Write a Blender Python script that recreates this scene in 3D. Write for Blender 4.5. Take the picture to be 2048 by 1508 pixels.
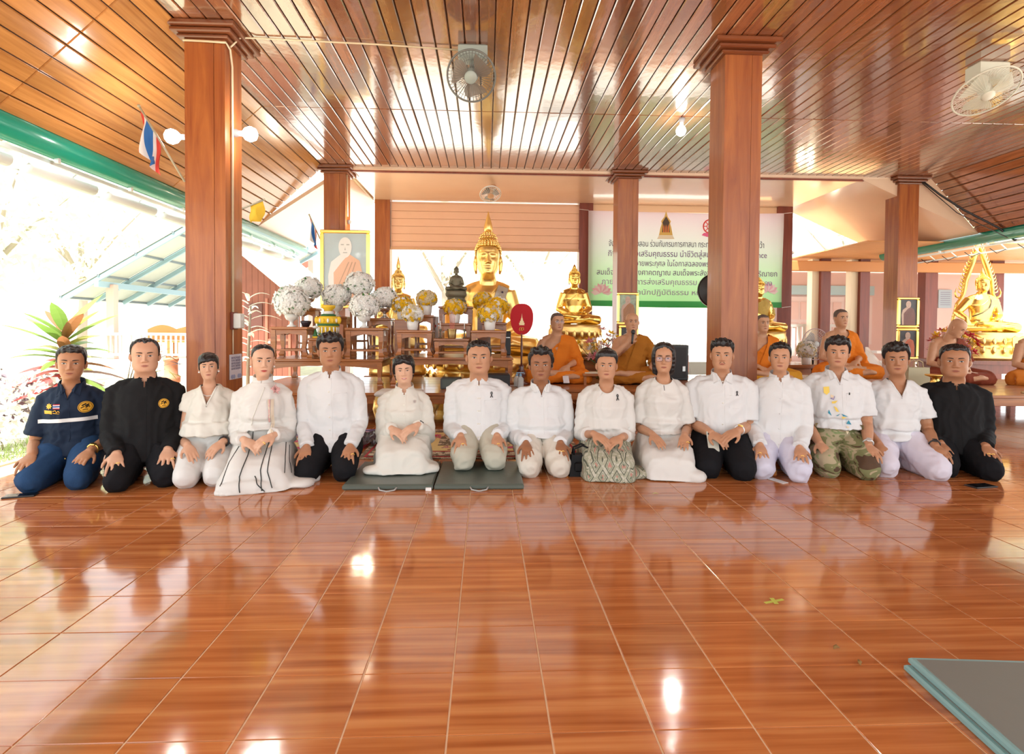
import bpy, math, random
import numpy as np
from mathutils import Vector, Matrix
from mathutils.bvhtree import BVHTree
for _o in list(bpy.data.objects): bpy.data.objects.remove(_o)
SC = bpy.context.scene
COL = SC.collection
# ------------------------------------------------------------------ camera
cam = bpy.data.cameras.new('camera'); camo = bpy.data.objects.new('camera', cam); COL.objects.link(camo)
cam.sensor_width = 36.0; cam.lens = 1150.4/2048*36.0
cam.shift_y = -70.0/2048; cam.clip_end = 300
_yaw, _pit, _rol = .0446682, -.0234553, .00730736
_w = Vector((math.sin(_yaw)*math.cos(_pit), math.cos(_yaw)*math.cos(_pit), math.sin(_pit)))
_r = Vector((math.cos(_yaw), -math.sin(_yaw), 0)); _u = _r.cross(_w)
_r2 = _r*math.cos(_rol)+_u*math.sin(_rol); _u2 = -_r*math.sin(_rol)+_u*math.cos(_rol)
camo.matrix_world = Matrix(((_r2.x,_u2.x,-_w.x,0),(_r2.y,_u2.y,-_w.y,0),(_r2.z,_u2.z,-_w.z,1.0),(0,0,0,1)))
SC.camera = camo
# ------------------------------------------------------------------ light
SC.view_settings.view_transform = 'Standard'; SC.view_settings.look = 'None'
SC.view_settings.gamma = 1.0; SC.view_settings.use_curve_mapping = False
SC.view_settings.exposure = .66
wd = bpy.data.worlds.new('overcast_sky'); SC.world = wd; wd.use_nodes = True
wn = wd.node_tree.nodes; wl = wd.node_tree.links
wn['Background'].inputs['Color'].default_value = (0.95, 0.985, 1.0, 1); wn['Background'].inputs['Strength'].default_value = 1.75
sun = bpy.data.lights.new('sun', 'SUN'); sun.energy = 8.0; sun.angle = math.radians(3); sun.color = (1,.96,.88)
suno = bpy.data.objects.new('sun', sun); COL.objects.link(suno); suno.rotation_euler = Vector((.17,.36,-.92)).to_track_quat('-Z','Y').to_euler()
def lamp(name, loc, power, color=(1,.95,.88), size=.06):
    l = bpy.data.lights.new(name, 'POINT'); l.energy = power; l.color = color; l.shadow_soft_size = size
    o = bpy.data.objects.new(name, l); o.location = loc; COL.objects.link(o); return o
# ------------------------------------------------------------------ materials
MATS = {}
def _mat(name):
    m = bpy.data.materials.new(name); m.use_nodes = True
    return m, m.node_tree.nodes, m.node_tree.links, m.node_tree.nodes['Principled BSDF']
def mat(name, col, rough=.5, metal=0., bump=0., bscale=60., var=0., emit=None, estr=0., coat=0., alpha=1., sheen=0., stretch=(1,1,1), spec=None):
    """plain procedural material: colour with a slight noise variation and bump"""
    if name in MATS: return MATS[name]
    m, N, L, b = _mat(name)
    b.inputs['Base Color'].default_value = (*col, 1); b.inputs['Roughness'].default_value = rough
    b.inputs['Metallic'].default_value = metal
    if coat: b.inputs['Coat Weight'].default_value = coat; b.inputs['Coat Roughness'].default_value = .08
    if spec is not None: b.inputs['Specular IOR Level'].default_value = spec
    if sheen: b.inputs['Sheen Weight'].default_value = sheen
    if alpha < 1: b.inputs['Alpha'].default_value = alpha
    if emit: b.inputs['Emission Color'].default_value = (*emit, 1); b.inputs['Emission Strength'].default_value = estr
    if bump or var:
        tc = N.new('ShaderNodeTexCoord'); mp = N.new('ShaderNodeMapping'); mp.inputs['Scale'].default_value = stretch
        L.new(tc.outputs['Object'], mp.inputs['Vector'])
        ns = N.new('ShaderNodeTexNoise'); ns.inputs['Scale'].default_value = bscale; ns.inputs['Detail'].default_value = 3
        L.new(mp.outputs[0], ns.inputs['Vector'])
        if bump:
            bp = N.new('ShaderNodeBump'); bp.inputs['Strength'].default_value = bump; bp.inputs['Distance'].default_value = .01
            L.new(ns.outputs['Fac'], bp.inputs['Height']); L.new(bp.outputs[0], b.inputs['Normal'])
        if var:
            mx = N.new('ShaderNodeMix'); mx.data_type = 'RGBA'
            mx.inputs['A'].default_value = (*[c*(1-var) for c in col], 1); mx.inputs['B'].default_value = (*[min(1, c*(1+var)) for c in col], 1)
            L.new(ns.outputs['Fac'], mx.inputs['Factor']); L.new(mx.outputs['Result'], b.inputs['Base Color'])
    MATS[name] = m; return m
def leafmat(name, col, tr=.5, rough=.6):
    if name in MATS: return MATS[name]
    m = mat(name, col, rough); N = m.node_tree.nodes; L = m.node_tree.links; t = N.new('ShaderNodeBsdfTranslucent'); t.inputs['Color'].default_value = (*col,1)
    x = N.new('ShaderNodeMixShader'); x.inputs[0].default_value = tr; L.new(N['Principled BSDF'].outputs[0], x.inputs[1]); L.new(t.outputs[0], x.inputs[2]); L.new(x.outputs[0], N['Material Output'].inputs['Surface']); return m
def wood(name, c1, c2, axis, rough=.2, coat=.4, scale=9., rnd=.5, bump=.05, grain=14., cior=1.5):
    """lacquered wood: streaks along an axis (0,1,2), each board its own shade"""
    m, N, L, b = _mat(name)
    tc = N.new('ShaderNodeTexCoord'); oi = N.new('ShaderNodeObjectInfo')
    mp = N.new('ShaderNodeMapping'); s = [grain]*3; s[axis] = .7
    mp.inputs['Scale'].default_value = s
    ad = N.new('ShaderNodeVectorMath'); ad.operation = 'MULTIPLY_ADD'
    ad.inputs[1].default_value = (1,1,1)
    cb = N.new('ShaderNodeCombineXYZ'); mm = N.new('ShaderNodeMath'); mm.operation = 'MULTIPLY'; mm.inputs[1].default_value = 37.
    L.new(oi.outputs['Random'], mm.inputs[0])
    for i in range(3): L.new(mm.outputs[0], cb.inputs[i])
    L.new(tc.outputs['Object'], mp.inputs['Vector']); L.new(mp.outputs[0], ad.inputs[0]); L.new(cb.outputs[0], ad.inputs[2])
    ns = N.new('ShaderNodeTexNoise'); ns.inputs['Scale'].default_value = 1.6; ns.inputs['Detail'].default_value = 5; ns.inputs['Roughness'].default_value = .6
    ns.inputs['Distortion'].default_value = .6
    L.new(ad.outputs[0], ns.inputs['Vector'])
    mx = N.new('ShaderNodeMix'); mx.data_type = 'RGBA'; mx.inputs['A'].default_value = (*c1,1); mx.inputs['B'].default_value = (*c2,1)
    rp = N.new('ShaderNodeMapRange'); rp.inputs['From Min'].default_value = .3; rp.inputs['From Max'].default_value = .7
    L.new(ns.outputs['Fac'], rp.inputs['Value']); L.new(rp.outputs[0], mx.inputs['Factor'])
    hv = N.new('ShaderNodeHueSaturation'); vr = N.new('ShaderNodeMapRange')
    vr.inputs['To Min'].default_value = 1-rnd*.5; vr.inputs['To Max'].default_value = 1+rnd*.5
    L.new(oi.outputs['Random'], vr.inputs['Value']); L.new(vr.outputs[0], hv.inputs['Value']); L.new(mx.outputs['Result'], hv.inputs['Color'])
    L.new(hv.outputs[0], b.inputs['Base Color'])
    b.inputs['Roughness'].default_value = rough; b.inputs['Coat Weight'].default_value = coat; b.inputs['Coat Roughness'].default_value = .1; b.inputs['Coat IOR'].default_value = cior
    n2 = N.new('ShaderNodeTexNoise'); n2.inputs['Scale'].default_value = scale; n2.inputs['Detail'].default_value = 2
    L.new(tc.outputs['Object'], n2.inputs['Vector'])
    bp = N.new('ShaderNodeBump'); bp.inputs['Strength'].default_value = bump; bp.inputs['Distance'].default_value = .02
    L.new(n2.outputs['Fac'], bp.inputs['Height']); L.new(bp.outputs[0], b.inputs['Normal']); L.new(bp.outputs[0], b.inputs['Coat Normal'])
    MATS[name] = m; return m
def tile_mat():
    m, N, L, b = _mat('glazed_tile')
    geo = N.new('ShaderNodeNewGeometry'); oi = N.new('ShaderNodeObjectInfo')
    # cell id from position, so joined tiles also differ
    sn = N.new('ShaderNodeVectorMath'); sn.operation = 'SNAP'; sn.inputs[1].default_value = (.2558,.2558,10)
    of = N.new('ShaderNodeVectorMath'); of.operation = 'ADD'; of.inputs[1].default_value = (.09,-1.39,0)
    L.new(geo.outputs['Position'], of.inputs[0]); L.new(of.outputs[0], sn.inputs[0])
    wn_ = N.new('ShaderNodeTexWhiteNoise'); wn_.noise_dimensions = '3D'; L.new(sn.outputs[0], wn_.inputs['Vector'])
    mp = N.new('ShaderNodeMapping'); mp.inputs['Scale'].default_value = (1.1, 26, 1)
    L.new(geo.outputs['Position'], mp.inputs['Vector'])
    ad = N.new('ShaderNodeVectorMath'); ad.operation = 'MULTIPLY_ADD'; ad.inputs[1].default_value = (.15,1.0,0)
    L.new(wn_.outputs['Color'], ad.inputs[0]); L.new(mp.outputs[0], ad.inputs[2])
    ns = N.new('ShaderNodeTexNoise'); ns.inputs['Scale'].default_value = 1.1; ns.inputs['Detail'].default_value = 4; ns.inputs['Distortion'].default_value = .25
    L.new(ad.outputs[0], ns.inputs['Vector'])
    rp = N.new('ShaderNodeValToRGB'); e = rp.color_ramp.elements
    e[0].position = .28; e[0].color = (.31,.080,.020,1); e[1].position = .72; e[1].color = (.60,.25,.085,1)
    k = rp.color_ramp.elements.new(.5); k.color = (.47,.155,.044,1)
    L.new(ns.outputs['Fac'], rp.inputs['Fac'])
    hv = N.new('ShaderNodeHueSaturation'); vr = N.new('ShaderNodeMapRange'); vr.inputs['To Min'].default_value = .95; vr.inputs['To Max'].default_value = 1.05
    L.new(wn_.outputs['Value'], vr.inputs['Value']); L.new(vr.outputs[0], hv.inputs['Value']); L.new(rp.outputs[0], hv.inputs['Color'])
    L.new(hv.outputs[0], b.inputs['Base Color'])
    b.inputs['Roughness'].default_value = .09; b.inputs['IOR'].default_value = 1.78
    n2 = N.new('ShaderNodeTexNoise'); n2.inputs['Scale'].default_value = 7; L.new(geo.outputs['Position'], n2.inputs['Vector'])
    bp = N.new('ShaderNodeBump'); bp.inputs['Strength'].default_value = .06; bp.inputs['Distance'].default_value = .01
    L.new(n2.outputs['Fac'], bp.inputs['Height']); L.new(bp.outputs[0], b.inputs['Normal'])
    return m
M_TILE = tile_mat()
M_GROUT = mat('grout', (.80,.60,.38), .5)
M_PLANK = wood('ceiling_wood', (.17,.050,.020), (.36,.135,.050), 1, rough=.18, coat=1., rnd=.45, bump=.05, cior=2.3)
M_SOFFIT_LIT = wood('lit_soffit_wood', (.40,.17,.045), (.60,.29,.085), 1, rough=.25, coat=.5, rnd=.4, bump=.03)  # paler and yellower than the ceiling: light from outside put into the colour
M_POST = wood('column_wood', (.23,.050,.012), (.42,.135,.030), 2, rough=.42, coat=.28, rnd=.2, grain=9., bump=.10)
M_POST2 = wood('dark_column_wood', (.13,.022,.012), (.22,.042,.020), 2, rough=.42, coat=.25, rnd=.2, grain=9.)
M_MOULD = wood('moulding_wood', (.13,.032,.012), (.22,.065,.02), 0, rough=.28, coat=.3, rnd=.2)
M_CREAM = mat('cream_board', (.78,.56,.40), .22, coat=.5, var=.06, bscale=2, bump=.02)
M_PEACH = mat('peach_board', (.82,.51,.35), .45, var=.05, bscale=3)
M_ALTAR = wood('altar_wood', (.26,.080,.020), (.46,.17,.045), 0, rough=.35, coat=.4, rnd=.25)
M_GOLD = mat('gold_leaf', (1.0,.74,.28), .36, 1., bump=.12, bscale=35)
M_GOLD2 = mat('gold_trim', (1.0,.70,.20), .28, 1.)
M_GREEN = mat('green_gutter', (.015,.30,.20), .25, coat=.3)
M_STEEL = mat('galvanised_steel', (.72,.76,.76), .35, .6)
M_WHITE = mat('white_gloss', (.88,.88,.86), .3)
M_CABLE = mat('cream_cable', (.72,.62,.42), .5)
M_BLACK = mat('black_plastic', (.02,.02,.022), .4)
# ------------------------------------------------------------------ mesh helpers
class MB:
    def __init__(s): s.v = []; s.f = []; s.m = []
    def add(s, V, F, mi=0):
        o = len(s.v); s.v.extend([tuple(map(float, p)) for p in V]); s.f.extend([tuple(int(i)+o for i in f) for f in F]); s.m.extend([mi]*len(F)); return s
    def box(s, c, d, mi=0, rot=None, taper=1., bev=0.):
        x, y, z = d[0]/2, d[1]/2, d[2]/2
        if bev > 0:
            b = min(bev, x*.9, y*.9, z*.9); P = []
            for sz in (-1, 1):
                for kk in (0, 1):
                    zz = sz*z if (kk == 1) == (sz > 0) else sz*(z-b)
                    ins = b if (kk == 1) == (sz > 0) else 0
                    for sx, sy in ((-1,-1),(1,-1),(1,1),(-1,1)):
                        P.append(((x-ins)*sx, (y-ins)*sy, zz))
            F = [(3,2,1,0)]
            for r in range(3):
                for k in range(4): F.append((r*4+k, r*4+(k+1) % 4, (r+1)*4+(k+1) % 4, (r+1)*4+k))
            F.append((12,13,14,15))
        else:
            P = [(-x,-y,-z),(x,-y,-z),(x,y,-z),(-x,y,-z),(-x*taper,-y*taper,z),(x*taper,-y*taper,z),(x*taper,y*taper,z),(-x*taper,y*taper,z)]
            F = [(3,2,1,0),(4,5,6,7),(0,1,5,4),(1,2,6,5),(2,3,7,6),(3,0,4,7)]
        if rot is not None: P = [rot @ Vector(p) for p in P]
        return s.add([(p[0]+c[0], p[1]+c[1], p[2]+c[2]) for p in P], F, mi)
    def tube(s, pts, rad, n=10, mi=0, flat=None, cap=True, up=None):
        """tube along points; rad number or per-point; flat = (a,b) scale along the two ring axes, may be per point"""
        pts = [Vector(p) for p in pts]; k = len(pts)
        if not hasattr(rad, '__len__'): rad = [rad]*k
        V = []; pu = Vector(up) if up else None
        for i, p in enumerate(pts):
            t = (pts[min(i+1,k-1)]-pts[max(i-1,0)]).normalized()
            if pu is None:
                pu = Vector((0,0,1)) if abs(t.z) < .9 else Vector((0,1,0))
            a = pu - t*pu.dot(t)
            if a.length < 1e-6: a = t.orthogonal()
            a.normalize(); b = t.cross(a); pu = a if not up else Vector(up)
            fa, fb = (1,1) if flat is None else (flat[i] if hasattr(flat[0], '__len__') else flat)
            for j in range(n):
                q = 2*math.pi*j/n
                V.append(p + a*(math.cos(q)*rad[i]*fa) + b*(math.sin(q)*rad[i]*fb))
        F = [(i*n+j, i*n+(j+1) % n, (i+1)*n+(j+1) % n, (i+1)*n+j) for i in range(k-1) for j in range(n)]
        if cap: F += [tuple(range(n-1,-1,-1)), tuple((k-1)*n+j for j in range(n))]
        return s.add(V, F, mi)
    def lathe(s, prof, c=(0,0,0), n=24, mi=0, rot=None, sx=1., sy=1.):
        """profile [(r,z)...] turned about z"""
        V = []; k = len(prof)
        for r, z in prof:
            for j in range(n):
                a = 2*math.pi*j/n; V.append(Vector((r*math.cos(a)*sx, r*math.sin(a)*sy, z)))
        if rot is not None: V = [rot @ v for v in V]
        V = [v+Vector(c) for v in V]
        F = [(i*n+j, i*n+(j+1) % n, (i+1)*n+(j+1) % n, (i+1)*n+j) for i in range(k-1) for j in range(n)]
        F += [tuple(range(n-1,-1,-1)), tuple((k-1)*n+j for j in range(n))]
        return s.add(V, F, mi)
    def ball(s, c, r, n=12, m=8, mi=0, rot=None):
        if not hasattr(r, '__len__'): r = (r,r,r)
        V = [Vector((0,0,-r[2]))]
        for i in range(1, m):
            t = math.pi*i/m
            for j in range(n):
                a = 2*math.pi*j/n; V.append(Vector((r[0]*math.sin(t)*math.cos(a), r[1]*math.sin(t)*math.sin(a), -r[2]*math.cos(t))))
        V.append(Vector((0,0,r[2])))
        F = [(0, 1+(j+1) % n, 1+j) for j in range(n)]
        F += [(1+i*n+j, 1+i*n+(j+1) % n, 1+(i+1)*n+(j+1) % n, 1+(i+1)*n+j) for i in range(m-2) for j in range(n)]
        T = len(V)-1; F += [(1+(m-2)*n+j, 1+(m-2)*n+(j+1) % n, T) for j in range(n)]
        if rot is not None: V = [rot @ v for v in V]
        return s.add([v+Vector(c) for v in V], F, mi)
    def prism(s, poly, z0, z1, mi=0, M=None):
        """polygon in local xy, extruded z0..z1; M places it"""
        n = len(poly); V = [Vector((x,y,z0)) for x,y in poly]+[Vector((x,y,z1)) for x,y in poly]
        if M is not None: V = [M @ v for v in V]
        F = [tuple(range(n-1,-1,-1)), tuple(range(n,2*n))]+[(j,(j+1) % n,n+(j+1) % n,n+j) for j in range(n)]
        return s.add(V, F, mi)
    def torus(s, c, R, r, n=24, m=8, mi=0, rot=None, sy=1.):
        V = []
        for i in range(n):
            a = 2*math.pi*i/n
            for j in range(m):
                b = 2*math.pi*j/m; q = R+r*math.cos(b); V.append(Vector((q*math.cos(a), q*math.sin(a)*sy, r*math.sin(b))))
        if rot is not None: V = [rot @ v for v in V]
        F = [(i*m+j, ((i+1) % n)*m+j, ((i+1) % n)*m+(j+1) % m, i*m+(j+1) % m) for i in range(n) for j in range(m)]
        return s.add([v+Vector(c) for v in V], F, mi)
    def build(s, name, mats, parent=None, smooth=False, loc=None):
        me = bpy.data.meshes.new(name); me.from_pydata(s.v, [], s.f)
        if not isinstance(mats, (list, tuple)): mats = [mats]
        for m in mats: me.materials.append(m)
        if len(mats) > 1: me.polygons.foreach_set('material_index', s.m)
        if smooth: me.polygons.foreach_set('use_smooth', [True]*len(me.polygons))
        o = bpy.data.objects.new(name, me); COL.objects.link(o)
        if parent is not None: o.parent = parent
        if loc is not None: o.location = loc
        return o
def tag(o, label=None, cat=None, group=None, kind=None):
    if label: o['label'] = label
    if cat: o['category'] = cat
    if group: o['group'] = group
    if kind: o['kind'] = kind
    return o
def thing(name, label, cat, loc=(0,0,0), rz=0., group=None):
    o = bpy.data.objects.new(name, None); COL.objects.link(o); o.empty_display_size = .1
    o.location = loc; o.rotation_euler = (0,0,rz); return tag(o, label, cat, group)
def struct(o): o['kind'] = 'structure'; return o
def copy_tree(o, parent=None):
    c = o.copy(); COL.objects.link(c); c.parent = parent
    for ch in list(o.children): copy_tree(ch, c)
    return c
def RX(a): return Matrix.Rotation(a, 3, 'X')
def RY(a): return Matrix.Rotation(a, 3, 'Y')
def RZ(a): return Matrix.Rotation(a, 3, 'Z')
def RV(frm, to): return Vector(frm).rotation_difference(Vector(to)).to_matrix()
rng = random.Random(7)
# ================================================================== SETTING
# floor: slab with grout, tiles as parts
T = .2558; TX0, TY0 = -.09, 1.39
fl = struct(MB().box((2.1, 4.3, -.0735), (11.0, 16.6, .15)).build('floor', M_GROUT))
def tile_bm():
    return MB().box((0,0,0), (T-.0048, T-.0026, .008), bev=.0014)
tme = None; cells = []
for i in range(-13, 31):
    for j in range(-22, 44):
        x, y = TX0+(i+.5)*T, TY0+(j+.5)*T
        if x-T/2 < -3.41 or x+T/2 > 7.5 or y+T/2 > 12.5: continue
        vis = y > 1.2 and -.86*y-.1 < x < .97*y+.1
        cells.append((not vis, y, x))
cells.sort()
rest = MB()
for k, (nv, y, x) in enumerate(cells):
    if k < 300 and not nv:
        if tme is None:
            o = tile_bm().build('floor_tile', M_TILE, fl); tme = o.data
        else:
            o = bpy.data.objects.new('floor_tile', tme); COL.objects.link(o); o.parent = fl
        o.location = (x, y, .0)
    else:
        rest.box((x, y, 0), (T-.0048, T-.0026, .008), bev=.0014)
tag(rest.build('floor_tiles_beyond', M_TILE, fl), kind='stuff')
# ceiling: backing board with planks as parts
CZ = 3.32; XL, XR = -2.37, 6.72; PW = .1212
ce = struct(MB().box(((XL+XR)/2, 3.5, CZ+.06), (XR-XL+.1, 10.2, .08)).build('ceiling', mat('ceiling_backing', (.10,.035,.014), .6)))
def plank(parent, c, w, l, rot=None, m=M_PLANK, t=.02):
    o = MB().box((0,0,0), (w, l, t), bev=.007).build('ceiling_plank', m, parent)
    o.location = c
    if rot is not None: o.rotation_euler = rot
    return o
near = MB(); n_pl = int((XR-XL)/PW)
for i in range(n_pl):
    x = XL+(i+.5)*PW
    for (a, b) in ((2.45,6.22),(6.22,8.5)):
        plank(ce, (x, (a+b)/2, CZ+.01+rng.uniform(-.0015,.0015)), PW-.008, b-a-.004)
    near.box((x, .4, CZ+.01), (PW-.008, 4.08, .02), bev=.007)
tag(near.build('ceiling_planks_overhead', M_PLANK, ce), kind='stuff')
def soffit(x0, z0, x1, z1, segs, m, name, n):
    L = math.hypot(x1-x0, z1-z0); ux, uz = (x1-x0)/L, (z1-z0)/L
    ang = math.atan2(-(z1-z0), (x1-x0)) if x1 > x0 else math.atan2((z1-z0)*-1, (x1-x0))
    a = math.atan2(uz, ux)
    R = RY(-a)
    up = R @ Vector((0,0,1));
    sgn = 1 if up.z > 0 else -1
    y0, y1 = segs[0][0]-.2, segs[-1][1]
    base = MB().box(((x0+x1)/2+up.x*sgn*.05, (y0+y1)/2, (z0+z1)/2+up.z*sgn*.05), (L+.1, y1-y0, .05), rot=R).build(name, MATS['ceiling_backing']); struct(base)
    w = L/n
    for i in range(n):
        d = (i+.5)*w
        for (p, q) in segs:
            plank(base, (x0+ux*d+up.x*sgn*.012, (p+q)/2, z0+uz*d+up.z*sgn*.012), w-.008, q-p-.004, (0,-a,0), m)
    return base
soffit(XL, CZ, -3.30, 2.45, [(.4,4.05),(4.05,6.22),(6.22,8.5)], M_SOFFIT_LIT, 'ceiling_left', 10)
soffit(XR, CZ, 7.50, 2.50, [(2.4,6.22),(6.22,8.5)], M_PLANK, 'ceiling_right', 9)
# front roof apron over the open front and the roof skin above
struct(MB().box((2.2, 3.4, 3.55), (9.6, 10.4, .06)).build('roof', mat('roof_sheet', (.35,.30,.27), .6)))
# rear bay: cream flat ceiling and slopes, small columns
struct(MB().box((1.8, 9.6, 3.31), (7.7, 2.3, .05)).build('ceiling_back', M_CREAM))
def quad_slab(P, t, name, m):
    P = [Vector(p) for p in P]; n = (P[1]-P[0]).cross(P[3]-P[0]).normalized()
    if n.z < 0: n = -n
    b = MB(); V = P+[p+n*t for p in P]
    b.add(V, [(0,1,2,3),(7,6,5,4),(0,4,5,1),(1,5,6,2),(2,6,7,3),(3,7,4,0)]); return b.build(name, m)
struct(quad_slab([(-2.05,8.5,3.285),(-3.30,8.5,2.45),(-3.30,10.7,2.45),(-2.05,10.7,3.285)], .05, 'ceiling_back_left', M_CREAM))
struct(quad_slab([(5.65,8.5,3.285),(7.50,8.5,2.50),(7.50,10.7,2.50),(5.65,10.7,3.285)], .05, 'ceiling_back_right', M_CREAM))
struct(quad_slab([(5.65,8.5,3.29),(7.50,8.5,2.50),(6.72,8.49,3.33),(5.65,8.49,3.33)], .02, 'trim_3', M_CREAM))
struct(MB().box(((XL+XR)/2-.1, 8.53, 3.288), (8.9, .06, .045), bev=.008).build('trim_1', M_POST2))
# hanging board wall between rear columns
wb = struct(MB().box((-.02, 10.52, 2.86), (3.42, .04, .82)).build('wall_back', M_PEACH))
for k in range(6):
    MB().box((-.02, 10.49, 2.49+k*.136), (3.40, .02, .131), bev=.004).build('wall_board', M_PEACH, wb)
MB().box((-.02, 10.47, 2.43), (3.42, .05, .05), bev=.005).build('bottom_rail', mat('tan_rail', (.62,.36,.20), .4), wb)
struct(MB().box((3.65, 10.52, 3.22), (3.5, .06, .13), bev=.01).build('trim_2', mat('tan_beam', (.75,.50,.30), .4)))
# columns
def column(x, y, w, z1, label, m=M_POST, cap=True, planks=2):
    t = thing('wooden_column', label, 'column', (x, y+w/2, 0))
    sh = MB()
    if planks == 1: sh.box((0,0,z1/2), (w, w, z1), bev=.006)
    else:
        sh.box((-w*.14,0,z1/2), (w*.72, w, z1), bev=.004); sh.box((w*.365,0,z1/2), (w*.27, w-.003, z1), bev=.004)
    sh.build('shaft', m, t)
    if cap:
        c = MB(); s = w+.03
        for k, (e, zz, h) in enumerate(((.05, z1-.09, .028),(.10, z1-.058, .034),(.15, z1-.02, .04))):
            c.box((0,0,zz), (w+e*2*.75, w+e*2*.75, h), bev=.008)
        c.build('capital_moulding', M_MOULD, t)
    return t
CL = column(-2.19, 4.6, .305, CZ, 'large front wooden column at left with a cable and switch box on its side')
CR = column(2.06, 4.6, .305, CZ, 'large front wooden column at right standing behind the man with the phone')
CFL = column(-2.20, 8.45, .305, CZ, 'wooden column behind the big framed portrait of a monk')
CFR = column(2.08, 8.45, .305, CZ, 'wooden column in front of the printed banner with a framed photo on it')
CFRR = column(6.36, 8.45, .305, CZ, 'wooden column at right carrying two framed photos of monks')
column(-1.87, 10.42, .27, 3.29, 'plain rear column left of the hanging peach board', M_POST, False, 1)
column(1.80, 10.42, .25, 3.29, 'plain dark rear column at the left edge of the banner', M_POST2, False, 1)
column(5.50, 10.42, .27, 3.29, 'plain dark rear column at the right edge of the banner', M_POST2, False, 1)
# ground outside
gr = struct(MB().box((0, 20, -.42), (160, 160, .2)).build('ground', mat('pale_ground', (.62,.60,.54), .9, var=.1, bscale=1.5)))
gl = struct(MB().box((-8.2, 6, -.16), (9.56, 18, .30)).build('garden_bed', mat('garden_soil', (.50,.52,.38), .95, var=.4, bscale=6)))
struct(MB().box((-3.425, 4.2, -.04), (.05, 16, .11)).build('trim_4', mat('concrete_curb', (.66,.60,.50), .8)))
# gutters
def gutter(x, z, y0, y1, side, label, rolls=False):
    t = thing('roof_gutter', label, 'gutter', (x, y0, z))
    L = y1-y0; r = .095
    b = MB(); b.tube([(0,0,0),(0,L,0)], r, 18); b.build('pipe', M_GREEN, t, True)
    for dx, dz, w in ((.04*side, -r-.025, .03), (.24*side, -r-.10, .022)): MB().box((dx, L/2, dz), (w, L, w)).build('rail', M_STEEL, t)
    k = .30
    while k < L:
        b = MB(); b.box((-r*side*.2, k, -.005), (.03,.028,2*r+.05)); b.box((r*side*.2, k, r+.012), (.10,.028,.02)); b.build('bracket', M_STEEL, t); k += .92
    k = .15
    while k < L-.3:
        b = MB(); b.tube([(.04*side, k, -r-.025), (.24*side, k+.10, -r-.10)], .009, 6); b.build('strut', M_STEEL, t)
        if not rolls: b = MB(); b.tube([(.24*side, k+.1, -r-.09), (.14*side, k+.16, -r-.15), (.06*side, k+.2, -r-.07)], .006, 5); b.build('wire_hook', M_BLACK, t)
        k += .46
    if rolls:
        k = .2
        while k < L-.5:
            b = MB(); b.tube([(.14*side, k, -r-.085), (.14*side, k+.74, -r-.085)], .05, 12); b.build('rolled_blind', mat('white_blind', (.70,.74,.72), .6), t, True); k += .92
    return t
gutter(-3.36, 2.385, 1.6, 10.7, -1, 'green gutter pipe with steel brackets and rolled blinds along the left eave', True)
gutter(7.58, 2.44, 3.5, 10.7, 1, 'green gutter pipe with steel brackets and wire hooks along the right eave')
# ================================================================== FIGURES
def remesh(mb, voxel, smooth=2, lam=.5):
    """closed, overlapping shells -> one continuous skin (numpy verts, quad faces)"""
    me = bpy.data.meshes.new('tmp'); me.from_pydata(mb.v, [], mb.f)
    o = bpy.data.objects.new('tmp', me); COL.objects.link(o)
    md = o.modifiers.new('r', 'REMESH'); md.mode = 'VOXEL'; md.voxel_size = voxel
    dg = bpy.context.evaluated_depsgraph_get(); ev = o.evaluated_get(dg); m2 = ev.to_mesh()
    V = np.empty(len(m2.vertices)*3, np.float32); m2.vertices.foreach_get('co', V); V = V.reshape(-1,3).astype(float)
    E = np.empty(len(m2.edges)*2, np.int32); m2.edges.foreach_get('vertices', E); E = E.reshape(-1,2)
    ls = np.empty(len(m2.polygons), np.int32); m2.polygons.foreach_get('loop_total', ls)
    lv = np.empty(len(m2.loops), np.int32); m2.loops.foreach_get('vertex_index', lv)
    F = [tuple(q) for q in lv.reshape(-1,4).tolist()] if (ls == 4).all() else [tuple(p.vertices) for p in m2.polygons]
    ev.to_mesh_clear(); bpy.data.objects.remove(o); bpy.data.meshes.remove(me)
    deg = np.bincount(E.ravel(), minlength=len(V))[:,None].clip(1)
    for k in range(smooth):
        for s in (lam, -lam*.85):
            A = np.zeros_like(V); np.add.at(A, E[:,0], V[E[:,1]]); np.add.at(A, E[:,1], V[E[:,0]])
            V += s*(A/deg-V)
    return V, F, E
def vnormals(V, F):
    q = np.array([f[:4] if len(f) >= 4 else (*f, f[-1]) for f in F])
    n = np.cross(V[q[:,2]]-V[q[:,0]], V[q[:,3]]-V[q[:,1]]); N = np.zeros_like(V)
    for k in range(4): np.add.at(N, q[:,k], n)
    return N/np.linalg.norm(N, axis=1, keepdims=True).clip(1e-9)
def sines(V, seed, freq, n=6):
    r = np.random.RandomState(seed); out = np.zeros(len(V))
    for k in range(n):
        d = r.normal(size=3); d /= np.linalg.norm(d); f = freq*(.6+.9*r.rand()); out += np.sin(V@d*f*6.28+r.rand()*6.28)
    return out/math.sqrt(n)
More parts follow.
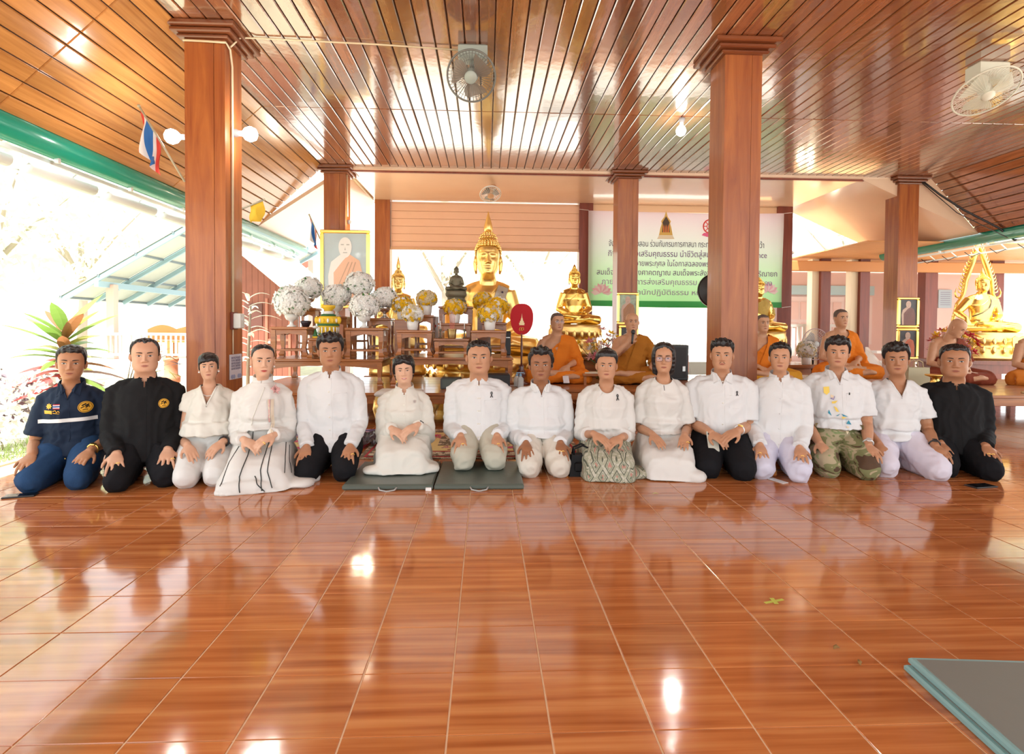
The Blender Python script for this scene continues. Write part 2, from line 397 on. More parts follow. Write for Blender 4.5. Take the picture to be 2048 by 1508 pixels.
def folds(V, F, seed, amp, lx, half):
    """garment creases: vertical drape on the trunk, cross creases on the sleeves"""
    N = vnormals(V, F); w = np.stack([sines(V, seed+11*k, 3., 4) for k in range(3)], 1)*.035
    A = (V+w)*np.array([1.5,1.2,.42]); B = (V+w)*np.array([.6,.7,1.5])
    sv = 1-np.abs(sines(A, seed+1, 6.5, 4))*1.1; sh = 1-np.abs(sines(B, seed+2, 8., 4))*1.1; fine = 1-np.abs(sines(V+w, seed+3, 11., 5))
    m = np.clip((np.abs(V[:,0]-lx)-half+.03)/.05, 0, 1)
    return V+N*(amp*(sv*(1-m)*1.3+sh*m*.75)+amp*.45*fine-amp*.4)[:,None]
def wrinkle(V, F, seed, amp, freq=9.):
    """soft folds: domain-warped ridges"""
    w = np.stack([sines(V, seed+11*k, freq*.35, 4) for k in range(3)], 1)*.04
    s = sines(V+w, seed+5, freq*.55, 5); s2 = sines(V+w*1.5, seed+9, freq*1.5, 5)
    return V+vnormals(V, F)*(amp*1.5*(.8-np.abs(s)*1.15)+amp*.55*(.8-np.abs(s2)))[:,None]
def mkobj(name, V, F, mats, parent, smooth=True, mi=None):
    me = bpy.data.meshes.new(name); me.from_pydata([tuple(p) for p in V], [], F)
    if not isinstance(mats, (list, tuple)): mats = [mats]
    for m in mats: me.materials.append(m)
    if mi is not None: me.polygons.foreach_set('material_index', mi)
    if smooth: me.polygons.foreach_set('use_smooth', [True]*len(me.polygons))
    o = bpy.data.objects.new(name, me); COL.objects.link(o); o.parent = parent; return o
def rings_loft(mb, R, n=22, p=.92):
    """horizontal superellipse rings (cx,cy,z,rx,ry)"""
    V = []
    for cx, cy, z, rx, ry in R:
        for j in range(n):
            a = 2*math.pi*j/n; c, s = math.cos(a), math.sin(a)
            V.append((cx+rx*math.copysign(abs(c)**p, c), cy+ry*math.copysign(abs(s)**p, s), z))
    k = len(R); F = [(i*n+j, i*n+(j+1) % n, (i+1)*n+(j+1) % n, (i+1)*n+j) for i in range(k-1) for j in range(n)]
    F += [tuple(range(n-1,-1,-1)), tuple((k-1)*n+j for j in range(n))]
    return mb.add(V, F)
# ---- head -----------------------------------------------------------------
HR = np.array([(-.15,.066,.050,.078),(-.12,.058,.044,.070),(-.05,.056,.042,.068),(-.030,.055,.042,.068),(-.016,.053,.054,.069),(-.006,.0490,.073,.070),(.004,.0500,.083,.073),(.016,.0550,.0885,.076),
  (.03,.0615,.0895,.079),(.05,.0675,.089,.084),(.075,.0700,.088,.089),(.1,.0725,.087,.094),(.13,.0745,.0885,.097),(.155,.0750,.0875,.097),(.178,.0715,.080,.092),(.198,.061,.064,.078),(.212,.045,.045,.056),(.221,.025,.025,.032),(.225,.002,.002,.003)])
def head_rings(z):
    return [np.interp(z, HR[:,0], HR[:,k]) for k in (1,2,3)]
def head_points(zs, th, P, feat=True):
    a, f, b = head_rings(zs)
    k = np.ones(3)/3
    a, f, b = [np.r_[q[0], np.convolve(q, k, 'valid'), q[-1]] for q in (a, f, b)]
    jaw = P.get('jaw', 1.); wid = P.get('wid', 1.)
    a = a*wid*(1+(jaw-1)*np.clip((.075-zs)/.05, 0, 1)*np.clip((zs+.06)/.04, 0, 1))
    Z, TH = np.meshgrid(zs, th, indexing='ij'); A, Fr, B = [q[:,None] for q in (a, f, b)]
    c, s = np.cos(TH), np.sin(TH)
    ex = .86
    X = A*np.sign(s)*np.abs(s)**ex; Y = -np.where(c > 0, Fr, B)*np.sign(c)*np.abs(c)**np.where(c > 0, .80, .95)
    if feat:
        front = np.clip(c*1.6, 0, 1); ax = np.abs(X)
        g = lambda x0, z0, sx, sz: np.exp(-((ax-x0)/sx)**2-((Z-z0)/sz)**2)
        nh = P.get('nose', 1.); nz = np.interp(Z, [.060,.069,.074,.080,.100,.128,.142], [0,.002,.015,.0185,.0125,.005,.001])*nh
        nw = np.interp(Z, [.06,.075,.10,.13], [.014,.0125,.0085,.0095])*P.get('nosew', 1.)
        D = nz*np.exp(-(X/nw)**2)+.0075*g(.0135, .0755, .0065, .0065)
        D -= .0065*g(.031, .114, .0165, .0115); D += .0035*g(.030, .135, .022, .008)
        D += .0045*g(0, .0455, .021, .012)-.0028*g(0, .0462, .022, .0022)-.002*g(0, .033, .02, .005)
        D += .004*g(0, .012, .017, .012)+.0045*g(.043, .082, .018, .018)*P.get('cheek', 1.)
        D += .0022*g(.031, .114, .0125, .0055)
        if P.get('old', 0): D -= P['old']*.0018*np.exp(-((ax-(.022+(.075-Z)*.35))/.0028)**2)*((Z > .035) & (Z < .078)); D -= P['old']*.0012*g(.031,.101,.016,.003)
        Y = Y-D*front
    return X, Y, Z
def make_head(P):
    """returns V, F, material index (0 skin, 1 lips), chin at z=0, face to -y"""
    zs = np.unique(np.round(np.r_[np.linspace(-.15,.0,14), np.linspace(.004,.03,8), np.linspace(.03,.145,58), np.linspace(.15,.2,12), np.linspace(.203,.225,9)], 5))
    u = np.linspace(-1, 1, 81)[:-1]; th = np.pi*np.sign(u)*np.abs(u)**1.35
    X, Y, Z = head_points(zs, th, P); nr, nt = X.shape
    V = np.stack([X, Y, Z], -1).reshape(-1,3)
    i, j = np.meshgrid(np.arange(nr-1), np.arange(nt), indexing='ij'); j2 = (j+1) % nt
    F = np.stack([i*nt+j, i*nt+j2, (i+1)*nt+j2, (i+1)*nt+j], -1).reshape(-1,4)
    c = V[F].mean(1); lw = P.get('lipw', .0235)
    dz = c[:,2]-.0460-P.get('smile', 0)*6*c[:,0]**2; sh = np.clip(1-(np.abs(c[:,0])/lw)**1.6, 0, 1)
    mi = ((c[:,1] < 0) & (np.abs(c[:,0]) < lw) & (dz < .0068*sh) & (dz > -.0085*sh)).astype(int)
    F = [tuple(f) for f in F.tolist()]; F += [tuple(range(nt-1,-1,-1)), tuple((nr-1)*nt+k for k in range(nt))]; mi = list(mi)+[0,0]
    o = len(V); E = MB()
    for s in (-1, 1):
        R = RZ(s*.35) @ RX(-.15)
        E.ball((s*.0735*P.get('wid',1), .010, .100), (.0085,.0185,.031), 12, 8, rot=R)
        E.torus((s*.0795*P.get('wid',1), .013, .103), .0215, .0045, 14, 6, rot=R @ RY(math.pi/2), sy=.68)
        E.ball((s*.0745*P.get('wid',1), .004, .078), (.006,.008,.010), 8, 6)
    V = np.vstack([V, np.array(E.v)]); F += [tuple(q+o for q in f) for f in E.f]; mi += [0]*len(E.f)
    return V, F, mi
def face_bits(P, V, F, parent, T, skinmats):
    """eyes, brows, teeth, glasses laid on the face; T maps head space to person space"""
    bv = BVHTree.FromPolygons([tuple(v) for v in V], F)
    def fy(x, z):
        h = bv.ray_cast(Vector((x,-.4,z)), Vector((0,1,0)), .42)
        return h[0].y if h[0] is not None else -.07
    op = P.get('eye', 1.); dx = P.get('gaze', 0.)
    for s in (-1, 1):
        b = MB(); n = 14; cx, cz = s*.0315, .1135
        hw, hh = .0142, .0043*op
        def edge(t, up):   # almond
            x = cx+hw*t; zz = (1-abs(t)**2.2)
            return x, cz+(hh*1.25 if up else -hh)*zz + s*t*.0012
        rows = []
        for r in range(6):
            q = r/5
            row = []
            for k in range(n+1):
                t = -1+2*k/n; x, z0 = edge(t, False); _, z1 = edge(t, True); z = z0+(z1-z0)*q
                row.append((x, fy(x, z)-.0016-.0012*(1-t*t)*(1-(2*q-1)**2), z))
            rows.append(row)
        Vv = [p for row in rows for p in row]; Ff = []; mi = []
        for r in range(5):
            for k in range(n):
                Ff.append((r*(n+1)+k, r*(n+1)+k+1, (r+1)*(n+1)+k+1, (r+1)*(n+1)+k))
                mx = (rows[r][k][0]+rows[r+1][k+1][0])/2-cx-dx*.006; mz = (rows[r][k][2]+rows[r+1][k+1][2])/2-cz-.0006
                mi.append(1 if mx*mx+mz*mz*.9 < .0060**2 else 0)
        mkobj('eye', [T @ Vector(p) for p in Vv], Ff, [MATS['eye_white'], MATS['iris']], parent, True, mi)
        b = MB(); pts = []
        for k in range(9):
            t = -1.06+2.12*k/8; x, z = edge(max(-1,min(1,t)), True); x = cx+hw*t; pts.append((x, fy(x, z)-.0022, z+.0003))
        b.tube(pts, [.0004]+[.0011]*7+[.0004], 5)
        mkobj('eyelid_line', [T @ Vector(p) for p in b.v], b.f, MATS['lash'], parent)
        b = MB(); pts = []; bz = .1335+P.get('brow', 0)
        for k in range(9):
            q = k/8; x = s*(.013+.036*q); z = bz+.0045*math.sin(q*2.2)-.001*q; pts.append((x, fy(x, z)-.0006, z))
        w = P.get('browt', 1.15)
        b.tube(pts, [.0022*w,.0028*w,.0031*w,.0031*w,.003*w,.0027*w,.0022*w,.0016*w,.0007], 6, flat=(1,.45), up=(0,0,1))
        mkobj('eyebrow', [T @ Vector(p) for p in b.v], b.f, MATS['hair_grey' if P.get('greybrow') else 'brow'], parent)
    pts = [(x, fy(x, .0462+P.get('smile',0)*6*x*x)-.0006, .0462+P.get('smile',0)*6*x*x) for x in np.linspace(-.021,.021,9)]
    b = MB()
    if P.get('teeth'):
        for sgn in (0,):
            V2 = []
            for x in np.linspace(-.0165,.0165,9):
                h = .0036*(1-(x/.0175)**2)
                zc = .0462+P.get('smile',0)*6*x*x
                V2 += [(x, fy(x, zc)-.0028, zc-h), (x, fy(x, zc)-.0028, zc+h*.7)]
            mkobj('teeth', [T @ Vector(p) for p in V2], [(2*k,2*k+2,2*k+3,2*k+1) for k in range(8)], MATS['eye_white'], parent)
    else:
        b.tube(pts, [.0004]+[.0012]*7+[.0004], 5); mkobj('mouth_line', [T @ Vector(p) for p in b.v], b.f, MATS['mouth_dark'], parent)
    if P.get('moustache'):
        b = MB()
        for s in (-1, 1): b.tube([(s*x, fy(s*x, z)-.0002, z) for x, z in ((.003,.0605),(.010,.0595),(.017,.055),(.022,.049))], [.002,.0026,.0022,.0008], 6, flat=(1,.3), up=(0,0,1))
        mkobj('moustache', [T @ Vector(p) for p in b.v], b.f, MATS['brow'], parent)
    if P.get('glasses'):
        b = MB(); L = MB()
        for s in (-1, 1):
            c = (s*.033, -.1045, .111)
            pts = []
            for k in range(24):
                a = 2*math.pi*k/24; pts.append((c[0]+.0245*math.copysign(abs(math.cos(a))**.7, math.cos(a)), c[1]+.004*abs(math.cos(a)), c[2]+.0185*math.copysign(abs(math.sin(a))**.7, math.sin(a))))
            b.tube(pts+[pts[0]], .0013, 5, cap=False)
            b.tube([(s*.0575,-.1005,.118),(s*.076,-.06,.116),(s*.082,.012,.112)], .0013, 5)
            L.add(pts, [tuple(range(24))])
        b.tube([(-.0085,-.104,.115),(0,-.107,.118),(.0085,-.104,.115)], .0013, 5)
        g = mkobj('glasses', [T @ Vector(p) for p in b.v], b.f, MATS[P['glasses']], parent)
        mkobj('lens', [T @ Vector(p) for p in L.v], L.f, MATS['lens'], g, False)
def make_hair(P, parent, T, style):
    """shell over the scalp; style gives hairline and thickness"""
    S = style; zlo = S.get('zlo', -.02)
    zs = np.unique(np.r_[np.linspace(zlo, .19, 44), np.linspace(.19,.225,16)])
    th = np.linspace(-np.pi, np.pi, 97)[:-1]
    zb = np.maximum(zs, .055) if S.get('long') else zs
    X, Y, _ = head_points(zb, th, P, False); Z = np.repeat(zs[:,None], len(th), 1)
    if S.get('long'):
        d = np.clip((.055-zs)/.08, 0, 1)[:,None]; X = X*(1-.10*d); Y = Y*(1-.10*d)
    C = np.array([0, .008, .105]); D = np.stack([X, Y, Z], -1)-C
    if S.get('long'): D[...,2] *= np.where(Z < .1, 0, 1)
    D /= np.linalg.norm(D, axis=-1, keepdims=True).clip(1e-6)
    at_ = np.abs(th)*180/np.pi
    zl = np.interp(at_, S['ang'], S['line'])[None,:].repeat(len(zs), 0)
    if 'side' in S: zl = zl+S['side']*np.sin(th)[None,:]*np.clip(1-at_/90, 0, 1)[None,:]
    rj = np.random.RandomState(S.get('seed', 3)); jag = np.interp(np.arange(96), np.arange(0,97,2), rj.normal(size=49)*S.get('jag', .003))
    m = np.clip((Z-zl-jag[None,:])/S.get('ramp', .014), 0, 1); m = m*m*(3-2*m)
    ttop, tside = S.get('top', .016), S.get('sidet', .008)
    t = tside+(ttop-tside)*np.clip((Z-.12)/.075, 0, 1)
    if 'back' in S: t = t+S['back']*np.clip(-np.cos(th), 0, 1)[None,:]*np.clip((Z-.02)/.06, 0, 1)
    if 'quiff' in S: t = t+S['quiff']*np.clip(np.cos(th), 0, 1)[None,:]**2*np.clip((Z-.165)/.03, 0, 1)
    Pn = np.stack([X, Y, Z], -1).reshape(-1,3)
    nz = sines(Pn*np.array([1,1,.35]), S.get('seed', 3), S.get('freq', 45.), 6).reshape(Z.shape)
    t = t*(1+S.get('noise', .16)*nz)
    if S.get('part') is not None:
        t = t-.006*np.exp(-((X-S['part'])/.006)**2)*(Z > .17)
    off = t*m-.012*(1-m)
    Q = np.stack([X, Y, Z], -1)+D*off[...,None]
    nr, nt = Z.shape; V = Q.reshape(-1,3)
    F = [(i*nt+j, i*nt+(j+1) % nt, (i+1)*nt+(j+1) % nt, (i+1)*nt+j) for i in range(nr-1) for j in range(nt)]
    mm = m.reshape(-1); F = [f for f in F if max(mm[q] for q in f) > .02]
    F += [tuple((nr-1)*nt+k for k in range(nt))]
    b = MB(); b.add(V, F)
    for c, r in S.get('buns', []): b.ball(c, r, 14, 10)
    return mkobj('hair', [T @ Vector(p) for p in b.v], b.f, MATS[S.get('mat', 'hair_black')], parent)
ANG = [0, 25, 45, 60, 72, 84, 95, 115, 135, 180]
HAIR = {
 'short':   dict(ang=ANG, line=[.182,.181,.178,.168,.140,.095,.130,.075,.040,.020], top=.017, sidet=.006),
 'crew':    dict(ang=ANG, line=[.186,.186,.180,.164,.138,.105,.130,.085,.055,.035], top=.013, sidet=.0035, noise=.22, freq=70),
 'receding':dict(ang=ANG, line=[.196,.202,.204,.186,.146,.100,.130,.080,.050,.030], top=.012, sidet=.006, noise=.25),
 'fade':    dict(ang=ANG, line=[.181,.181,.178,.166,.146,.125,.135,.105,.085,.070], top=.025, sidet=.0035, noise=.26, freq=60, quiff=.006),
 'thick':   dict(ang=ANG, line=[.168,.172,.174,.164,.140,.100,.128,.080,.045,.025], top=.026, sidet=.010, noise=.22, quiff=.006),
 'swept':   dict(ang=ANG, line=[.186,.184,.178,.166,.142,.098,.130,.078,.045,.025], top=.018, sidet=.008, noise=.2, quiff=.006, side=.008),
 'wavy':    dict(ang=ANG, line=[.180,.186,.188,.168,.136,.085,.120,.070,.040,.015], top=.022, sidet=.012, noise=.35, freq=40, quiff=.007),
 'pulled':  dict(ang=ANG, line=[.186,.183,.176,.164,.146,.115,.128,.085,.060,.050], top=.010, sidet=.005, noise=.03, part=0., buns=[((0,.115,.10),(.035,.03,.035))], ramp=.032, jag=.001),
 'pixie':   dict(ang=ANG, line=[.172,.164,.156,.144,.118,.070,.080,.030,.005,-.01], top=.025, sidet=.017, noise=.20, side=-.012, seed=5),
 'bangs':   dict(ang=ANG, line=[.152,.148,.142,.134,.118,.078,.085,.040,.020,.010], top=.017, sidet=.010, noise=.12, side=.016, seed=8, buns=[((.0,.115,.085),(.03,.028,.06))]),
 'volume':  dict(ang=ANG, line=[.176,.174,.170,.158,.138,.108,.126,.080,.050,.040], top=.026, sidet=.010, noise=.05, back=.014, ramp=.038, jag=.0012, buns=[((0,.118,.10),(.04,.03,.04))]),
 'bob':     dict(ang=[0,20,40,56,66,76,90,120,180], line=[.190,.186,.176,.150,.090,-.005,-.03,-.035,-.035], top=.017, sidet=.024, noise=.08, long=True, zlo=-.03, ramp=.02, part=.012, seed=4),
 'shaved':  dict(ang=ANG, line=[.180,.180,.176,.166,.144,.110,.130,.085,.055,.035], top=.0022, sidet=.0018, noise=.1, mat='hair_stubble', jag=.001, ramp=.006),
}
# ---- hands ------------------------------------------------------------------
def hand(mb, wrist, fdir, up, th, s=1., curl=(.25,.35,.3), spread=.16, palm=None):
    fdir = Vector(fdir).normalized(); up = (Vector(up)-fdir*Vector(up).dot(fdir)).normalized(); xd = fdir.cross(up)
    W = Vector(wrist)
    def w(p): return W+(xd*p[0]+fdir*p[1]+up*p[2])*s
    mb.tube([w((0,-.02,0)), w((0,.005,0)), w((th*.002,.035,0)), w((th*.001,.07,-.001)), w((0,.092,-.004)), w((0,.098,-.006))], [.028*s,.028*s,.038*s,.042*s,.040*s,.030*s], 12, flat=[(.66,1),(.62,1),(.42,1),(.36,1),(.30,1),(.2,1)], up=up)
    tips = []
    for k, (bx, L, r) in enumerate(((-.0300,.070,.0078),(-.0105,.087,.0085),(.0105,.094,.0087),(.0305,.084,.0086))):
        x = bx*(-1 if th < 0 else 1)
        sp = bx/.03*spread*(-1 if th < 0 else 1)
        p = Vector((x, .080 if k else .074, -.004)); pts = [w(p)]; a = 0
        pts[0] = w(p-Vector((0,.02,0)))
        pts.append(w(p+Vector((0,.008,0)))); p = p+Vector((0,.008,0))
        for c, f in zip(curl, (.46,.30,.24)):
            a += c+(.06 if k == 0 else 0); p = p+Vector((math.sin(sp), math.cos(sp)*math.cos(a), -math.cos(sp)*math.sin(a)))*(L*f); pts.append(w(p))
        mb.tube(pts, [r*s*1.05,r*s*1.12,r*s*1.02,r*s*.95,r*s*.72], 8); mb.ball(pts[-1], r*s*.74, 8, 6)
        tips.append((pts[1], pts[2]))
    p = Vector((th*.020, .018, -.006)); pts = [w(p)]
    for d, L in (((th*.72,.66,-.18),.034),((th*.50,.84,-.22),.030),((th*.22,.94,-.28),.024)):
        p = p+Vector(d).normalized()*L; pts.append(w(p))
    mb.tube(pts, [.0145*s,.0120*s,.0105*s,.0080*s], 8); mb.ball(pts[-1], .0082*s, 8, 6)
    return tips
def ik(a, b, L1, L2, pole):
    a, b = Vector(a), Vector(b); d = b-a; D = min(d.length, (L1+L2)*.995); d.normalize()
    x = (L1*L1-L2*L2+D*D)/(2*D); h = math.sqrt(max(L1*L1-x*x, 0)); p = Vector(pole); p = (p-d*p.dot(d)).normalized()
    return a+d*x+p*h
class Cloth:
    """surface lookups on a garment, for things lying on its front"""
    def __init__(s, V, F): s.bv = BVHTree.FromPolygons([tuple(v) for v in V], F)
    def y(s, x, z, default=.3):
        h = s.bv.ray_cast(Vector((x,-1.5,z)), Vector((0,1,0)), 3.)
        return h[0].y if h[0] is not None else default
    def patch(s, name, outline, m, parent, off=.003, sub=1):
        c = np.mean(outline, axis=0); n = len(outline); V = [(c[0], s.y(c[0], c[1])-off, c[1])]; R = 2; F = []
        for r in range(1, R+1):
            for p in outline:
                x, z = c+(np.array(p)-c)*r/R; V.append((x, s.y(x, z)-off, z))
        F = [(0,1+k,1+(k+1) % n) for k in range(n)]+[(1+k,1+n+k,1+n+(k+1) % n,1+(k+1) % n) for k in range(n)]
        return mkobj(name, V, F, m, parent)
    def line(s, name, pts, r, m, parent, off=.001, closed=False, step=.02, flat=None):
        q = []
        for a, b in zip(pts[:-1], pts[1:]):
            k = max(1, int(math.hypot(b[0]-a[0], b[1]-a[1])/step))
            q += [(a[0]+(b[0]-a[0])*i/k, a[1]+(b[1]-a[1])*i/k) for i in range(k)]
        q.append(pts[-1]); b = MB(); b.tube([(x, s.y(x, z)-off, z) for x, z in q], r, 6); return mkobj(name, b.v, b.f, m, parent)
    def strip(s, name, p0, p1, w, m, parent, off=.003, n=12):
        V = []
        for k in range(n+1):
            t = k/n; x = p0[0]+(p1[0]-p0[0])*t; z = p0[1]+(p1[1]-p0[1])*t
            dx, dz = p1[0]-p0[0], p1[1]-p0[1]; L = math.hypot(dx, dz); nx, nz = -dz/L*w/2, dx/L*w/2
            for g in (-1, 1): V.append((x+nx*g, s.y(x+nx*g, z+nz*g)-off, z+nz*g))
        return mkobj(name, V, [(2*k,2*k+2,2*k+3,2*k+1) for k in range(n)], m, parent)
def disc(c, r, n=16, sx=1.): return [(c[0]+r*sx*math.cos(2*math.pi*k/n), c[1]+r*math.sin(2*math.pi*k/n)) for k in range(n)]
SKIN = {}
def skin(name, col):
    m, N, L, b = _mat('skin_'+name); b.inputs['Roughness'].default_value = .42
    tc = N.new('ShaderNodeTexCoord'); ns = N.new('ShaderNodeTexNoise'); ns.inputs['Scale'].default_value = 16; ns.inputs['Detail'].default_value = 4
    L.new(tc.outputs['Object'], ns.inputs['Vector']); mx = N.new('ShaderNodeMix'); mx.data_type = 'RGBA'
    mx.inputs['A'].default_value = (col[0]*.90, col[1]*.84, col[2]*.80, 1); mx.inputs['B'].default_value = (min(1,col[0]*1.08), col[1]*1.10, col[2]*1.12, 1)
    L.new(ns.outputs['Fac'], mx.inputs['Factor']); L.new(mx.outputs['Result'], b.inputs['Base Color'])
    b.inputs['Specular IOR Level'].default_value = .3
    lp = mat('lips_'+name, (col[0]*.72, col[1]*.46, col[2]*.50), .4); SKIN[name] = [m, lp]
skin('fair', (.66,.40,.27)); skin('light', (.60,.345,.225)); skin('mid', (.52,.275,.160)); skin('tan', (.43,.21,.112)); skin('dark', (.33,.148,.074)); skin('monk', (.58,.325,.195))
SKIN["fair_red"] = [SKIN['fair'][0], mat('lips_red', (.50,.07,.06), .3)]
mat('eye_white', (.66,.62,.58), .25); mat('iris', (.018,.010,.007), .12); mat('lash', (.02,.014,.012), .6); mat('brow', (.045,.028,.02), .8); mat('mouth_dark', (.16,.05,.04), .6)
mat('hair_black', (.012,.010,.010), .38, bump=.5, bscale=90, stretch=(1,1,.15)); mat('hair_brown', (.030,.018,.013), .42, bump=.5, bscale=90, stretch=(1,1,.15)); mat('hair_grey', (.10,.09,.085), .5); mat('hair_stubble', (.12,.085,.07), .7)
mat('frame_brown', (.10,.035,.02), .3); mat('frame_clear', (.55,.55,.55), .2, .8); mat('lens', (.75,.75,1.0), .05, alpha=.18)
M_RING = M_GOLD2
def torso_rings(sw, zc, fat, hem, hipw=.175, lx=0., k=1., bust=0., cut=None, d=0.):
    zs = zc-.116; z0 = hem
    R = [(0, .40, hem, hipw*fat, .145*fat), (0, .415, hem+.08, hipw*.97*fat, .140*fat), (lx*.3, .425, .26+.02, (.150 if not bust else .135)*fat, .120*fat**1.5),
         (lx*.6, .425-.01*(fat-1), .37, (.152 if not bust else .132)*fat, .116*fat**1.3), (lx*.9, .418-bust*.5, zs-.08, min(sw-.062,.175), .118+bust*.5), (lx, .420, zs-.02, sw-.068, .106),
         (lx, .425, zs+.022, sw-.095, .094), (lx, .422, zc-.074, .092, .080), (lx, .418, zc-.056, .070, .068), (lx, .415, zc-.042, .061, .064)]
    R = [r for r in R if r[2] >= hem-1e-6]
    R.sort(key=lambda r: r[2])
    return [(r[0], r[1]+d, r[2], r[3]*k, r[4]*k) for r in R]
def person(P):
    X, Y = P['at']; z0 = P.get('z', 0); hx = P['hx']
    rz = -math.atan2(hx, .42)
    t = thing('person', P['label'], 'person', (X, Y, z0), rz, None)
    zt, zc = P['zt']-z0, P['zc']-z0; sw = P['sw']; kn = P['kn']/max(.8, math.cos(rz)); lx = P.get('lx', 0.); fat = P.get('fat', 1.); fem = P.get('fem', False)
    sk = SKIN[P['skin']]; hr = HAIR[P['hair']] if isinstance(P['hair'], str) else P['hair']; seed = P.get('seed', 1)
    hs = (zt-zc-hr['top']*.85)/.225
    F = P.get('face', {})
    # ---- head
    V, Fc, mi = make_head(F)
    cang = math.atan2(-(X+hx*.9), Y+.38); hy = (cang-rz)*P.get('look', .9)+P.get('yaw', 0)
    hc = Vector((lx+P.get('hdx', 0), P.get('hdy', .392), zc))
    T = Matrix.Translation(hc) @ (RZ(hy) @ RY(P.get('roll', 0)) @ RX(P.get('pitch', .02))).to_4x4() @ Matrix.Scale(hs, 4) @ Matrix.Diagonal((P.get('headw', 1.0 if fem else 1.05), 1., 1., 1.))
    HV = [T @ Vector(p) for p in V]
    # ---- arms
    zs = zc-.116; arms = []; fine = MB()
    L1, L2 = P.get('arm', (.275, .235)); gap = []
    hands = P['hands']
    for s, hd in zip((-1, 1), hands):
        S = Vector((lx+s*(sw-.060), .430, zs-.022)); W = Vector(hd['w']); fd = Vector(hd['d'])
        E_ = ik(S, W, L1, L2, (s*P.get('elb', .28), .8, -.3))
        arms.append((S, E_, W)); af = P.get('armf', 1.)*(.88 if fem else 1.); cv = {'long':(.66,.74,.80,.85),'three':(.66,.74,.85,.9),'short':(.70,.78,1.,1.),'cap':(.85,.95,1.,1.)}[P['top']['sleeve']]
        fine.tube([S, S.lerp(E_, .3), S.lerp(E_, .8), E_, E_.lerp(W, .3), E_.lerp(W, .75), W-fd.normalized()*.005, W+fd.normalized()*.02],
                  [.048*af*cv[0],.047*af*cv[1],.041*af*cv[2],.037*af*cv[3],.039*af,.031*af,.0255*af,.024*af], 12)
        sc = P.get('hands_s', .97)*(.90 if fem else 1.)
        gap.append(hand(fine, W, fd, hd.get('u', (0,-.25,1)), hd.get('th', -s), sc, hd.get('c', (.22,.42,.30)), hd.get('sp', .15)))
    AV, AF, _ = remesh(fine, .0052, 2)
    # ---- torso, legs
    core = MB(); rings_loft(core, [(a_, b_+.012*(c_ < zs-.05), c_, d_*(.90 if c_ < zs-.05 else 1), e_*(.80 if c_ < zs-.05 else 1)) for a_, b_, c_, d_, e_ in torso_rings(sw, zc, fat, .30, .14, lx, .91, bust=.02 if fem else 0)])
    core.ball((0,.46,.25), (.12,.09,.12), 14, 8)
    for s in (-1, 1):
        H = Vector((s*.085, .44, .195)); K = Vector((s*kn, .10, .080)); A = Vector((s*.075, .50, .05))
        core.tube([H, H.lerp(K, .5), K, K+Vector((0,-.02,-.01))], [.065,.060,.045,.03], 12)
        core.tube([K, K.lerp(A, .4), A, A+Vector((s*-.02,.13,-.015))], [.042,.045,.036,.03], 10)
    BV, BF, _ = remesh(core, .017, 2)
    o1 = len(HV); o2 = o1+len(AV)
    allV = [tuple(p) for p in HV]+[tuple(p) for p in AV]+[tuple(p) for p in BV]
    allF = list(Fc)+[tuple(q+o1 for q in f) for f in AF]+[tuple(q+o2 for q in f) for f in BF]
    body = mkobj('body', allV, allF, sk, t, True, list(mi)+[0]*(len(AF)+len(BF)))
    face_bits(F, V, Fc, t, T, sk)
    make_hair(F, t, T, hr)
    # ---- lower garment
    B = P['bottom']; bm_ = MB(); lowV = None
    if B['type'] == 'trousers':
        hf = B.get('fat', 1.)
        for s in (-1, 1):
            H = Vector((s*.088, .43, .205)); K = Vector((s*kn, .085, .080)); A = Vector((s*.085, .50, .052))
            bm_.tube([H, H.lerp(K, .35), H.lerp(K, .75), K, K+Vector((0,-.040,-.012)), K+Vector((0,-.072,-.022))], [.106*hf,.098*hf,.083*hf,.073*hf,.062*hf,.032*hf], 16)
            bm_.tube([K+Vector((0,-.02,-.02)), K.lerp(A, .4), A+Vector((0,-.02,0)), A+Vector((0,.02,0))], [.066*hf,.072*hf,.058*hf,.055*hf], 12)
        bm_.ball((0,.45,.185), (.172*fat,.135,.115), 18, 12)
        rings_loft(bm_, [(0,.43,.16,.17*fat,.13*fat),(lx*.2,.43,.20,.160*fat,.125*fat),(lx*.4,.425,B.get('top', .235),.150*fat,.124*fat**1.4)])
        V2, F2, _ = remesh(bm_, .0105, 2); V2 = wrinkle(V2, F2, seed*7+1, B.get('wr', .0045), B.get('wf', 7.))
        V2[:,2] = np.maximum(V2[:,2], .003); lowV = (V2, F2)
        low = mkobj('trousers', V2, F2, B['mat'], t)
        for s in (-1, 1):
            fb = MB(); fb.tube([(s*.08,.50,.05),(s*.07,.56,.045),(s*.05,.66,.03),(s*.05,.70,.028)], [.04,.042,.036,.02], 10, flat=(.8,1.1))
            fb.build('sock' if B.get('sock') else 'foot', B.get('sock', sk[0]), t, True)
    else:
        w0 = B.get('w', .185); ys = [-.02,-.005,.02,.07,.14,.22,.30,.38,.46,.54,.60,.64]; hh = [.05,.105,.15,.178,.196,.215,.245,.275,.285,.24,.15,.05]
        ww = [.62,.76,.86,.92,.96,1.,1.02,1.04,1.04,1.0,.9,.7]; V = []; n = 40
        fl_, fk = B.get('flare', .15), B.get('folds', 0.)
